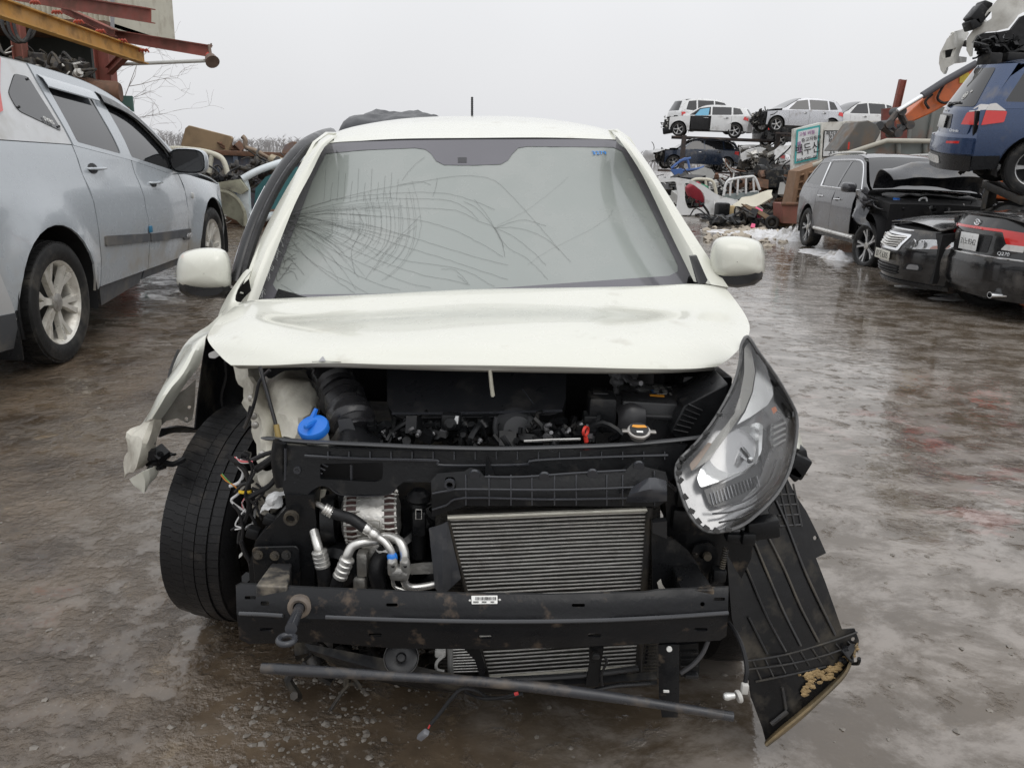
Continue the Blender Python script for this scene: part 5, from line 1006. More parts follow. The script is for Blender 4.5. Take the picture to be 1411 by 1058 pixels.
# ------------------------------------------------------------------ vehicles: panels laid on a common body surface
class Veh:
    """local frame: x forward, y left, z up, origin on the ground under the rear axle"""
    def __init__(s, root, paint, wb, xr, xf, w, shape, top, belt, sill=.3, rw=.34, ra=.42, taper=(.06, .10), crown=.03, cf=.3, cr=.25, xfz=None, xrz=None, pf=2.6, pr=2.8, step=.16, bump=None):
        s.o = root; s.paint = paint; s.wb = wb; s.xr = xr; s.xf = xf; s.w = w; s.shape = shape; s.top = top; s.belt = belt; s.sill = sill; s.rw = rw; s.ra = ra
        s.tp = taper; s.crown = crown; s.cf = cf; s.cr = cr; s.xfz = xfz or [(0, 0), (2, 0)]; s.xrz = xrz or [(0, 0), (2, 0)]; s.pf = pf; s.pr = pr; s.step = step; s.bump = bump
    def W(s, x, z):
        k = s.w*slerp(s.shape, z); m = s.wb*.5
        if x > m: k *= 1-s.tp[1]*max(0, (x-m)/(s.xf-m))**2.2
        else: k *= 1-s.tp[0]*max(0, (m-x)/(m-s.xr))**2.2
        if s.bump: k += s.bump(x, z)
        return k
    def side(s, sg, off=0.): return lambda x, z: (x, sg*(s.W(x, z)+off), z)
    def Z(s, x): return slerp(s.top, x)
    def topf(s, off=0.):
        def f(x, q):
            z = s.Z(x); return (x, q*s.W(x, z), z+off+s.crown*(1-abs(q)**2.4))
        return f
    def front(s, off=0.):
        def f(q, z):
            xe = s.xf+lerp(s.xfz, z); return (xe-s.cf*abs(q)**s.pf+off, q*s.W(xe-s.cf, z), z)
        return f
    def rear(s, off=0.):
        def f(q, z):
            xe = s.xr+lerp(s.xrz, z); return (xe+s.cr*abs(q)**s.pr-off, q*s.W(xe+s.cr, z), z)
        return f
    def sp(s, name, out, m=None, sides=(-1, 1), off=0., holes=(), solid=.012, parent=None, step=None, **k):
        r = [build(MB().panel(out, s.side(sg, off), step or s.step, holes), name, m or s.paint, parent or s.o, solid=solid, **k) for sg in sides]
        return r[0]
    def tpn(s, name, out, m=None, off=0., solid=.012, parent=None, step=None, holes=(), **k):
        return build(MB().panel(out, s.topf(off), step or .12, holes, ustep=step or .14), name, m or s.paint, parent or s.o, solid=solid, **k)
    def fr(s, name, out, m=None, off=0., solid=.01, parent=None, rear=False, holes=(), step=.07, **k):
        return build(MB().panel(out, (s.rear if rear else s.front)(off), step, holes, ustep=.06), name, m or s.paint, parent or s.o, solid=solid, **k)
    def archp(s, cx, a0=180, a1=0, n=14): # arch from the rear foot over to the front foot
        return [(cx+s.ra*math.cos(R(a0+(a1-a0)*i/n)), s.rw+s.ra*math.sin(R(a0+(a1-a0)*i/n))) for i in range(n+1)]
    def low(s, x0, x1, zt, archs=True):
        """lower body outline between x0 and x1 below line zt(x), with wheel arches cut away"""
        pts = [(x0, s.sill)]
        for cx in ((0, s.wb) if archs else ()):
            if x0 < cx < x1:
                dz = max(0, s.rw-s.sill); a = math.degrees(math.asin(min(1, dz/s.ra)))
                pts += [(cx+s.ra*math.cos(R(180+a-(180+2*a)*i/16)), s.rw+s.ra*math.sin(R(180+a-(180+2*a)*i/16))) for i in range(17)]
            elif abs(cx-x0) < s.ra and cx <= x0:   # starts inside an arch
                zz = s.rw+(s.ra**2-(x0-cx)**2)**.5; pts = [(x0, zz)]; a0 = math.degrees(math.acos((x0-cx)/s.ra)); a = math.degrees(math.asin(min(1, max(0, s.rw-s.sill)/s.ra)))
                pts += [(cx+s.ra*math.cos(R(a0-(a0+a)*i/10)), s.rw+s.ra*math.sin(R(a0-(a0+a)*i/10))) for i in range(1, 11)]
            elif abs(cx-x1) < s.ra and cx >= x1:
                a1 = math.degrees(math.acos((x1-cx)/s.ra)); a = math.degrees(math.asin(min(1, max(0, s.rw-s.sill)/s.ra)))
                pts += [(cx+s.ra*math.cos(R(180+a+(a1-180-a)*i/10)), s.rw+s.ra*math.sin(R(180+a+(a1-180-a)*i/10))) for i in range(11)]
        if not any(abs(p[0]-x1) < 1e-6 for p in pts): pts.append((x1, s.sill))
        n = max(2, int(abs(x1-x0)/.15)); pts += [(x1+(x0-x1)*i/n, zt(x1+(x0-x1)*i/n)) for i in range(n+1)]
        return pts
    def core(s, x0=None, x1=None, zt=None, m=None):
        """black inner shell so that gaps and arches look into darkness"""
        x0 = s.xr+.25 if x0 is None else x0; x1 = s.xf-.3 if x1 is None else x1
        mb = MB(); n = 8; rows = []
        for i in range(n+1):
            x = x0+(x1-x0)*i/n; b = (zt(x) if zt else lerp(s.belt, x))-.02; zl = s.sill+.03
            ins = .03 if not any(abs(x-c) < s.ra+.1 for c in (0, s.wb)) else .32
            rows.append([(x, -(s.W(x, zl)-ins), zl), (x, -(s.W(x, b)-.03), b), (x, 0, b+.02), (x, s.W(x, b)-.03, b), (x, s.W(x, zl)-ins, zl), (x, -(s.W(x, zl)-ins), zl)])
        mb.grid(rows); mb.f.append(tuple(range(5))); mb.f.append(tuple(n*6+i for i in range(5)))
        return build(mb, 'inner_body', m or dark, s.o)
    def arches(s):
        for cx in (0, s.wb):
            for sg in (-1, 1):
                mb = MB(); ra = s.ra+.01; yo = s.W(cx, s.rw+s.ra)-.012
                rows = [[(cx+ra*math.cos(a), sg*y, s.rw+ra*math.sin(a)) for a in [R(-15+210*i/14) for i in range(15)]] for y in (yo, yo-.3)]
                mb.grid(rows); build(mb, 'wheel_arch', dark, s.o)
    def wheel(s, cx, sg, rim_m, style=5, r=None, rr=.24, w=.22, yaw=0., sink=0., hub=True, tyre=None, dbl=False, y=None, face=None):
        r = r or s.rw; c = Vector((cx, sg*(s.W(cx, s.rw+s.ra)-w*.52) if y is None else y, r-sink)); ax = Matrix.Rotation(yaw, 3, 'Z') @ Vector((0, sg, 0))
        mb = MB(); pr = tyre_prof(r, w, rr); mb.lathe([(x, q-(.006 if q > r-.02 else 0)) for x, q in pr], c, ax, 48); tread(mb, c, ax, r-.006, w*.96, 52, 5, .006)
        if sink > 0: mb.v = [(v[0], v[1], max(v[2], .004)) for v in mb.v]
        t = build(mb, 'tyre', tyre or rubber, s.o)
        mb = MB(); mb.lathe([(-w*.42, rr+.003), (-w*.3, rr-.02), (w*.1, rr-.025), (w*.36, rr-.012), (w*.43, rr+.006), (w*.40, rr-.004)], c, ax, 40); mb.lathe([(-w*.05, rr-.02), (-w*.05, 0)], c, ax, 32)
        rim = build(mb, 'rim', rim_m, t)
        dk = MB(); dk.lathe([(-w*.02, rr-.02), (-w*.02, 0)], c, ax, 32); build(dk, 'brake_shadow', dark, t)
        e1 = Vector((0, 0, 1)); e2 = ax.cross(e1); sm = MB()
        for k in range(style):
            for d in ((-.13, .13) if dbl else (0,)):
                a = 2*math.pi*k/style+.3; rad = lambda q: e1*math.cos(q)+e2*math.sin(q)
                p0 = c+ax*(w*.33)+rad(a)*(rr*.16); p1 = c+ax*(w*.31)+rad(a+d*.75)*(rr*.55); p2 = c+ax*(w*.38)+rad(a+d*1.35)*(rr-.006)
                wd = rr*(.075 if dbl else .12)
                vs = []
                for p, kk in ((p0, 1.1), (p1, .9), (p2, 1.35)):
                    q = (p-c); q = (q-ax*q.dot(ax)).normalized(); tn = ax.cross(q)
                    for oo in (-1, 1):
                        vs += [p+tn*oo*wd*kk*.75, p+tn*oo*wd*kk-ax*.03]
                sm.add(vs, [(0, 2, 6, 4), (4, 6, 10, 8), (0, 4, 5, 1), (4, 8, 9, 5), (2, 3, 7, 6), (6, 7, 11, 10), (0, 1, 3, 2), (8, 10, 11, 9)])
        build(sm, 'spokes', face or rim_m, t, ang=60)
        if hub:
            hm = MB(); hm.lathe([(w*.25, rr*.24), (w*.36, rr*.22), (w*.39, rr*.12), (w*.39, 0)], c, ax, 24); build(hm, 'hub_cap', alu, t)
        return t
    def mirror(s, x, z, sg, m=None, sc=1., L=.12):
        m = m or s.paint; y0 = s.W(x, z)-.02; c = Vector((x, sg*(y0+L+.06*sc), z+.03)); mb = MB()
        pr = [(-.09, .02), (-.08, .6), (-.05, .85), (-.01, .97), (.04, 1), (.06, .93)]
        rows = []
        for dx, k in pr: rows.append([c+Vector((-dx*sc, math.copysign(abs(math.cos(a))**.6, math.cos(a))*.125*sc*k, math.copysign(abs(math.sin(a))**.6, math.sin(a))*.085*sc*k)) for a in [2*math.pi*i/20 for i in range(21)]])
        mb.grid(rows); o = build(mb, 'door_mirror', m, s.o)
        gm_ = MB(); gm_.add([c+Vector((-.052*sc, math.copysign(abs(math.cos(a))**.6, math.cos(a))*.108*sc, math.copysign(abs(math.sin(a))**.6, math.sin(a))*.07*sc)) for a in [2*math.pi*i/20 for i in range(20)]], [tuple(range(20))]); build(gm_, 'mirror_glass', tint, o)
        ar = MB(); ar.tube([(x, sg*(y0-.01), z-.02), (x, sg*(y0+L*.6), z-.035), c+Vector((0, 0, -.05))], .028, 8, flat=.6); build(ar, 'mirror_arm', satin, o)
    def handle(s, x, z, m=None, sides=(-1, 1)):
        for sg in sides:
            mb = MB(); p = [Vector(s.side(sg, o)(x+d, z+.004*d)) for d, o in ((-.10, -.005), (-.085, .025), (-.03, .04), (.04, .04), (.085, .025), (.10, -.005))]
            mb.tube(crom(p, 4), .016, 8, flat=.6); h = build(mb, 'door_handle', m or s.paint, s.o)
            mb = MB().panel([(x-.07+.07*math.cos(a)+.03, z+.035*math.sin(a)) for a in [2*math.pi*i/14 for i in range(14)]], s.side(sg, .002), .1); build(mb, 'handle_cup', satin, h)
def plate(root, M, w, h, txt, col=(.75, .75, .72), parent=None, size=.07, sx=1.):
    mb = MB(); mb.box((0, 0, 0), (w, h, .008), None, .003); mb.v = [tuple(M @ Vector(v)) for v in mb.v]
    p = build(mb, 'number_plate', mat('plate '+str(col), col, .4, var=.05, dirt=(.3, .28, .24), damt=.15, dscale=20), parent or root)
    textmesh(txt, size, ink, 'plate_text', p, M @ Matrix.Translation((0, -.004, .0048)), sx)
    return p
def decal(root, parent, fn, c, u, v, m, name, txt=None, size=.05, sx=1.):
    o = fn(*c); return textmesh(txt, size, m, name, parent, frame(o, Vector(fn(*u))-Vector(o), Vector(fn(*v))-Vector(o)), sx)
# ------------------------------------------------------------------ silver pickup on the left
silver = mat('silver paint', (.43, .465, .495), .25, metal=.08, coat=.6, var=.02, rvar=.05, dirt=(.34, .31, .26), damt=.34, dscale=4, dlow=(.3, .8))
silverc = mat('pale canopy paint', (.54, .55, .555), .38, metal=.15, coat=.4, var=.02, dirt=(.4, .39, .36), damt=.15, dscale=3)
cladg = mat('grey cladding', (.075, .08, .088), .5, var=.12, dirt=(.2, .18, .15), damt=.3, dscale=4)
rimA = mat('dirty pale alloy', (.74, .72, .66), .35, metal=.4, var=.1, dirt=(.3, .26, .2), damt=.25, dscale=9)
PK = thing('pickup_truck', 'silver double-cab pickup with a canopy standing beside the steel shed', 'pickup', (-3.927, 4.868, 0), R(93.95), None, 1.075)
def pkb(x, z):
    b = .016*math.exp(-((z-.74)/.035)**2)*max(0, min(1, (x-.55)/.3))*max(0, min(1, (2.9-x)/.3))                 # door crease
    for cx in (0, 3.06):                                                            # flared arches
        d = ((x-cx)**2+(z-.36)**2)**.5; b += .042*math.exp(-((d-.47)/.085)**2)
    return b+.026/(1+math.exp((z-1.03+.02*x)/.018))-.013
V = Veh(PK, silver, 3.06, -1.15, 3.95, .93, [(.2, .93), (.4, .975), (.6, 1.), (.85, .995), (1.05, .965), (1.2, .935), (1.64, .72), (1.76, .66)],
        [(-1.2, 1.68), (-.6, 1.73), (.3, 1.755), (.9, 1.735), (1.36, 1.70), (1.74, 1.62), (1.98, 1.51), (2.3, 1.31), (2.64, 1.12), (2.9, 1.06), (3.5, .98), (3.9, .87)],
        [(-1.2, 1.30), (.6, 1.265), (1.44, 1.165), (2.2, 1.045), (2.6, 1.04), (3.9, .87)], sill=.36, rw=.365, ra=.455, taper=(.03, .12), crown=.05, cf=.35, cr=.1, bump=pkb, step=.09)
zb = lambda x: lerp(V.belt, x)
V.core(); V.arches()
V.sp('bed_side', V.low(-1.13, .605, lambda x: zb(x)))
V.sp('rear_door', V.low(.62, 1.43, lambda x: zb(x)))
V.sp('front_door', V.low(1.445, 2.37, lambda x: zb(x)))
V.sp('front_wing', V.low(2.385, 3.6, lambda x: min(zb(x), V.Z(x))))
gh = [(.30, 1.125), (.44, 1.115), (2.2, 1.075), (2.55, 1.12)]
def roofl(x0, x1, n=12): return [(x0+(x1-x0)*i/n, V.Z(x0+(x1-x0)*i/n)-.004) for i in range(n+1)]
w1 = roundc([(.70, 1.285), (1.30, 1.21), (1.30, 1.60), (.74, 1.645)], .03); w2 = roundc([(1.46, 1.19), (2.36, 1.065), (2.22, 1.24), (1.92, 1.46), (1.70, 1.55), (1.47, 1.595)], .03)
so_ = V.sp('cab_surround', [(.635, 1.264), (1.44, 1.167), (2.2, 1.048), (2.62, 1.07)]+roofl(2.60, .645), holes=[w1, w2])
V.sp('side_window', w1, tint, off=-.006, solid=.004); V.sp('side_window', w2, tint, off=-.006, solid=.004)
# canopy with its raked window
cw_ = roundc([(.41, 1.665), (.555, 1.66), (.575, 1.345), (.19, 1.45), (.20, 1.54)], .035)
V.sp('canopy_side', [(-1.12, 1.305), (.62, 1.27), (.63, 1.73)]+roofl(.625, -1.12, 8), silverc, holes=[cw_], off=-.004)
qw = V.sp('canopy_window', cw_, tint, off=.002, solid=.005)
for x, z in ((.52, 1.645), (.215, 1.47), (.555, 1.375)):
    mb = MB(); mb.lathe([(0, .008), (.006, .007), (.008, 0)], V.side(-1, .006)(x, z), (0, -1, .3), 12); build(mb, 'window_screw', ink, qw)
decal(PK, qw, V.side(-1, .012), (.46, 1.405), (.50, 1.395), (.46, 1.445), paperw, 'window_lettering', 'SYRS', .042, 1.1)
V.tpn('canopy_roof', [(-1.12, -1), (.63, -1), (.63, 1), (-1.12, 1)], silverc); V.tpn('cab_roof', [(.64, -1), (1.8, -1), (1.8, 1), (.64, 1)])
rd_ = MB()
V.sp('canopy_tail', [(-1.13, 1.34), (-.3, 1.36), (.02, 1.44), (.12, 1.55), (.34, 1.745), (-.6, 1.72), (-1.13, 1.675)], mat('red tail panel', (.55, .07, .06), .35, coat=.4), off=.006, solid=.01)
build(MB().panel([(-1, 1.24), (1, 1.24), (1, 1.67), (-1, 1.67)], V.rear(), .1), 'canopy_rear', silverc, PK, solid=.01)
build(MB().panel([(-1, .45), (1, .45), (1, 1.22), (-1, 1.22)], V.rear(), .1), 'tailgate', silver, PK, solid=.01)
V.tpn('windscreen', [(1.82, -.93), (2.66, -.93), (2.66, .93), (1.82, .93)], tint); V.tpn('bonnet', [(2.68, -.97), (3.8, -.95), (3.8, .95), (2.68, .97)])
V.fr('front_bumper', [(-1, .35), (1, .35), (1, .93), (-1, .93)])
# wind deflectors, handles, side moulding, sill, flap
for pts, yo in (([(.68, 1.66), (1.34, 1.615)], .022), ([(1.42, 1.61), (1.72, 1.555), (1.94, 1.465), (2.24, 1.24), (2.32, 1.14)], .022)):
    for sg in (-1, 1):
        q = crom([Vector((x, z, 0)) for x, z in pts], 8); mb = MB(); rows = []
        for dz, off in ((.028, .004), (.005, .03), (-.042, .036), (-.05, .03)): rows.append([V.side(sg, off)(p.x-(.02 if dz < 0 and len(pts) > 2 else 0), p.y+dz) for p in q])
        mb.grid(rows); build(mb, 'wind_deflector', silver if len(pts) == 2 else satin, PK, solid=.004)
V.handle(.82, 1.12); V.handle(1.74, 1.0)
V.sp('side_moulding', roundc([(.68, .625), (1.425, .575), (1.425, .635), (.68, .69)], .01), cladg, off=.014, solid=.02)
V.sp('side_moulding', roundc([(1.45, .57), (2.2, .525), (2.22, .50), (2.36, .495), (2.39, .55), (2.39, .585), (1.45, .63)], .01), cladg, off=.014, solid=.02)
bd = decal(PK, PK, V.side(-1, .03), (2.29, .535), (2.34, .533), (2.29, .59), chrome, 'badge', '4WD', .055, 1.2)
V.sp('sill_cladding', [(.62, .41), (.72, .21), (1.35, .27), (1.425, .41)], cladg, off=-.02, solid=.05); V.sp('sill_cladding', [(1.445, .41), (1.40, .29), (2.45, .29), (2.48, .41)], cladg, off=-.02, solid=.05)
V.sp('rear_bumper_cladding', [(-1.13, .36), (-1.13, .62), (-.56, .62), (-.485, .36)], silverc, off=.012); V.sp('lower_cladding', [(-1.13, .20), (-1.13, .40), (-.50, .40), (-.45, .20)], cladg, off=.016)
for sg in (-1, 1):
    mb = MB(); mb.box((-.47, sg*.83, .27), (.02, .24, .28), None, .008); build(mb, 'mud_flap', blackp, PK)
    mb = MB(); mb.lathe([(0, .028), (.01, .026), (.014, .015), (.014, 0)], V.side(sg)(2.55, .86), (0, sg, .1), 16); build(mb, 'side_repeater', mat('clear repeater', (.6, .6, .58), .2, coat=.5), PK)
V.mirror(2.3, 1.13, -1, None, 1.25, .09); V.mirror(2.3, 1.13, 1, None, 1.25, .09)
for sg in (-1, 1):
    V.wheel(0, sg, rimA, 6, .365, .243, .245, dbl=True); V.wheel(3.06, sg, rimA, 6, .365, .243, .245, dbl=True)
bt_ = MB(); bt_.box((1.445, -.958, .665), (.05, .014, .05), None, .005); build(bt_, 'blue_edge_guard', mat('blue foam', (.03, .16, .28), .6), PK)
# ------------------------------------------------------------------ generic closed body
def stdbody(V, doors, wins, xg, glass, skip=(), wmat=None, low_m=None, pillar=None):
    """doors x-lines front to back; wins window outlines; xg greenhouse feet (rear, front); glass x-ranges of hood/windscreen/roof/rear glass/boot"""
    zb = lambda x: min(lerp(V.belt, x), V.Z(x)); xs = [V.xf-V.cf]+list(doors)+[V.xr+V.cr]
    names = ['front_wing']+['front_door', 'rear_door'][:len(doors)-1]+['rear_quarter']; o = {}
    for i, nm in enumerate(names):
        if nm in skip: continue
        o[nm] = V.sp(nm, V.low(xs[i+1]+.004, xs[i]-.004, zb))
    n = 14; x0, x1 = xg
    if 'greenhouse' not in skip:
        V.sp('window_surround', [(x0+(x1-x0)*i/n, zb(x0+(x1-x0)*i/n)+.002) for i in range(n+1)]+[(x1+(x0-x1)*i/n, V.Z(x1+(x0-x1)*i/n)-.002) for i in range(n+1)], pillar, holes=wins)
        for w in wins: V.sp('side_window', w, wmat or tint, off=-.006, solid=.004)
    for nm, (a, b, h), m in (('bonnet', glass[0], None), ('windscreen', glass[1], tint), ('roof_panel', glass[2], None), ('rear_window', glass[3], tint), ('boot_lid', glass[4], None)):
        if nm in skip or a is None: continue
        V.tpn(nm, [(a, -h), (b, -h), (b, h), (a, h)], m)
    if 'front' not in skip: V.fr('front_bumper', [(-1, V.sill-.05), (1, V.sill-.05), (1, V.Z(V.xf-V.cf*.5)), (-1, V.Z(V.xf-V.cf*.5))])
    if 'rear' not in skip: V.fr('rear_bumper', [(-1, V.sill-.03), (1, V.sill-.03), (1, V.Z(V.xr+V.cr*.4)), (-1, V.Z(V.xr+V.cr*.4))], rear=True)
    V.core(); V.arches(); return o
def mats_paint(name, col, metal=.2, **k): return mat(name, col, k.pop('rough', .28), metal=metal, coat=.7, var=.03, rvar=.06, dirt=k.pop('dirt', (.2, .18, .155)), damt=k.pop('damt', .2), dscale=k.pop('dscale', 3), **k)
rimB = mat('machined alloy', (.5, .5, .5), .3, metal=.8, var=.1, dirt=(.15, .13, .11), damt=.2, dscale=9)

# ------------------------------------------------------------------ dark grey SUV with its bonnet tented up
greyp = mats_paint('dark grey metallic', (.068, .068, .074), .35, dirt=(.17, .155, .14), damt=.5, dscale=2.5, dlow=(.3, 1.0))
PA = thing('grey_suv', 'dark grey SUV with tented black bonnet and torn front wing', 'suv', (6.199, 14.712, 0), R(-91.38), None, .936)
V = Veh(PA, greyp, 2.9, -1.02, 3.75, .985, [(.2, .95), (.45, .99), (.75, 1.), (1.0, .975), (1.16, .94), (1.66, .73), (1.76, .68)], [(-.78, 1.12), (-.56, 1.4), (-.36, 1.66), (.4, 1.73), (1.3, 1.74), (1.75, 1.68), (2.1, 1.48), (2.5, 1.22), (2.75, 1.14), (3.7, 1.0)],
        [(-1.1, 1.12), (.3, 1.12), (2.5, 1.12), (3.7, 1.0)], sill=.40, rw=.37, ra=.45, taper=(.08, .08), crown=.035, cf=.35, cr=.25, xrz=[(.3, .05), (.6, 0), (1.1, .03), (1.7, .45)],
        bump=lambda x, z: .02*math.exp(-((z-.98)/.05)**2)+sum(.02*math.exp(-((((x-c)**2+(z-.37)**2)**.5-.47)/.07)**2) for c in (0, 2.9)))
wA = roundc([(.46, 1.175), (1.18, 1.17), (1.22, 1.62), (.30, 1.61)], .03); wB = roundc([(1.27, 1.17), (2.28, 1.165), (1.95, 1.50), (1.66, 1.62), (1.30, 1.62)], .03); wC = roundc([(-.60, 1.2), (.36, 1.18), (.2, 1.6), (-.32, 1.58)], .04)
stdbody(V, (2.2, 1.24, .36), [wA, wB, wC], (-.76, 2.62), ((None, 0, 0), (1.78, 2.6, .93), (-.3, 1.76, 1), (None, 0, 0), (None, 0, 0)), skip=('front_wing', 'front', 'bonnet'))
V.fr('tailgate', [(-.9, .75), (.9, .75), (.99, 1.12), (.99, 1.66), (-.99, 1.66), (-.99, 1.12)], None, .01, rear=True); V.fr('tailgate_glass', [(-.85, 1.15), (.85, 1.15), (.75, 1.58), (-.75, 1.58)], tint, .018, rear=True)
for pts in ([(.40, 1.165), (1.2, 1.16), (2.3, 1.155)], [(.40, 1.165), (.24, 1.60)], [(.24, 1.635), (1.0, 1.65), (1.66, 1.635), (1.98, 1.51), (2.36, 1.17)]):
    for sg in (-1, 1):
        mb = MB(); mb.tube(crom([V.side(sg, .006)(*p) for p in pts], 6), .013, 6); build(mb, 'chrome_strip', chrome, PA)
for sg in (-1, 1):
    mb = MB(); mb.tube(crom([V.side(sg, -.03)(x, V.Z(x)+.045) for x in (-.1, .2, .8, 1.4, 1.62)], 5), .018, 6); build(mb, 'roof_rail', pipea, PA)
    mb = MB(); mb.tube([V.side(sg, -.02)(.48, .40), V.side(sg, -.02)(2.42, .40)], .035, 8); build(mb, 'sill_trim', pipea, PA)
V.sp('sill_cladding', [(.44, .30), (2.48, .30), (2.48, .44), (.44, .44)], satin, off=-.01)
V.handle(.62, 1.0, chrome); V.handle(1.5, .98, chrome); V.mirror(2.22, 1.17, -1); V.mirror(2.22, 1.17, 1)
for sg in (-1, 1): V.wheel(0, sg, satin, 5, .37, .265, .24, dbl=True, face=rimB); V.wheel(2.9, sg, satin, 5, .37, .265, .24, dbl=True, yaw=R(10)*-sg, sink=.055, face=rimB)
eb = MB(); clutter(eb, (2.5, -.75, .55), (3.5, .75, .98), 190, .04, .14, random.Random(41)); build(eb, 'engine_bay', blackp, PA, kind='stuff')
eb = MB(); clutter(eb, (2.45, -.8, .7), (3.4, .6, 1.0), 30, .03, .08, random.Random(42)); build(eb, 'engine_fittings', alu, PA)
def crump(mb, amp, fr):
    mb.v = [tuple(Vector(v)+Vector((noise.noise(Vector(v)*fr), noise.noise(Vector(v)*fr+Vector((7, 0, 0))), noise.noise(Vector(v)*fr+Vector((0, 8, 0)))))*amp) for v in mb.v]; return mb
hb = MB().loft([[(2.62, -.86, 1.2), (2.6, -.3, 1.26), (2.6, .3, 1.26), (2.62, .86, 1.2)], [(2.78, -.9, 1.42), (2.74, -.3, 1.56), (2.74, .3, 1.56), (2.8, .88, 1.5)], [(2.98, -.88, 1.50), (2.96, -.3, 1.62), (2.96, .3, 1.64), (3.0, .86, 1.6)], [(3.22, -.82, 1.34), (3.3, -.3, 1.42), (3.3, .3, 1.44), (3.25, .8, 1.42)]], 5, 5)
build(crump(hb, .05, 3.2), 'tented_bonnet', mats_paint('black blue paint', (.03, .032, .038), .2), PA, solid=.012, ang=25)
for k, (p, q) in enumerate((((2.35, -.98, .95), (3.0, -1.02, .55)), ((2.5, -1.0, 1.08), (2.95, -.85, .85)))):
    a, b = Vector(p), Vector(q); mb = MB().loft([[a, a+Vector((.2, -.06, .06)), a+Vector((.42, .05, -.02))], [(a+b)/2+Vector((-.12, -.04, 0)), (a+b)/2+Vector((.1, -.12, 0)), (a+b)/2+Vector((.3, 0, .02))], [b+Vector((-.25, .02, .12)), b+Vector((0, -.03, .1)), b+Vector((.15, .08, .05))]], 4, 4)
    build(crump(mb, .08, 6), 'torn_wing', greyp if k else MATS['black blue paint'], PA, solid=.008, ang=20)
mb = MB(); clutter(mb, (2.45, -1.02, .5), (2.85, -.8, 1.1), 36, .03, .1, random.Random(43)); build(mb, 'wing_debris', blackd, PA)
mb = MB(); mb.tube([(3.05, -.62, .8), (3.02, -.62, 1.06)], .05, 12); build(mb, 'washer_bottle', mat('grey bottle', (.4, .41, .42), .5), PA)
mb = MB(); mb.lathe([(0, .052), (.03, .052), (.03, 0)], (3.02, -.62, 1.055), (0, 0, 1), 14); build(mb, 'washer_cap', MATS['bright blue plastic'], PA)
mb = MB(); mb.tube(crom([(3.1, -.3, .98), (3.08, -.28, 1.08), (3.1, -.2, 1.1), (3.12, -.18, 1.0)], 4), .015, 6); build(mb, 'white_pipe', white, PA)
mb = MB().loft([[(2.62, -.7, 1.13), (2.58, 0, 1.15), (2.62, .75, 1.13)], [(2.8, -.72, 1.12), (2.76, 0, 1.14), (2.8, .75, 1.12)]], 5, 3); build(crump(mb, .05, 7), 'scuttle', mat('dusty scuttle', (.2, .2, .2), .6, var=.3), PA, solid=.02)

# ------------------------------------------------------------------ black saloon, nose out
blackc = mats_paint('black car paint', (.008, .008, .009), 0., rough=.2, damt=.14)
GE = thing('black_saloon', 'black saloon with chrome slatted grille beneath the stacked blue car', 'car', (7.949, 9.062, 0), R(174.59), None, .938)
V = Veh(GE, blackc, 2.93, -1.1, 3.83, .925, [(.18, .93), (.4, .985), (.6, 1.), (.85, .98), (.95, .94), (1.4, .70), (1.46, .64)], [(-1.05, .95), (-.6, 1.02), (-.2, 1.1), (.4, 1.38), (1.0, 1.46), (1.5, 1.44), (2.0, 1.25), (2.45, 1.02), (2.7, .97), (3.3, .90), (3.7, .80)],
        [(-1.1, .98), (-.3, 1.0), (2.4, .98), (3.7, .8)], sill=.2, rw=.33, ra=.39, taper=(.10, .10), crown=.045, cf=.42, cr=.3, pf=2.2, xfz=[(.15, -.06), (.3, 0), (.5, .02), (.62, 0), (.8, -.1)])
wA = roundc([(1.2, 1.03), (2.2, 1.02), (1.75, 1.30), (1.3, 1.38)], .03); wB = roundc([(.1, 1.03), (1.13, 1.03), (1.2, 1.38), (.55, 1.36)], .03)
stdbody(V, (2.2, 1.15, .3), [wA, wB], (-.1, 2.5), ((2.62, 3.55, .93), (1.6, 2.58, .9), (.5, 1.58, .98), (-.5, .48, .88), (-1.0, -.55, .96)))
def qz(pts, r=.02): return roundc(pts, r)
gr = V.fr('grille_opening', qz([(-.33, .58), (.33, .58), (.40, .735), (-.40, .735)], .03), dark, .006)
V.fr('grille_frame', qz([(-.36, .555), (.36, .555), (.44, .76), (-.44, .76)], .04), chrome, .012, holes=[qz([(-.31, .585), (.31, .585), (.375, .735), (-.375, .735)], .03)], parent=gr)
for i in range(5):
    z = .60+i*.028; hw = .32+i*.013; mb = MB()
    mb.loft([[Vector(V.front(.028)(q*hw, z+.008-.016*(1-abs(q)))) for q in (-1, -.5, 0, .5, 1)], [Vector(V.front(.01)(q*hw, z+.024-.016*(1-abs(q)))) for q in (-1, -.5, 0, .5, 1)]], 3, 2); build(mb, 'grille_slat', pipea, gr, solid=.006)
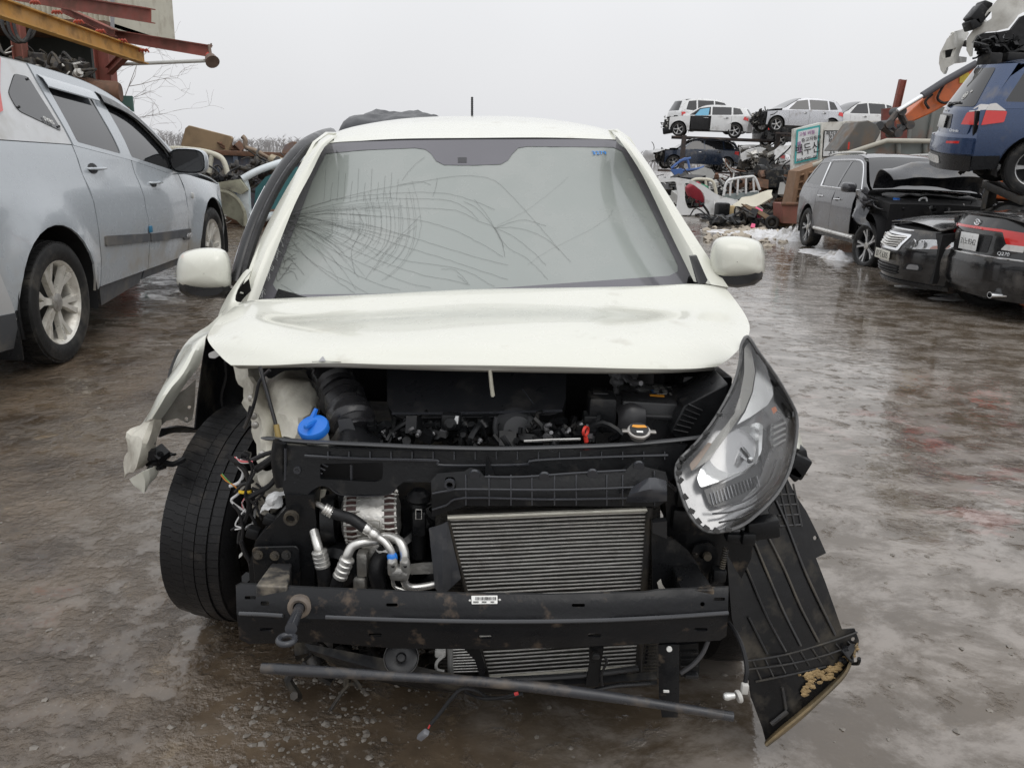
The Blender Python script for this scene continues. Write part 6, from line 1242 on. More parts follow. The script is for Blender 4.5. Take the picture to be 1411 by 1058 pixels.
for sg in (-1, 1):
    hq = qz([(sg*.46, .60), (sg*.6, .60), (sg*.96, .645), (sg*1.0, .72), (sg*.75, .735), (sg*.5, .70)], .03)
    hl_ = V.fr('headlight', hq, mat('headlight chrome', (.75, .76, .78), .14, metal=.7, var=.3, scale=18, bump=.3, bscale=12), .008)
    V.fr('amber_indicator', qz([(sg*.78, .625), (sg*.95, .65), (sg*.96, .69), (sg*.80, .665)], .012), mat('amber lens', (.7, .2, .1), .2, coat=.5), .013, parent=hl_)
    V.fr('lamp_cover', hq, glassmat('lamp cover', (.95, .95, .95), .93), .018, parent=hl_, solid=.002)
    mb = MB()
    for q in (.56, .68): mb.lathe([(0, .05), (.01, .052), (.012, .044), (-.01, .03), (-.02, 0)], V.front(.01)(sg*q, .665), (1, 0, 0), 20)
    build(mb, 'lamp_projector', chrome, hl_)
    fg_ = V.fr('fog_recess', qz([(sg*.48, .34), (sg*.76, .36), (sg*.74, .43), (sg*.54, .43)], .03), dark, .006)
    V.fr('fog_lamp', qz([(sg*.54, .355), (sg*.72, .365), (sg*.71, .42), (sg*.58, .42)], .03), mat('fog glass', (.35, .36, .38), .12, metal=.5), .012, parent=fg_)
V.fr('lower_intake', qz([(-.36, .26), (.36, .26), (.42, .38), (-.42, .38)], .03), dark, .005)
for i in range(3):
    mb = MB(); mb.tube([V.front(.012)(q*.4, .285+i*.035) for q in (-1, -.5, 0, .5, 1)], .008, 6); build(mb, 'intake_bar', satin, GE)
V.fr('chin', [(-.95, .16), (.95, .16), (.98, .2), (-.98, .2)], satin, .02)
mb = MB(); mb.tube([V.front(.01)(q, .80) for q in (-.42, -.2, 0, .2, .42)], .012, 6); build(mb, 'bonnet_chrome', chrome, GE)
o_ = Vector(V.front(.03)(0, .475)); plate(GE, frame(o_, (0, 1, 0), (0, 0, 1)), .5, .12, '07거 6305', (.62, .61, .54), size=.105, sx=.95)
for sg in (-1, 1): V.wheel(0, sg, rimB, 7, .33, .225, .22); V.wheel(2.93, sg, rimB, 7, .33, .225, .22)
V.mirror(2.1, 1.03, 1); V.mirror(2.1, 1.03, -1); V.handle(.5, .86, chrome); V.handle(1.4, .85, chrome)

# ------------------------------------------------------------------ black saloon, tail out
GR = thing('black_saloon', 'black saloon showing red full-width tail lights and a white number plate', 'car', (5.72, 8.30, 0), R(.8), None, .934)
V = Veh(GR, mats_paint('deep black paint', (.011, .011, .012), .1, rough=.22, damt=.2, dirt=(.14, .13, .12)), 2.78, -1.12, 3.75, .93, [(.18, .93), (.4, .985), (.62, 1.), (.85, .975), (1.0, .94), (1.4, .70), (1.48, .64)], [(-1.1, 1.03), (-.95, 1.055), (-.45, 1.07), (0, 1.17), (.5, 1.40), (1.1, 1.48), (1.6, 1.44), (2.1, 1.22), (2.5, 1.03), (2.8, .97), (3.6, .8)],
        [(-1.1, 1.0), (-.3, 1.02), (2.4, .98), (3.7, .8)], sill=.24, rw=.33, ra=.39, taper=(.08, .12), crown=.04, cf=.35, cr=.3, pr=2.6, xrz=[(.2, .08), (.35, .01), (.6, 0), (.66, .03), (.9, .05), (1.05, .10)])
stdbody(V, (2.1, 1.05, .25), [roundc([(1.1, 1.03), (2.15, 1.02), (1.7, 1.33), (1.2, 1.41)], .03), roundc([(.2, 1.05), (1.03, 1.04), (1.1, 1.41), (.6, 1.38)], .03)], (0, 2.5), ((2.6, 3.5, .93), (1.65, 2.56, .9), (.55, 1.63, .98), (-.42, .53, .86), (-1.02, -.45, .97)))
rl_ = mat('red lamp', (.62, .02, .018), .12, coat=.8, var=.08, scale=20, rvar=.03, emit=(.6, .01, .01, .04)); wl_ = mat('clear lamp', (.6, .58, .56), .12, coat=.8, var=.15, scale=30)  # faint emission added to the red lamp colour
lmp = V.fr('tail_light_band', qz([(-.99, .80), (-.60, .80), (-.52, .918), (.52, .918), (.60, .80), (.99, .80), (1.0, .92), (.5, .945), (-.5, .945), (-1.0, .92)], .02), rl_, .012, rear=True)
for sg in (-1, 1): V.fr('reversing_lamp', qz([(sg*.55, .74), (sg*.80, .735), (sg*.80, .80), (sg*.60, .80)], .012), wl_, .013, rear=True); V.fr('reversing_lamp', qz([(sg*.82, .735), (sg*.98, .74), (sg*.98, .80), (sg*.82, .80)], .012), wl_, .013, rear=True)
pk_ = V.fr('plate_recess', qz([(-.36, .68), (.36, .68), (.38, .87), (-.38, .87)], .03), satin, .004, rear=True)
o_ = Vector(V.rear(.03)(0, .775)); plate(GR, frame(o_, (0, -1, 0), (0, 0, 1)), .34, .185, '31노9342', (.74, .75, .74), size=.088, sx=.85)
mb = MB(); mb.tube([V.rear(.042)(q, .652) for q in [-.97+i*.194/1 for i in range(11)]], .011, 6); build(mb, 'bumper_chrome', chrome, GR)
V.fr('bumper_face', [(-1, .28), (1, .28), (1, .645), (-1, .645)], None, .035, solid=.03, rear=True)
mb = MB(); c = Vector(V.rear(.012)(0, .985)); mb.tube([c+Vector((0, math.cos(a)*.052, math.sin(a)*.03)) for a in [2*math.pi*i/24 for i in range(25)]], .006, 6, caps=False)
for yy in (-.018, .018): mb.tube([c+Vector((0, yy-.004, -.022)), c+Vector((0, yy+.006, .022))], .005, 5)
mb.tube([c+Vector((0, -.02, -.004)), c+Vector((0, .02, .006))], .005, 5); build(mb, 'emblem', chrome, GR)
decal(GR, GR, V.rear(.016), (-.60, .70), (-.64, .70), (-.60, .75), chrome, 'badge', 'Q270', .05, 1.2)
decal(GR, GR, V.rear(.02), (0, .926), (-.04, .926), (0, .96), mat('pale red letters', (.75, .25, .25), .4), 'band_lettering', 'GRANDEUR', .026, 2.2)
for sg in (-1, 1):
    mb = MB(); mb.tube([(-1.10, sg*.56, .27), (-.8, sg*.56, .28)], .045, 14, caps=False, flat=.75); build(mb, 'exhaust_tip', chrome, GR, solid=.006)
    V.wheel(0, sg, rimB, 7, .33, .225, .22); V.wheel(2.78, sg, rimB, 7, .33, .225, .22)
V.mirror(2.05, 1.03, 1); V.mirror(2.05, 1.03, -1)

# ------------------------------------------------------------------ blue people carrier stacked on the saloons
OB = thing('blue_people_carrier', 'blue people carrier stacked on top of the black saloons, tail lamps given a faint glow', 'car', (6.10, 10.121, 1.250), R(-15), None, .9, R(5.24), R(-3.01))
OB['label'] = 'blue people carrier stacked on top of the two black saloons'
bluep = mats_paint('blue metallic', (.036, .066, .145), .3, damt=.12)
V = Veh(OB, bluep, 2.76, -1.0, 3.65, .915, [(.25, .93), (.5, .985), (.75, 1.), (1.0, .97), (1.1, .94), (1.55, .74), (1.66, .68)], [(-.66, 1.06), (-.47, 1.33), (-.31, 1.59), (.0, 1.63), (.6, 1.66), (1.5, 1.62), (2.0, 1.40), (2.5, 1.14), (2.8, 1.08), (3.5, .95)],
        [(-1.0, 1.07), (.3, 1.06), (2.5, 1.04), (3.6, .9)], sill=.34, rw=.35, ra=.42, taper=(.09, .1), crown=.03, cf=.35, cr=.28, xrz=[(.3, .02), (.55, 0), (.72, .01), (.76, .06), (1.05, .10), (1.6, .42)])
stdbody(V, (2.1, 1.1, .2), [roundc([(1.15, 1.1), (2.2, 1.09), (1.75, 1.42), (1.2, 1.54)], .03), roundc([(.25, 1.12), (1.08, 1.1), (1.12, 1.54), (.25, 1.54)], .03), roundc([(-.45, 1.15), (.15, 1.12), (.15, 1.52), (-.24, 1.52)], .03)], (-.64, 2.6), ((2.62, 3.5, .93), (1.7, 2.58, .9), (-.3, 1.68, .99), (None, 0, 0), (None, 0, 0)))
V.fr('tailgate', [(-.82, .76), (.82, .76), (.86, 1.06), (.99, 1.08), (.99, 1.6), (-.99, 1.6), (-.99, 1.08), (-.86, 1.06)], None, .02, rear=True)
rwn = V.fr('rear_window', qz([(-.80, 1.10), (.80, 1.10), (.70, 1.56), (-.70, 1.56)], .04), tint, .028, rear=True)
mb = MB(); mb.tube([V.rear(.036)(-.42+math.cos(a)*.05, 1.23+math.sin(a)*.045) for a in [2*math.pi*i/14 for i in range(15)]], .004, 5); mb.tube([V.rear(.036)(-.42+math.cos(a)*.02, 1.23+math.sin(a)*.02) for a in [2*math.pi*i/10 for i in range(11)]], .006, 5); mb.tube([V.rear(.036)(-.53+math.cos(a)*.012, 1.28+math.sin(a)*.012) for a in [2*math.pi*i/10 for i in range(11)]], .005, 5); build(mb, 'window_sticker', paperw, rwn)
mb = MB(); mb.tube(crom([V.rear(.05)(x, z) for x, z in ((0, 1.11), (-.2, 1.14), (-.45, 1.15))], 5), .012, 6); mb.lathe([(0, .04), (.03, .03), (.035, 0)], V.rear(.03)(0, 1.11), (-1, 0, .3), 12); build(mb, 'rear_wiper', satin, rwn)
for sg in (-1, 1):
    t1 = V.fr('tail_light', qz([(sg*.66, .88), (sg*1.0, .88), (sg*1.0, 1.05), (sg*.72, 1.03)], .02), rl_, .022, rear=True); V.fr('clear_lamp', qz([(sg*.74, 1.035), (sg*1.0, 1.055), (sg*1.0, 1.12), (sg*.86, 1.13)], .02), wl_, .022, rear=True, parent=t1)
    V.sp('tail_light_side', qz([(-.69, .88, .002), (-.44, .91), (-.42, 1.04), (-.655, 1.055, .002)], .02), rl_, (sg,), .016); V.sp('clear_lamp_side', qz([(-.655, 1.058, .002), (-.43, 1.045), (-.55, 1.14), (-.62, 1.13, .002)], .015), wl_, (sg,), .016)
V.fr('lower_bumper', [(-1, .30), (1, .30), (1, .50), (-1, .50)], satin, .03, rear=True, solid=.03); V.sp('lower_bumper_side', [(-.73, .32), (-.42, .34), (-.42, .5), (-.73, .5)], satin, off=.012)
V.fr('skid_plate', qz([(-.42, .37), (.42, .37), (.36, .47), (-.36, .47)], .03), pipea, .045, rear=True)
V.fr('bumper_step', [(-1, .52), (1, .52), (1, .72), (-1, .72)], None, .04, rear=True, solid=.03)
for sg in (-1, 1): V.fr('reflector', qz([(sg*.56, .64), (sg*.82, .65), (sg*.82, .68), (sg*.56, .67)], .008), rl_, .045, rear=True)
pr_ = V.fr('plate_recess', qz([(-.40, .82), (.40, .82), (.36, 1.0), (-.36, 1.0)], .03), satin, .026, rear=True)
o_ = Vector(V.rear(.05)(0, .9)); pl_ = plate(OB, frame(o_, (0, -1, 0), (.12, 0, 1)), .36, .16, '', (.6, .6, .58))
mb = MB(); c = Vector(V.rear(.04)(0, 1.045)); mb.box(c, (.01, .10, .02), None, .004); mb.box(c, (.012, .035, .04), None, .004); build(mb, 'emblem', chrome, OB)
decal(OB, OB, V.rear(.03), (-.56, .80), (-.6, .80), (-.56, .84), chrome, 'badge', 'Orlando', .05, 1.2)
mb = MB(); o2 = Vector(V.side(-1, .01)(.15, 1.0)); mb.tube([V.side(-1, .006)(.02+math.cos(a)*.085, .99+math.sin(a)*.085) for a in [2*math.pi*i/20 for i in range(21)]], .012, 5); build(mb, 'round_sticker', paperw, OB)
for sg in (-1, 1): V.wheel(0, sg, rimB, 5, .35, .22, .22); V.wheel(2.76, sg, rimB, 5, .35, .22, .22)
mb = MB(); clutter(mb, (-.8, -.6, .22), (3, .6, .4), 60, .06, .18, random.Random(51)); build(mb, 'underbody', grease, OB)
# steel trestles carrying it above the saloons
for i, x in enumerate((0, 2.76)):
    OM = ROOTM[OB.name]; c = OM @ Vector((x, 0, 0)); d = (OM @ Vector((x, 1, 0))-c).normalized(); t = thing('steel_trestle', 'greasy steel trestle under the stacked blue car, beneath its %s wheels' % ('rear', 'front')[i], 'trestle', (c.x, c.y, 0))
    mb = MB(); mb.box(c-Vector((0, 0, .055)), (.2, 1.7, .1), frame((0, 0, 0), d.cross(Vector((0, 0, 1))), d).to_3x3(), .01); build(mb, 'beam', grease, t, world=True)
    for k in (-.75, .75): p = c+d*k; mb = MB(); mb.box((p.x, p.y, (p.z-.08)/2), (.12, .12, p.z-.08), None, .01); build(mb, 'leg', grease, t, world=True)
# ------------------------------------------------------------------ background, left: steel shed, scrap bin, wrecks
def ibeam(mb, p, q, h, w, t=.014, up=None):
    p, q = Vector(p), Vector(q); d = (q-p).normalized(); up = Vector(up or (0, 0, 1)); u = (up-d*up.dot(d)).normalized(); s = d.cross(u)
    L = (q-p).length; M3 = Matrix((s, d, u)).transposed(); c = (p+q)/2
    mb.box(c, (t, L, h-2*t), M3); mb.box(c+u*(h/2-t/2), (w, L, t), M3); mb.box(c-u*(h/2-t/2), (w, L, t), M3); return mb
SHL = tuple(G(60, 330)*1.0); shed = thing('steel_shed', 'open steel shed of red primed beams with a yellow crane rail', 'shed', (-7.2, 11, 0))
def bpart(mb, name, m, root, **k): return build(mb, name, m, k.pop('parent', root), world=True, **k)
yel = mat('yellow beam paint', (.50, .26, .05), .5, var=.15, scale=3, dirt=(.16, .09, .04), damt=.3, dscale=5)
mb = MB(); ibeam(mb, P(-40, -3, 7.6), P(198, 79, 11), .17, .12); bpart(mb, 'crane_rail', yel, shed)
mb = MB(); ibeam(mb, P(20, -8, 12.5), P(208, 22, 11.2), .18, .14); bpart(mb, 'roof_beam', redst, shed)
mb = MB(); ibeam(mb, P(60, 33, 13.2), P(288, 70.5, 11.4), .155, .12); b2 = bpart(mb, 'roof_beam', redst, shed)
mb = MB(); ibeam(mb, P(85, 12, 12.8), P(158, 46, 12.1), .10, .09); bpart(mb, 'purlin', redst, shed)
def post(px, y, pt, wd, name='shed_post', m=redst):
    t = P(px, pt, y); mb = MB(); ibeam(mb, (t.x, t.y, 0), (t.x, t.y, t.z), wd, wd*.9, .016, (1, 0, 0)); bpart(mb, name, m, shed)
post(141, 12.2, 48, .22); post(22, 11.5, 25, .15); post(-30, 14, 10, .2)
mb = MB(); ibeam(mb, P(150, 98, 12.1), P(172, 76, 11.7), .11, .09); bpart(mb, 'knee_brace', redst, shed)
mb = MB(); mb.tube([P(165, 89, 12), P(282, 84, 11.3)], .024, 10); bpart(mb, 'drain_pipe', mat('pale pipe', (.5, .5, .47), .5, var=.1), shed)
cor = mat('beige sheeting', (.52, .50, .41), .6, var=.12, scale=2, dirt=(.3, .26, .2), damt=.25)
A, B = P(-60, 20, 13.4), P(152, 20, 13.4); rows = [[], []]; n = 60
for i in range(n+1):
    x = A.x+(B.x-A.x)*i/n; dy = .025*(1 if i % 2 else -1)
    for r_, z in zip(rows, (P(100, 38, 13.4).z, 4.2)): r_.append((x, 13.4+dy, z))
mb = MB().grid(rows); bpart(mb, 'wall_sheeting', cor, shed, smooth=False, solid=.01)
mb = MB().grid([[(B.x, 13.4+i*.3+(.03 if i % 2 else 0), z) for i in range(9)] for z in (P(100, 38, 13.4).z, 4.2)]); bpart(mb, 'wall_sheeting', cor, shed, smooth=False, solid=.01)
mb = MB(); mb.tube([P(155, 40, 13.2), P(155, -30, 13.2)], .03, 8); bpart(mb, 'gutter_pipe', mat('grey pipe', (.3, .31, .32), .5), shed)
xr_ = P(128, 80, 15.2).x; mb = MB(); mb.box(((A.x-1.5+xr_)/2, 15.2, 1.75), (xr_-A.x+1.5, .1, 3.5)); mb.box((A.x-.5, 13.6, 1.75), (.1, 3.2, 3.5)); bpart(mb, 'back_wall', mat('dingy green wall', (.06, .07, .065), .7, var=.3, scale=2), shed)
mb = MB(); mb.box(((A.x+B.x)/2-.3, 14.2, P(100, 37, 13.4).z+.05), (B.x-A.x+.6, 2.0, .06)); bpart(mb, 'loft_floor', rust, shed)
mb = MB()
for i in range(6):
    x, y = 48+i*30, 8+i*13.2; yy = 8.3+i*.5
    for d in (-4, 0, 4): mb.tube(crom([P(x+d-2, y-3, yy), P(x+d, y-6, yy-.03), P(x+d+3, y-2, yy)], 3), .012, 6)
bpart(mb, 'hook_clips', mat('red clip', (.42, .08, .05), .5), shed)
mb = MB(); q = P(291, 82, 11.35); mb.tube([P(288, 62, 11.4), P(290, 74, 11.37), q], .02, 8); mb.lathe([(-.05, .03), (-.04, .07), (.03, .085), (.06, .095), (.06, .08), (.03, 0)], q, (.5, -.6, -.6), 18); mb.tube([P(291, 66, 11.4), P(291, 60, 11.4)], .012, 6); sp0 = bpart(mb, 'flood_lamp', mat('rusty lamp', (.16, .11, .085), .6, var=.5, scale=12), shed)
mb = MB(); mb.lathe([(-.09, .0), (-.09, .05), (-.04, .055), (-.04, .0)], q, (.5, -.6, -.6), 14); bpart(mb, 'lamp_cap', mat('red cap', (.5, .06, .04), .5), shed, parent=sp0)
for k in range(3):
    mb = MB(); mb.tube(crom([P(2+k*7, 18, 10.5), P(5+k*9, 40+k*4, 10.4), P(22+k*6, 58, 10.4), P(42, 52-k*5, 10.5), P(50, 34, 10.6)], 6), .02, 7); bpart(mb, 'hanging_hose', rubber, shed)
mb = MB(); mb.box(P(70, 110, 11.8), (1.3, .9, .06)); mb.box(P(70, 135, 11.8), (1.3, .9, .06)); shf = bpart(mb, 'shelf', rust, shed)
mb = MB(); clutter(mb, (0, 0, 0), (1, 1, 1), 170, .06, .17, random.Random(61), lambda c: P(32+c.x*84, 105-c.z*30*(1-.5*c.x), 11.4+c.y*.7)); tag(build(mb, 'machine_parts', grease), 'heap of greasy engine parts on the shelf in the steel shed', 'scrap', None, 'stuff')
mb = MB(); clutter(mb, (0, 0, 0), (1, 1, 1), 40, .05, .14, random.Random(62), lambda c: P(34+c.x*80, 106-c.z*26*(1-.5*c.x), 11.3+c.y*.6)); tag(build(mb, 'bright_machine_parts', alu), 'bare aluminium castings among the engine parts in the shed', 'scrap', None, 'stuff')
mb = MB(); c = P(128, 112, 11.3); mb.lathe([(-.25, 0), (-.25, .12), (-.2, .15), (.2, .15), (.25, .12), (.25, 0)], c+Vector((0, .2, -.12)), (1, .2, 0), 24); tag(build(mb, 'rusty_tank', rust), 'rusty drum lying at the foot of the red shed post', 'drum')
mb = MB(); mb.box((c.x, c.y+.2, c.z-.33), (.5, .5, .06)); ibeam(mb, (c.x-.35, c.y+.2, 0), (c.x-.35, c.y+.2, c.z-.34), .08, .08); ibeam(mb, (c.x+.35, c.y+.2, 0), (c.x+.35, c.y+.2, c.z-.34), .08, .08); bpart(mb, 'drum_stand', rust, shed)
for x0 in (-7.0, -6.2):
    mb = MB(); z1 = P(75, 138, 11.8).z; mb.box((x0, 11.8, z1/2), (.08, .08, z1)); bpart(mb, 'shelf_leg', rust, shed, parent=shf)
# bare tree beyond the shed
bark = mat('bare twig bark', (.30, .27, .25), .8, var=.2)
def baretree(name, base, h, lean, seed, label, n=5, r0=.07):
    g = random.Random(seed); t = thing(name, label, 'tree', base); tk, br = MB(), MB()
    top = Vector(base)+Vector((lean[0], lean[1], h)); pts = crom([Vector(base), Vector(base)+Vector((lean[0]*.2, lean[1]*.2, h*.45)), top], 6); tk.tube(pts, [r0*(1-.8*i/(len(pts)-1)) for i in range(len(pts))], 7)
    def grow(p, d, L, r, lv):
        q = [p]
        for k in range(4): d = (d+Vector((g.gauss(0, .22), g.gauss(0, .22), g.gauss(-.04, .16)))).normalized(); q.append(q[-1]+d*L/4)
        br.tube(crom(q, 2), [max(.002, r*(1-.75*i/8)) for i in range(9)], 4)
        if lv:
            for k in range(n-1): grow(q[g.choice((1, 2, 3, 4))], (d+Vector((g.gauss(0, .6), g.gauss(0, .6), g.gauss(.05, .5)))).normalized(), L*g.uniform(.45, .75), r*.5, lv-1)
    for i in range(n*2): k = g.randint(len(pts)//2, len(pts)-1); grow(pts[k], Vector((g.gauss(lean[0]*.4, .7), g.gauss(0, .7), g.uniform(-.1, .8))).normalized(), h*g.uniform(.25, .42), r0*.35, 2)
    bpart(tk, 'trunk', bark, t); bpart(br, 'crown', bark, t)
q = P(150, 175, 17); baretree('bare_tree', (q.x-.2, 17, 0), 2.9, (.9, 0), 5, 'leafless sapling with drooping twigs behind the red shed post', 5, .022)
mb = MB(); q = P(174, 143, 15); mb.box(q, (.26, .04, .27), None, .01); mb.box((q.x, 15.06, q.z/2), (.05, .05, q.z)); tag(build(mb, 'green_board', mat('faded green board', (.10, .19, .165), .6, var=.2, scale=3)), 'small faded green board on a post behind the silver pickup', 'board')

# scrap bin with a brown board, exhaust pipe and axles
binm = mat('blue grey bin steel', (.085, .105, .14), .6, var=.3, scale=2, bump=.1, dirt=(.14, .08, .05), damt=.4, dscale=3)
bn = thing('scrap_bin', 'long blue-grey steel scrap bin behind the silver pickup', 'bin', (-6.3, 17.6, 0))
L_, R__ = P(190, 215, 17), P(425, 228, 17); zt = 1.22
mb = MB(); mb.box(((L_.x+R__.x)/2, 17.0, zt/2), (R__.x-L_.x, .06, zt)); mb.box(((L_.x+R__.x)/2, 18.6, zt/2), (R__.x-L_.x, .06, zt)); mb.box((R__.x, 17.8, zt/2), (.06, 1.6, zt)); mb.box((L_.x, 17.8, zt/2), (.06, 1.6, zt)); mb.box(((L_.x+R__.x)/2, 17.8, zt-.15), (R__.x-L_.x, 1.55, .1)); bpart(mb, 'bin_walls', binm, bn)
mb = MB(); mb.box(((L_.x+R__.x)/2, 16.95, zt+.02), (R__.x-L_.x+.1, .16, .1), None, .01); bpart(mb, 'top_rail', rust, bn)
for i in range(6):
    x = L_.x+(R__.x-L_.x)*(i+.5)/6; mb = MB(); mb.box((x, 16.93, zt/2), (.1, .08, zt-.06), None, .01); bpart(mb, 'side_rib', binm, bn)
def slab(name, pts, y, th, m, label, cat, rnd=.0, lean=0.):
    q = [P(x, py, y+lean*i) for i, (x, py) in enumerate(pts)]; mb = MB().prism(q, (0, th, 0)); return tag(build(mb, name, m, bevel=.01), label, cat)
slab('brown_board', [(247, 208), (255, 177), (260, 173), (318, 188), (320, 191), (314, 212)], 17.3, .10, mat('stained plywood', (.34, .24, .14), .7, var=.3, scale=1.6, bump=.15, dirt=(.1, .075, .05), damt=.42, dscale=1.6), 'stained brown board propped on the scrap bin', 'board')
mb = MB(); mb.tube(crom([P(x, y, 16.9) for x, y in ((334, 188), (338, 193), (339, 203), (352, 208), (368, 216), (378, 222))], 5), [.05]*26, 10); ex = thing('exhaust_pipe', 'rusty cranked exhaust pipe rising above the scrap bin', 'pipe', tuple(P(380, 225, 16.9))); bpart(mb, 'pipe', mat('burnt pipe', (.26, .2, .15), .55, metal=.4, var=.3), ex)
mb = MB(); mb.lathe([(-.25, .05), (-.2, .11), (.2, .12), (.26, .06)], P(386, 224, 16.9), (1, 0, -.35), 18); bpart(mb, 'silencer', mat('pale silencer', (.42, .36, .26), .5, metal=.3, var=.2), ex)
slab('rusty_plate', [(386, 215), (392, 200), (403, 195), (418, 198), (420, 216)], 17.5, .08, mat('rust and blue plate', (.22, .13, .08), .7, var=.4, scale=3, dirt=(.16, .2, .26), damt=.4, dscale=2), 'rust-stained steel plate standing in the scrap bin', 'plate')
mb = MB(); clutter(mb, (0, 0, 0), (1, 1, 1), 40, .06, .2, random.Random(71), lambda c: P(305+c.x*25, 208-c.z*5, 17.5)); tag(build(mb, 'rusty_scraps', rust), 'rusty offcuts lying along the top of the scrap bin', 'scrap', None, 'stuff')
mb = MB(); clutter(mb, (0, 0, 0), (1, 1, 1), 120, .08, .22, random.Random(72), lambda c: P(262+c.x*128, 252-c.z*28*(.35+.65*c.x), 15.6+c.y*.8)); tag(build(mb, 'axle_heap', grease), 'heap of greasy axles and suspension arms before the scrap bin', 'scrap', None, 'stuff')
for i, (x, y) in enumerate(((325, 230), (352, 225), (366, 232))):
    mb = MB(); c = P(x, y, 15.3); mb.lathe([(-.02, .04), (-.02, .13), (.02, .13), (.02, .05), (.1, .05), (.1, 0)], c, (-.8, -.5, .2), 20); mb.tube([c, c+Vector((.5, .2, -.12))], .05, 8); tag(build(mb, 'car_axle', grease), ('car axle with brake disc on top of the axle heap', 'car axle half buried under the exhaust silencer', 'car axle sliding off the axle heap beside the white shell')[i], 'axle')
cf_ = mat('cream tube', (.62, .60, .5), .5, var=.08)
gf = thing('pickup_guard', 'cream tube guard from a pickup bed leaning before the scrap bin', 'frame', tuple(P(275, 255, 14.9)))
mb = MB(); mb.tube(crom([P(x, y, 14.9) for x, y in ((228, 208), (240, 205), (275, 208), (298, 214), (308, 222), (314, 240))], 6), .05, 10); bpart(mb, 'hoop', cf_, gf)
mb = MB(); mb.tube([P(292, 213, 14.9), P(288, 238, 14.9)], .045, 10); bpart(mb, 'upright', cf_, gf)
mb = MB(); mb.tube([P(232, 206, 14.9), P(228, 240, 14.9)], .045, 10); bpart(mb, 'upright', cf_, gf)
# pale wrecked shell, front cut away
shp_ = mat('pale blue white paint', (.62, .68, .70), .4, coat=.4, var=.05, dirt=(.3, .29, .26), damt=.25, dscale=3); olive = mat('unpainted olive metal', (.36, .36, .27), .55, var=.25, scale=3, dirt=(.1, .09, .07), damt=.4, dscale=3)
ws_ = thing('wrecked_shell', 'pale wrecked car shell with its front wing gone, beside the pickup', 'wreck', tuple(G(335, 312)))
mb = MB(); mb.panel([(330, 247), (338, 247), (342, 260), (343, 285), (345, 306), (339, 310), (334, 290), (326, 272)], lambda x, y: P(x, y, 14), 12); bpart(mb, 'door_pillar', shp_, ws_, solid=.12)
mb = MB(); mb.tube(crom([P(x, y, yy) for x, y, yy in ((334, 247, 14), (352, 237, 14.1), (372, 229, 14.3), (395, 222, 14.8), (420, 219, 15.4))], 5), .06, 10); bpart(mb, 'screen_pillar', shp_, ws_)
mb = MB(); mb.tube(crom([P(x, y, yy) for x, y, yy in ((343, 300, 14), (360, 300, 14.2), (385, 296, 14.8), (420, 288, 15.5))], 5), .08, 10); bpart(mb, 'sill', shp_, ws_)
mb = MB(); mb.prism([P(x, y, 14.6) for x, y in ((350, 290), (352, 260), (366, 244), (384, 236), (410, 230), (410, 286))], (0, .05, 0)); bpart(mb, 'teal_inner_trim', mat('teal trim', (.05, .17, .18), .6, var=.3), ws_)
mb = MB(); mb.panel([(286, 254), (310, 250), (330, 247), (341, 262), (332, 268), (316, 262), (296, 260)], lambda x, y: P(x, y, 13.9), 12); bpart(mb, 'wing_rail', olive, ws_, solid=.1)
mb = MB(); mb.panel([(292, 262), (304, 260), (320, 264), (332, 276), (338, 292), (342, 312), (334, 312), (326, 304), (308, 296), (296, 294)], lambda x, y: P(x, y, 14.25+.003*(320-x)), 10); bpart(mb, 'inner_arch', olive, ws_, solid=.02)
mb = MB(); mb.tube(crom([P(x, y, 13.9) for x, y in ((296, 264), (312, 265), (328, 276), (337, 294), (338, 311))], 5), .035, 8); bpart(mb, 'arch_flange', olive, ws_)
mb = MB(); clutter(mb, (0, 0, 0), (1, 1, 1), 50, .05, .15, random.Random(75), lambda c: P(262+c.x*72, 252-c.z*8, 14.2+c.y*.5)); bpart(mb, 'bay_debris', blackd, ws_)
mb = MB(); clutter(mb, (0, 0, 0), (1, 1, 1), 10, .04, .08, random.Random(76), lambda c: P(300+c.x*12, 296+c.z*10, 14.1)); bpart(mb, 'strut_parts', alu, ws_)
mb = MB(); q = G(336, 312); mb.box((q.x+.6, q.y+.7, .12), (1.4, 1.0, .24), None, .02); mb.box((q.x-.3, q.y+.5, .1), (.3, .3, .2), None, .02); bpart(mb, 'floor_pan', rust, ws_)

# tarpaulin-covered load behind the hatchback
tarp = mat('grey tarpaulin', (.035, .037, .042), .45, var=.2, scale=2, bump=.2, bscale=12)
rows = []
for (dy, zs) in ((-.9, .0), (-.85, .75), (-.7, .97), (0, 1.0), (.9, .98), (1.0, .0)):
    rows.append([(x, 9.4+dy, z*zs) for x, z in ((-2.22, 1.36), (-2.02, 1.5), (-1.86, 1.74), (-1.6, 1.76), (-1.35, 1.77), (-1.1, 1.76), (-.9, 1.70), (-.65, 1.67), (-.3, 1.6))])
mb = MB().loft(rows, 5, 5); mb.v = [(v[0]+.03*noise.noise(Vector(v)*3), v[1]+.05*noise.noise(Vector(v)*4), max(0, v[2]+.035*noise.noise(Vector(v)*Vector((9, 3, 2)).length*.35)+.02*noise.noise(Vector((v[0]*14, v[1]*4, 0)))) if v[2] > .05 else 0) for v in mb.v]
tag(build(mb, 'tarpaulin_load', tarp, ang=60), 'load under a wrinkled dark grey tarpaulin behind the cream hatchback', 'tarpaulin')
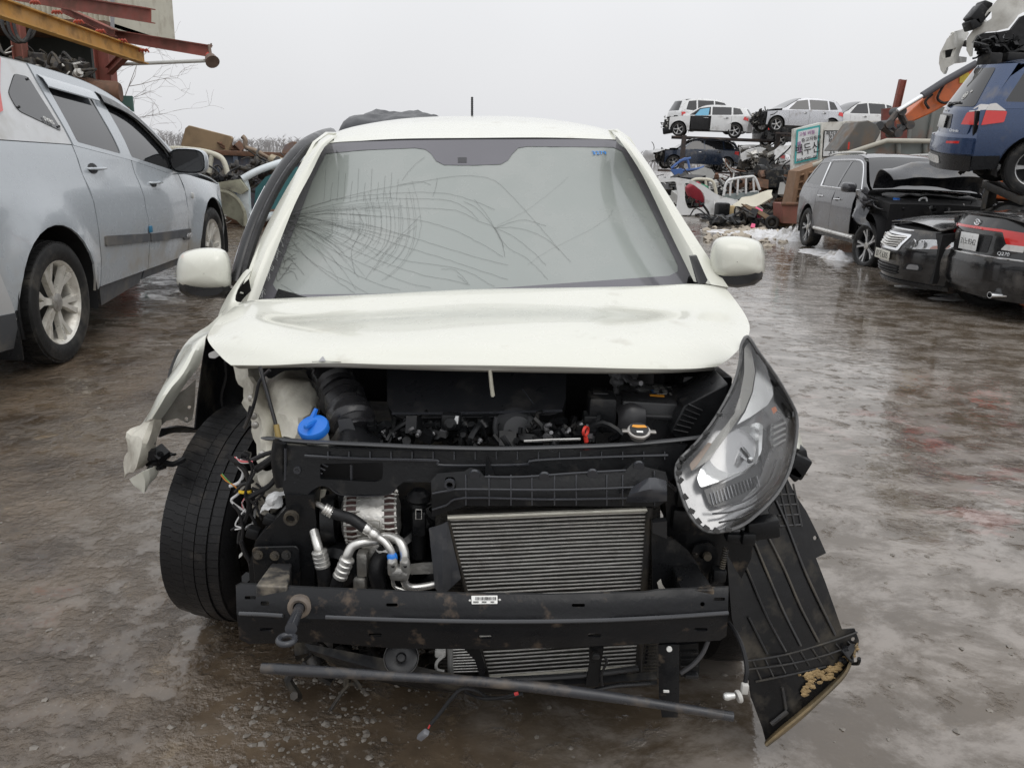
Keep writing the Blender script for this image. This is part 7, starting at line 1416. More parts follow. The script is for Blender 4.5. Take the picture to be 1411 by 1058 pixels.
# far wood on the horizon
g = random.Random(77); mb = MB()
for i in range(5200):
    x = -260+520*g.random(); y = 230+60*g.random(); h = g.uniform(3.5, 6.5)*(.75+.4*noise.noise(Vector((x*.03, 0, 0)))); dx = g.gauss(0, .5); w_ = g.uniform(.05, .16)
    mb.add([(x-w_, y, 0), (x+w_, y, 0), (x+dx, y, h)], [(0, 1, 2)])
    for k in range(3): z = h*g.uniform(.35, .9); s = g.choice((-1, 1)); mb.add([(x+dx*z/h, y, z-.12), (x+dx*z/h, y, z+.12), (x+dx*z/h+s*g.uniform(.5, 1.3), y, z+g.uniform(.4, 1.2))], [(0, 1, 2)])
tag(build(mb, 'far_wood', mat('far twigs', (.32, .31, .31), .9), smooth=False), 'hazy leafless wood along the horizon', 'trees', None, 'stuff')
# ------------------------------------------------------------------ right: nose parts of white cars on top of the blue one
def crumpled(name, outline, yfn, m, root, holes=(), step=6, solid=.02, amp=.012, fr=6, **k):
    mb = MB().panel(outline, lambda x, y: P(x, y, yfn(x, y)), step, holes); crump(mb, amp, fr); return build(mb, name, m, root, world=True, solid=solid, **k)
offw = mat('off white car paint', (.66, .65, .60), .35, coat=.5, var=.04, dirt=(.3, .28, .24), damt=.28, dscale=3)
n1 = thing('white_front_clip', 'off-white car nose with bumper and wheel arch lying on the blue car', 'car part', tuple(P(1400, 86, 10.4)))
crumpled('wing_and_bumper', [(1352, 30), (1360, 16), (1370, 4), (1385, -12), (1440, -40), (1480, -40), (1470, -10), (1425, 10), (1402, 22), (1388, 40), (1374, 43), (1358, 44), (1345, 50), (1338, 60), (1336, 78), (1331, 70), (1332, 54), (1340, 44)], lambda x, y: 10.3-.35*math.sin(min(1, max(0, (x-1331)/70))*1.6)+.3, offw, n1, [roundc([(1354, 28), (1362, 17), (1366, 16), (1366, 26), (1358, 31)], 2)], solid=.05)
mb = MB().panel([(1340, 55), (1350, 47), (1374, 45), (1390, 42), (1404, 24), (1480, -6), (1480, 78), (1400, 84), (1370, 82), (1352, 72)], lambda x, y: P(x, y, 10.9), 14); build(mb, 'arch_inside', dark, n1, world=True, solid=.05)
mb = MB(); clutter(mb, (0, 0, 0), (1, 1, 1), 70, .03, .09, random.Random(81), lambda c: P(1346+c.x*64, 52+c.z*24, 10.55+c.y*.3)); build(mb, 'hanging_parts', blackp, n1, world=True)
mb = MB(); mb.box(P(1363, 84, 10.6), (.16, .3, .16), None, .02); mb.box(P(1400, 82, 10.7), (.5, .5, .1), None, .02); build(mb, 'rubber_block', rubber, n1, world=True)
mb = MB(); mb.box(P(1346, 22, 10.5), (.17, .2, .2), Matrix.Rotation(.6, 3, 'Y'), .02); mb.box(P(1339, 34, 10.5), (.13, .2, .12), Matrix.Rotation(-.5, 3, 'Y'), .02); mb.box(P(1354, 11, 10.55), (.12, .2, .12), Matrix.Rotation(.3, 3, 'Y'), .02); build(mb, 'torn_headlight', blackp, n1, world=True)
n2 = thing('white_bumper', 'off-white front bumper with a black intake overhanging the orange digger arm', 'bumper', tuple(P(1320, 85, 10.9)))
crumpled('bumper_skin', [(1316, 43), (1328, 40), (1335, 46), (1330, 56), (1325, 66), (1322, 77), (1332, 79), (1331, 85), (1316, 87), (1304, 94), (1301, 103), (1296, 98), (1293, 88), (1296, 72), (1304, 54)], lambda x, y: 10.9-.25*math.cos((x-1310)/14.), offw, n2, [[(1299, 70), (1318, 66), (1313, 78), (1299, 82)]], 5, .04)
mb = MB().prism([P(x, y, 10.95) for x, y in ((1299, 70), (1318, 66), (1313, 79), (1299, 83))], (0, .05, 0)); build(mb, 'intake', dark, n2, world=True)
mb = MB(); mb.tube([P(1328, 60, 10.9), P(1345, 62, 10.6), P(1360, 66, 10.6)], .04, 8); build(mb, 'bumper_iron', blackm, n2, world=True)

# ------------------------------------------------------------------ digger
orange = mat('orange digger paint', (.60, .13, .025), .42, coat=.3, var=.1, scale=4, dirt=(.2, .1, .06), damt=.25, dscale=3)
dg = thing('excavator', 'orange excavator arm with a steel bucket reaching into the yard', 'excavator', tuple(G(1300, 260)))
mb = MB().prism([P(x, y, 19.6) for x, y in ((1246, 172), (1243, 164), (1256, 152), (1278, 131), (1296, 116), (1314, 104), (1345, 92), (1400, 70), (1440, 60), (1440, 90), (1380, 104), (1340, 124), (1310, 142), (1280, 158), (1262, 166))], (0, .4, 0)); build(mb, 'arm', orange, dg, world=True, bevel=.03)
mb = MB().prism([P(x, y, 19.59) for x, y in ((1322, 105), (1334, 100), (1338, 106), (1330, 114), (1322, 115))], (0, -.01, 0)); build(mb, 'yellow_plate', mat('yellow plate', (.65, .5, .06), .5), dg, world=True)
mb = MB(); mb.tube([P(1345, 88, 19.4), P(1302, 112, 19.4), P(1271, 132, 19.4)], .085, 10); build(mb, 'ram', mat('grey ram', (.07, .07, .08), .4, var=.2), dg, world=True)
mb = MB(); mb.tube([P(1273, 131, 19.4), P(1237, 153, 19.4)], .055, 10); build(mb, 'ram_rod', chrome, dg, world=True)
for pts in ([(1300, 118), (1292, 135), (1300, 142), (1312, 140)], [(1285, 130), (1275, 140), (1280, 150)]):
    mb = MB(); mb.tube(crom([P(x, y, 19.5) for x, y in pts], 5), .03, 7); build(mb, 'hydraulic_hose', rubber, dg, world=True)
mb = MB()
for pts in ([(1238, 153), (1228, 166), (1220, 172)], [(1238, 153), (1246, 168), (1250, 174)], [(1222, 170), (1236, 184), (1246, 176)], [(1208, 172), (1222, 180), (1232, 186)]): mb.tube([P(x, y, 19.6) for x, y in pts], .12, 8, flat=.6)
for x, y in ((1220, 172), (1237, 154), (1248, 173), (1232, 184), (1206, 174)): mb.lathe([(-.25, 0), (-.25, .1), (.25, .1), (.25, 0)], P(x, y, 19.7), (0, 1, 0), 14)
build(mb, 'bucket_linkage', mat('dark linkage', (.04, .042, .045), .5, var=.3, dirt=(.14, .1, .07), damt=.3), dg, world=True)
mb = MB().prism([P(x, y, 19.2) for x, y in ((1183, 168), (1196, 166), (1208, 172), (1214, 182), (1210, 190), (1204, 200), (1190, 206), (1176, 208), (1154, 208), (1166, 192))], (0, .9, 0)); build(mb, 'bucket', mat('worn bucket steel', (.13, .125, .115), .5, metal=.4, var=.3, scale=3, dirt=(.2, .13, .08), damt=.35, dscale=3), dg, world=True, bevel=.02)
mb = MB(); q0 = P(1440, 74, 19.8); mb.box((q0.x+1.2, 19.8, 1.6), (2.4, 2.2, 1.6), None, .1); build(mb, 'cab', orange, dg, world=True); mb = MB(); mb.box((q0.x+.3, 19.8, q0.z), (1.6, .45, .5), None, .05); build(mb, 'boom_root', orange, dg, world=True)
for sg in (-1, 1): mb = MB(); mb.box((q0.x+1.2, 19.8+sg*1.1, .42), (3.4, .5, .84), None, .2); build(mb, 'track', rubber, dg, world=True)
mb = MB(); mb.tube([P(1141+12*i/1, 0, 1) if 0 else P(1169, 206, 19.1), P(1170, 196, 19.1)], .02, 5); build(mb, 'red_strap', MATS['red plastic'], dg, world=True)

# ------------------------------------------------------------------ grey bin, rail, red post, signs, crates
tank = mat('grey green steel', (.15, .165, .155), .6, var=.25, scale=1.2, dirt=(.2, .09, .05), damt=.3, dscale=2)
gb = thing('steel_bin', 'tall grey-green steel bin behind the dark grey SUV', 'bin', tuple(G(1250, 240)))
a, b = P(1205, 190, 22.5), P(1330, 150, 22.5); mb = MB(); mb.box(((a.x+b.x)/2+.7, 23.2, 1.55), (b.x-a.x, 1.4, 3.1), None, .03); build(mb, 'bin_body', tank, gb, world=True)
for i in range(5): mb = MB(); mb.box((a.x+.9+i*.55, 22.46, 1.5), (.1, .1, 2.9), None, .02); build(mb, 'bin_rib', tank, gb, world=True)
rl2 = thing('truck_tipper', 'grey dropside tipper body with a pale top rail behind the dark grey SUV', 'truck body', tuple(G(1230, 270)))
mb = MB(); mb.tube([P(1120, 228, 18.3), P(1170, 211, 18.1), P(1222, 194, 17.9), P(1296, 195, 17.9), P(1340, 196, 17.9)], .05, 10); build(mb, 'top_rail', mat('pale rail paint', (.42, .40, .34), .55, var=.15), rl2, world=True)
mb = MB().prism([P(x, y, 18.0) for x, y in ((1150, 222), (1170, 213), (1222, 196), (1340, 197), (1340, 262), (1150, 262))], (0, .08, 0)); build(mb, 'side_board', tank, rl2, world=True)
for x in (1238, 1275, 1312): mb = MB(); mb.tube([P(x, 196, 17.95), P(x, 262, 17.95)], .05, 8); build(mb, 'upright', tank, rl2, world=True)
mb = MB(); mb.box((P(1245, 262, 18.6).x, 18.6, .42), (2.8, 1.2, .3)); build(mb, 'chassis', rust, rl2, world=True)
for x in (1190, 1290):
    c = P(x, 262, 18.4); mb = MB(); mb.lathe(tyre_prof(.42, .28, .26), (c.x, 18.5, .42), (0, 1, 0), 28); build(mb, 'tyre', rubber, rl2, world=True)
rp = thing('red_post', 'leaning rusty red steel post above the grey bin', 'post', tuple(G(1238, 245)))
mb = MB(); p = P(1244, 110, 21.5); ibeam(mb, (p.x-.25, 21.5, 0), p, .16, .13); build(mb, 'post', redst, rp, world=True)
mb = MB().prism([P(x, y, 21.4) for x, y in ((1217, 150), (1250, 147), (1250, 193), (1216, 196))], (0, .12, 0)); build(mb, 'plate', mat('dark red plate', (.17, .05, .04), .6, var=.3), rp, world=True)
# the two sign boards
tq = mat('turquoise print', (.07, .42, .42), .5); sw_ = mat('sign white', (.74, .77, .78), .45, var=.04, dirt=(.45, .44, .42), damt=.2, dscale=2); cream2 = mat('cream sheet metal', (.72, .72, .67), .5, var=.06, dirt=(.3, .27, .22), damt=.25)
sb = thing('sign_van_body', 'cream box body carrying two white sign boards with black lettering', 'signboard', tuple(G(1130, 262)))
ys = 23.
mb = MB().prism([P(x, y, ys) for x, y in ((1095, 178), (1131, 169), (1176, 167), (1300, 166), (1300, 250), (1092, 250))], (0, .25, 0)); build(mb, 'box_body', cream2, sb, world=True)
def board(c, name, m_edge, off, inset):
    q = [P(x, y, ys-off) for x, y in c]; o = build(MB().prism(q, (0, .03, 0)), name, m_edge, sb, world=True)
    m = sum((Vector(v) for v in q), Vector())/4; q2 = [Vector(v)+(m-Vector(v)).normalized()*inset for v in q]; build(MB().prism([v-Vector((0, .012, 0)) for v in q2], (0, .01, 0)), 'board_face', sw_, o, world=True); return o
s1 = board([(1098, 179), (1130, 172.5), (1126.5, 219), (1095, 226)], 'sign_board', tq, .05, .07); s2 = board([(1136, 180), (1158, 180), (1155, 216), (1133, 217)], 'sign_board', ink, .05, .03)
Mi = ROOTM[sb.name].inverted()
def sgn(px, py, txt, size, m, par, sx=1., tilt=(1, -.2)): 
    o = P(px, py, ys-.075); ex = P(px+10, py+10*tilt[1], ys-.075)-o; ey = P(px, py-10, ys-.075)-o; textmesh(txt, size, m, 'sign_text', par, Mi @ frame(o, ex, ey), sx, ext=.002)
pur = mat('purple print', (.35, .12, .35), .5)
sgn(1113, 206, '백두산', .34, ink, s1, .75, (1, -.2)); sgn(1112, 184, '고철 비철', .11, pur, s1, 1, (1, -.2)); sgn(1118, 191.5, '중고자동차', .12, ink, s1, 1, (1, -.2)); sgn(1112, 218.5, '010-4201-00', .11, ink, s1, 1, (1, -.2))
sgn(1101.5, 203, '매\n입', .15, pur, s1, .8, (1, -.2))
sgn(1147, 184, '폐차장', .13, ink, s2, 1, (1, 0)); sgn(1147, 189, '부품', .12, ink, s2, 1, (1, 0))
for y, t in ((196, '백'), (204.5, '두'), (213, '산')): sgn(1146, y, t, .21, ink, s2, 1, (1, 0))
for x, y0, y1 in ((1132.5, 170, 222), (1163, 168, 218), (1167, 168, 214)): mb = MB(); mb.tube([P(x, y0, ys-.04), P(x-2, y1, ys-.04)], .04, 8); build(mb, 'body_post', cream2, sb, world=True)
# timber crate and rusty skip
wood = mat('weathered crate wood', (.22, .13, .075), .75, var=.35, scale=4, bump=.2)
cr8 = thing('wooden_crate', 'tall slatted wooden crate beside the dark grey SUV', 'crate', tuple(G(1100, 300)))
mb = MB().prism([P(x, y, 19.0) for x, y in ((1102, 236), (1140, 222), (1140, 280), (1092, 285))], (0, .8, 0)); build(mb, 'crate_box', wood, cr8, world=True)
for i in range(5): mb = MB(); mb.tube([P(1101-i*2.3, 242+i*10, 18.96), P(1140, 232+i*11, 18.96)], .05, 6, flat=.5); build(mb, 'slat', wood, cr8, world=True)
for x in (1101, 1112): mb = MB(); mb.tube([P(x, 236, 18.92), P(x-8, 284, 18.92)], .05, 6); build(mb, 'upright', wood, cr8, world=True)
mb = MB(); c = G(1098, 304); mb.box((c.x+.5, 18.9, .14), (1.1, .8, .28)); build(mb, 'crate_foot', wood, cr8, world=True)
sk_ = thing('rusty_skip', 'small rust-red steel skip below the wooden crate', 'skip', tuple(G(1090, 310)))
mb = MB().prism([P(x, y, 18.0) for x, y in ((1078, 281), (1104, 281), (1104, 309), (1079, 308))], (0, .7, 0)); build(mb, 'skip_body', mat('rust red skip', (.20, .07, .05), .65, var=.3, dirt=(.1, .05, .03), damt=.4), sk_, world=True, bevel=.01)
mb = MB(); mb.tube([P(1077, 281, 17.98), P(1105, 281, 17.98)], .035, 8); build(mb, 'rim', rust, sk_, world=True)
# ------------------------------------------------------------------ the far rack of stacked cars
rackm = mat('dark rack steel', (.035, .03, .03), .6, var=.3, dirt=(.1, .06, .04), damt=.35)
rk = thing('car_rack', 'two-tier dark steel rack holding stacked wrecked cars', 'rack', tuple(Vector((10.5, 40.5, 0))))
for x in (937, 1064):
    for y in (39.6, 42.2):
        c = P(x, 250, y); zt_ = 2.66 if x < 1000 else 2.95; mb = MB(); mb.box((c.x, y, zt_/2), (.2, .2, zt_)); build(mb, 'rack_post', rackm, rk, world=True)
for x in (1150, 1230):
    for y in (38.3, 41.5): c = P(x, 250, y); mb = MB(); mb.box((c.x, y, 1.47), (.2, .2, 2.94)); build(mb, 'rack_post', rackm, rk, world=True)
for x0, x1, y, z in ((905, 1070, 39.7, .98), (905, 1070, 42.2, .98), (920, 1062, 39.7, 2.58), (920, 1062, 42.2, 2.58), (1060, 1260, 38.4, 2.88), (1060, 1260, 41.5, 2.88), (1060, 1260, 39, 1.1)):
    a, b = P(x0, 250, y), P(x1, 250, y); mb = MB(); mb.box(((a.x+b.x)/2, y, z), (b.x-a.x, .14, .08)); build(mb, 'rack_beam', rackm, rk, world=True)
def farcar(name, label, loc, yaw, paint, h=1.52, wb=2.68, xr=-.85, xf=3.5, nose=True, skip=(), rim=None, sty=5, hatch=.35, rw=.33, win=None, s=1.):
    t = thing(name, label, 'car', loc, R(yaw), 'cars stacked on the far rack', s); V = Veh(t, paint, wb, xr, xf, .9, [(.25, .94), (.5, .99), (.75, 1.), (.98, .96), (1.05, .93), (h-.1, .72), (h, .66)],
        [(xr+.25, .98), (xr+.25+hatch*.5, h-.28), (xr+.25+hatch, h-.09), (.3, h-.03), (1.0, h), (1.5, h-.04), (1.9, h-.22), (2.45, 1.04), (2.65, 1.0), (xf-.1, .86)], [(xr, 1.0), (.2, .99), (2.4, .96), (xf, .84)], sill=.3, rw=rw, ra=.40, taper=(.1, .1), crown=.03, cf=.35, cr=.25,
        xrz=[(.3, .03), (.6, 0), (.98, .03), (h-.1, hatch)], step=.3)
    wA = win or roundc([(1.2, 1.02), (2.2, 1.0), (1.75, h-.17), (1.22, h-.09)], .03); wB = roundc([(.22, 1.04), (1.13, 1.02), (1.15, h-.09), (.25, h-.1)], .03); wC = roundc([(xr+.52, 1.08), (.14, 1.05), (.17, h-.11), (xr+.48+hatch*.6, h-.16)], .03)
    sk_ = set(skip)
    if nose: sk_ |= {'front', 'bonnet'}
    stdbody(V, (2.15, 1.16, .2), [wA, wB, wC], (xr+.3, 2.5), ((2.62, xf-.2, .93), (1.55, 2.58, .9), (-.1, 1.53, .99), (None, 0, 0), (None, 0, 0)), skip=sk_)
    V.fr('tailgate', [(-.9, .6), (.9, .6), (.99, 1.0), (.95, h-.1), (-.95, h-.1), (-.99, 1.0)], None, .01, rear=True); V.fr('rear_window', qz([(-.8, 1.04), (.8, 1.04), (.72, h-.16), (-.72, h-.16)], .03), tint, .02, rear=True)
    for sg in (-1, 1): V.sp('tail_light', qz([(xr+.26, .78), (xr+.5, .84), (xr+.46, .98), (xr+.26, .96)], .02), rl_, (sg,), .008)
    for sg in (-1, 1):
        for cx in (0, wb): V.wheel(cx, sg, rim or rimB, sty, rw, rw-.1, .22)
    V.handle(.45, .9, chrome if paint is not white else None, (1,)); V.handle(1.4, .88, chrome if paint is not white else None, (1,))
    if nose:
        mb = MB(); clutter(mb, (2.7, -.75, .35), (xf-.05, .75, .9), 70, .06, .2, random.Random(int(loc[0]*100))); build(mb, 'exposed_engine', blackd, t); mb = MB(); clutter(mb, (2.8, -.7, .35), (xf+.05, .75, .85), 26, .05, .14, random.Random(int(loc[0]*101))); build(mb, 'exposed_metal', alu, t)
    return t, V
t, V = farcar('white_crossover', 'white crossover with its front door missing on the upper rack tier', (10.517, 40.807, 2.641), 165, white, 1.5, skip=('front_door',), xf=3.5)
V.sp('front_door', V.low(1.164, 2.146, lambda x: .96), sides=(-1,)); mb = MB(); mb.box((1.65, -.35, .75), (.6, .5, .5), None, .1); mb.box((1.3, -.35, 1.05), (.15, .45, .6), None, .08); build(mb, 'front_seat', blackp, t)
mb = MB().panel([(1.28, .35), (2.1, .35), (2.12, .95), (1.75, 1.32), (1.25, 1.38)], V.side(1, .003), .3); build(mb, 'doorway_shade', dark, t)  # dark sheet laid over the doorway in place of interior shade
mb = MB().panel([(1.3, 1.0), (1.95, .98), (1.72, 1.28), (1.28, 1.36)], V.side(1, .012), .3); build(mb, 'blue_sheet', mat('pale blue sheet', (.16, .42, .60), .4), t)
mb = MB(); mb.box((3.1, .5, .28), (.7, .5, .3), Matrix.Rotation(.2, 3, 'Y'), .03); build(mb, 'hanging_bumper', blackp, t)
navy = mats_paint('navy paint', (.022, .034, .06), .25, damt=.12)
t, V = farcar('navy_crossover', 'navy blue crossover with a crushed nose on the lower rack tier', (10.182, 41.507, 1.048), 184.8, navy, 1.54, sty=6)
for sg in (1,):
    mb = MB(); mb.tube(crom([V.side(sg, .01)(*p) for p in ((2.3, 1.0), (1.75, 1.39), (1.1, 1.46), (.2, 1.46), (-.25, 1.3), (-.38, 1.08))], 5), .018, 6); build(mb, 'chrome_strip', chrome, t)
mb = MB(); mb.loft([[(3.1, -.8, .9), (3.2, 0, .95), (3.1, .8, .9)], [(3.7, -.8, .8), (3.95, 0, .82), (3.7, .8, .8)], [(3.6, -.8, .4), (3.9, 0, .4), (3.6, .8, .4)]]); crump(mb, .1, 3); build(mb, 'crumpled_nose', mat('bent pale metal', (.5, .5, .5), .45, var=.2), t, solid=.02)
silv = mats_paint('bright silver paint', (.55, .56, .59), .35, damt=.1)
farcar('silver_hatchback', 'silver hatchback with a stripped black nose on top of the sign-side rack', (14.333, 39.546, 2.935), 188, silv, 1.56, 2.70, -.78, 3.55)
t, V = farcar('white_suv', 'white SUV shell missing its rear doors behind the white crossover', (8.7, 43.9, 2.95), 14, white, 1.68, 2.86, -.95, 3.6, nose=False, skip=('rear_door',))
t, V = farcar('black_saloon', 'black car with a blue sheet on its tail between the two upper tiers', (13.0, 42.6, 2.35), 10, blackc, 1.2, 2.7, -1.0, 3.5, nose=False)
mb = MB(); mb.box((-.75, .3, 1.02), (.35, .5, .05), None, .01); build(mb, 'blue_sheet', mat('violet blue sheet', (.12, .16, .75), .4), t)
mb = MB(); mb.box((-1.0, .55, .8), (.04, .3, .3), None, .01); build(mb, 'white_bracket', paperw, t)
t, V = farcar('white_suv', 'white SUV nose with a dark grille above the sign boards', (17.6, 41.0, 2.95), 192, white, 1.6, 2.8, -.8, 3.7, nose=False)
V.fr('grille', qz([(-.35, .55), (.35, .55), (.42, .8), (-.42, .8)], .05), dark, .015)
t, V = farcar('white_saloon', 'white car with tinted glass half hidden on the lower rack tier', (12.9, 42.9, .98), 182, white, 1.42, 2.7, -.9, 3.4, nose=False)
def heap(name, label, n, lo, hi, m, seed, fn, kind='stuff', cat='scrap'):
    mb = MB(); clutter(mb, (0, 0, 0), (1, 1, 1), n, lo, hi, random.Random(seed), fn); return tag(build(mb, name, m), label, cat, None, kind)
ec_ = thing('front_clip', 'stripped car front end with a white wing on the lower rack tier', 'car part', tuple(P(1045, 236, 37.5)))
mb = MB(); clutter(mb, (0, 0, 0), (1, 1, 1), 130, .12, .36, random.Random(91), lambda c: P(1022+c.x*46, 207+c.z*30, 37.4+c.y)); build(mb, 'engine', grease, ec_, world=True)
mb = MB(); clutter(mb, (0, 0, 0), (1, 1, 1), 40, .1, .24, random.Random(92), lambda c: P(1030+c.x*36, 206+c.z*26, 37.2+c.y*.3)); build(mb, 'castings', alu, ec_, world=True)
mb = MB().panel([(1020, 214), (1030, 206), (1050, 202), (1058, 206), (1044, 212), (1030, 218), (1022, 222)], lambda x, y: P(x, y, 37.2), 8); crump(mb, .1, 2); build(mb, 'white_wing', white, ec_, world=True, solid=.06)
mb = MB(); a, b = P(1012, 240, 38), P(1075, 240, 38); mb.box(((a.x+b.x)/2, 38, .9), (b.x-a.x, 1.6, .14)); build(mb, 'pallet', rackm, ec_, world=True)
for x in (1016, 1070): p = P(x, 240, 38); mb = MB(); mb.box((p.x, 38, .42), (.16, 1.4, .86)); build(mb, 'pallet_leg', rackm, ec_, world=True)
wq = thing('white_wing_panel', 'white car wing with a pale blue lining on the rack beside the sign', 'car part', tuple(P(1085, 228, 36)))
mb = MB().panel([(1066, 208), (1074, 201), (1096, 200), (1097, 226), (1090, 225), (1088, 214), (1078, 210), (1072, 216), (1068, 226)], lambda x, y: P(x, y, 36), 8); build(mb, 'wing', white, wq, world=True, solid=.1)
mb = MB().panel([(1083, 203), (1092, 202), (1088, 214), (1084, 208)], lambda x, y: P(x, y, 35.95), 8); build(mb, 'blue_patch', MATS['pale blue sheet'], wq, world=True)
mb = MB(); p = P(1082, 228, 36.2); mb.box((p.x, 36.2, p.z/2), (1.2, .6, p.z+.05)); build(mb, 'stand', rackm, wq, world=True)

# ------------------------------------------------------------------ scrap on the ground before the rack
heap('scrap_heap', 'dark jumble of car parts piled on the ground below the rack', 420, .15, .5, blackd, 101, lambda c: P(902+c.x*195, 296-c.z*(44+(22 if c.x > .58 else 0)*math.sin((c.x-.58)*7.4)), 27+c.y*4))
heap('pale_scrap', 'pale bent panels among the dark scrap heap', 90, .15, .42, mat('pale scrap', (.45, .45, .43), .5, var=.4, scale=2), 102, lambda c: P(905+c.x*185, 292-c.z*40, 26.6+c.y*3))
heap('rusty_scrap', 'rusty iron among the dark scrap heap', 60, .15, .45, rust, 103, lambda c: P(980+c.x*110, 290-c.z*50, 27+c.y*3))
for i, (x0, x1, y0, y1) in enumerate(((1010, 1075, 228, 245), (1064, 1080, 222, 243))):
    pass
wf = thing('cut_car_side', 'white cut-out car body side with a red seat behind its door opening', 'wreck', tuple(G(965, 297)))
fr_o = [(890, 250), (905, 246), (935, 245), (952, 248), (970, 256), (986, 267), (998, 272), (1010, 274), (1020, 280), (1014, 292), (1000, 290), (985, 296), (900, 297), (880, 297), (880, 255)]
mb = MB().panel(fr_o, lambda x, y: P(x, y, 21.9), 10, [roundc([(943, 252), (955, 254), (968, 264), (972, 274), (971, 286), (948, 288), (944, 276)], 4), roundc([(900, 252), (932, 250), (935, 270), (933, 288), (900, 290)], 4)]); build(mb, 'side_frame', white, wf, world=True, solid=.12, bevel=.015)
mb = MB(); c = P(960, 270, 22.4); mb.box(c, (.42, .5, .75), Matrix.Rotation(-.5, 3, 'Y'), .12); build(mb, 'red_seat', mat('red seat cloth', (.30, .02, .035), .7, var=.2, bump=.3), wf, world=True)
mb = MB(); mb.box(P(964, 257, 22.5), (.45, .4, .16), Matrix.Rotation(.3, 3, 'Y'), .06); build(mb, 'green_cloth', mat('green cloth', (.03, .22, .12), .8), wf, world=True)
mb = MB(); clutter(mb, (0, 0, 0), (1, 1, 1), 40, .08, .2, random.Random(104), lambda c: P(946+c.x*25, 288-c.z*14, 22.1+c.y*.3)); build(mb, 'interior_scrap', blackd, wf, world=True)
mb = MB().panel([(985, 275), (1003, 273), (1018, 281), (1012, 295), (1005, 285), (994, 284), (986, 296)], lambda x, y: P(x, y, 21.7), 6); crump(mb, .05, 3); build(mb, 'wing_stub', white, wf, world=True, solid=.05)
def guard(name, label, pts, ups, m, y, r=.045, panel=None):
    t = thing(name, label, 'frame', tuple(P(*pts[0], y))); mb = MB(); mb.tube(crom([P(x, py, y) for x, py in pts], 5), r, 8); build(mb, 'hoop', m, t, world=True)
    for a, b in ups: mb = MB(); mb.tube([P(*a, y), P(*b, y)], r*.8, 8); build(mb, 'bar', m, t, world=True)
    if panel: mb = MB().prism([P(x, py, y+.05) for x, py in panel], (0, .06, 0)); build(mb, 'tailboard', mat('grey green tailboard', (.28, .33, .33), .5), t, world=True)
guard('window_guard', 'white barred guard frame standing on a grey tailboard in the scrap', [(997, 270), (1001, 252), (1010, 247), (1030, 244), (1040, 245), (1047, 262)], [((1007, 250), (1006, 270)), ((1017, 247), (1016, 269)), ((1028, 245), (1028, 267)), ((1038, 246), (1039, 265))], white, 25, .04, [(996, 268), (1045, 264), (1044, 272), (996, 277)])
guard('bed_frame', 'pale tube bed frame lying behind the cut-out car side', [(952, 250), (960, 247), (978, 248), (984, 254), (987, 268)], [((972, 248), (974, 262))], cf_, 24, .045)
bc_ = mat('faded blue steel', (.06, .13, .34), .5, var=.2); tcb = thing('bent_gantry', 'bent blue steel gantry lying below the navy crossover', 'frame', tuple(P(940, 240, 33)))
for pts in ([(925, 232), (935, 224), (946, 219), (950, 232)], [(926, 235), (940, 243), (948, 240)], [(936, 222), (952, 218)], [(928, 236), (960, 233), (970, 230)]): mb = MB(); mb.tube(crom([P(x, y, 33) for x, y in pts], 4), .05, 7); build(mb, 'tube', bc_, tcb, world=True)
mb = MB().prism([P(x, y, 32.8) for x, y in ((924, 234), (940, 232), (944, 246), (930, 242))], (0, .2, 0)); build(mb, 'sheet', bc_, tcb, world=True)
def sheet(name, label, pts, y, m, amp=.06, cat='sheet', solid=.04): mb = MB().panel(pts, lambda a, b: P(a, b, y+.02*(b-pts[0][1])*-1), 7); crump(mb, amp, 2); return tag(build(mb, name, m, solid=solid), label, cat)
sheet('flatbed_deck', 'tilted grey flatbed deck lying on the heap below the navy crossover', [(950, 238), (970, 231), (980, 234), (990, 248), (975, 250), (955, 244)], 29, mat('grey flatbed', (.22, .22, .21), .6, var=.2), .05)
sheet('cream_panel', 'crumpled cream car panel on the scrap heap', [(1008, 286), (1022, 276), (1035, 270), (1062, 266), (1064, 278), (1045, 285), (1025, 284), (1012, 291)], 21.5, mat('cream scrap panel', (.62, .59, .48), .45, var=.12), .12, 'panel')
sheet('rusty_sheet', 'long rusty sheet of steel sloping down over the scrap', [(1022, 281), (1040, 288), (1065, 302), (1093, 308), (1090, 316), (1070, 312), (1048, 299), (1030, 288)], 19.2, mat('brown rust sheet', (.15, .095, .05), .7, var=.4, scale=2), .06)
sheet('pink_tub', 'bright pink plastic tub in the scrap', [(1036, 300), (1040, 291), (1050, 296), (1049, 301)], 19, mat('pink plastic', (.72, .10, .22), .45), .03, 'tub', .15)
sheet('pink_scrap', 'small bright pink plastic scrap on the ground before the heap', [(1034, 313), (1036, 308), (1041, 309), (1040, 314)], 18, MATS['pink plastic'], .02, 'plastic', .1)
heap('near_scrap', 'black plastic trim and seat parts lying at the foot of the heap', 120, .08, .26, blackd, 105, lambda c: P(985+c.x*110, 311-c.z*(6+20*c.x), 18.6+c.y*2.4))
mb = MB(); c = G(1000, 305); mb.box(c+Vector((0, .5, .22)), (.34, .3, .44), Matrix.Rotation(.2, 3, 'Z'), .06); mb.box(c+Vector((-.1, .4, .05)), (.9, .5, .06), Matrix.Rotation(-.1, 3, 'Z'), .02); tag(build(mb, 'loose_car_seat', blackp), 'black car seat base lying before the cut-out car side', 'seat')
mb = MB(); mb.box(G(1009, 304)+Vector((0, .3, .2)), (.22, .2, .32), None, .04); tag(build(mb, 'foam_block', mat('yellowed foam', (.5, .38, .2), .8)), 'yellowed foam block beside the black seat base', 'foam')
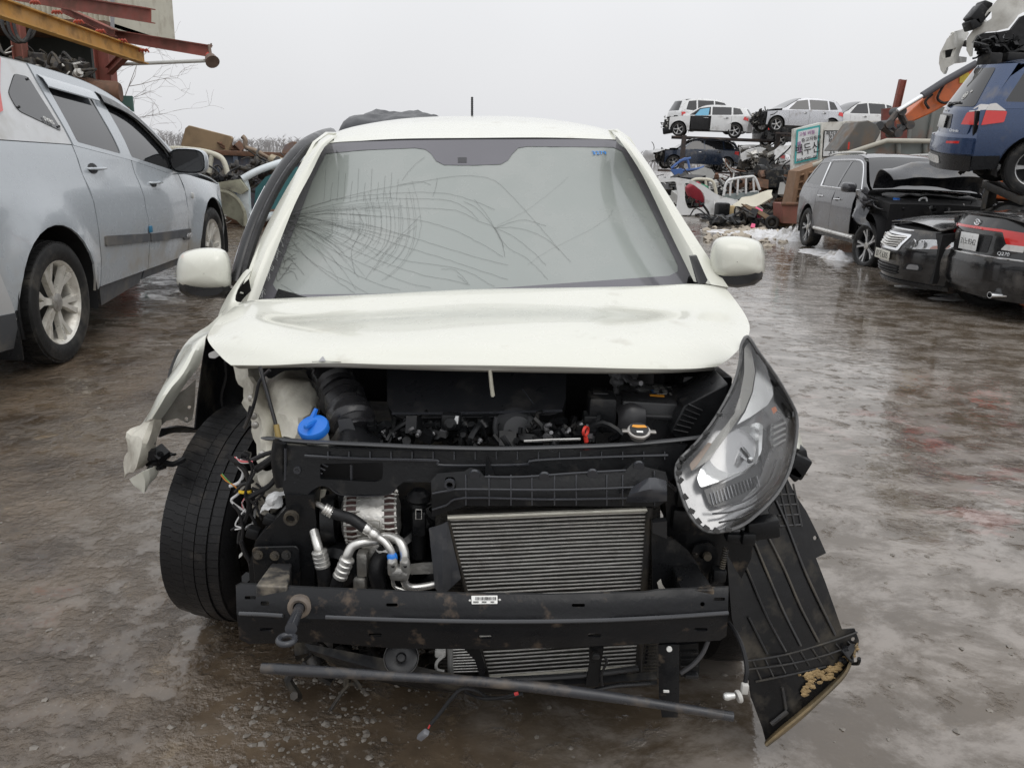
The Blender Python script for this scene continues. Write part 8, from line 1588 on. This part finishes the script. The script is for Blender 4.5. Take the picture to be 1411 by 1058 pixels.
mb = MB(); c = G(1068, 318); mb.lathe(tyre_prof(.16, .14, .09), c+Vector((0, .3, .16)), (.3, 1, 0), 20); t = thing('discarded_wheel', 'small wheel lying under the rusty sheet', 'wheel', tuple(c)); build(mb, 'tyre', rubber, t, world=True); mb = MB(); mb.lathe([(.02, .09), (0, .05), (0, 0)], c+Vector((0, .3, .16)), (.3, 1, 0), 16); build(mb, 'rim', grease, t, world=True)
# ------------------------------------------------------------------ old snow
def snowm():
    return mat('dirty snow', (.74, .74, .75), .75, var=.15, scale=9, bump=.8, bscale=18, dirt=(.3, .27, .22), damt=.35, dscale=7)
def snow(name, label, px, py, w, d, h, seed, n=44):
    g = random.Random(seed); c = G(px, py); mb = MB(); rows = []
    for i in range(n+1):
        t = i/n; row = []
        for k in range(n+1):
            a = 2*math.pi*k/n; rr = t*(1+.35*noise.noise(Vector((math.cos(a)*1.4+seed, math.sin(a)*1.4, seed)))+.15*noise.noise(Vector((math.cos(a)*4, math.sin(a)*4, seed))))
            x, y = c.x+rr*w*math.cos(a), c.y+rr*d*math.sin(a); z = h*(1-t**2.2)*(.8+1.2*noise.noise(Vector((x*3.4, y*3.4, seed)))+.9*noise.noise(Vector((x*9, y*9, seed)))+.6*noise.noise(Vector((x*21, y*21, seed))))
            row.append((x, y, max(-.004 if t > .96 else .006, z)))
        row[-1] = row[0]; rows.append(row)
    mb.grid(rows); return tag(build(mb, name, snowm(), ang=80), label, 'snow', None, 'stuff')
snow('snow_patch', 'heap of dirty snow and rubble before the scrap heap', 1050, 325, .75, .5, .09, 1); snow('snow_patch', 'low dirty snow bank beside the rear wheel of the grey SUV', 1092, 330, .35, .5, .2, 2)
snow('snow_patch', 'thin snow rest at the foot of the near scrap', 1015, 320, .7, .5, .03, 3); snow('snow_patch', 'white snow lump under the sill of the grey SUV', 1155, 357, .26, .28, .09, 4); snow('snow_patch', 'thin melting snow between the wheels of the grey SUV', 1140, 349, .5, .6, .012, 5)
snow('snow_patch', 'snow streak on the wet ground under the black saloon tail', 1365, 410, .55, .25, .05, 6); snow('snow_patch', 'thin snow streak before the black saloon grille', 1265, 396, .3, .12, .02, 7); snow('snow_patch', 'small snow streak beside the black saloon exhaust', 1302, 412, .2, .1, .02, 8)
tag(stones('rubble', 160, lambda g: tuple(G(g.gauss(1045, 35), g.gauss(322, 6))), .03, .13, mat('pale rubble', (.42, .37, .3), .8, var=.4, scale=2), 15, squash=.8), 'pale rubble lying in the dirty snow', 'rubble')
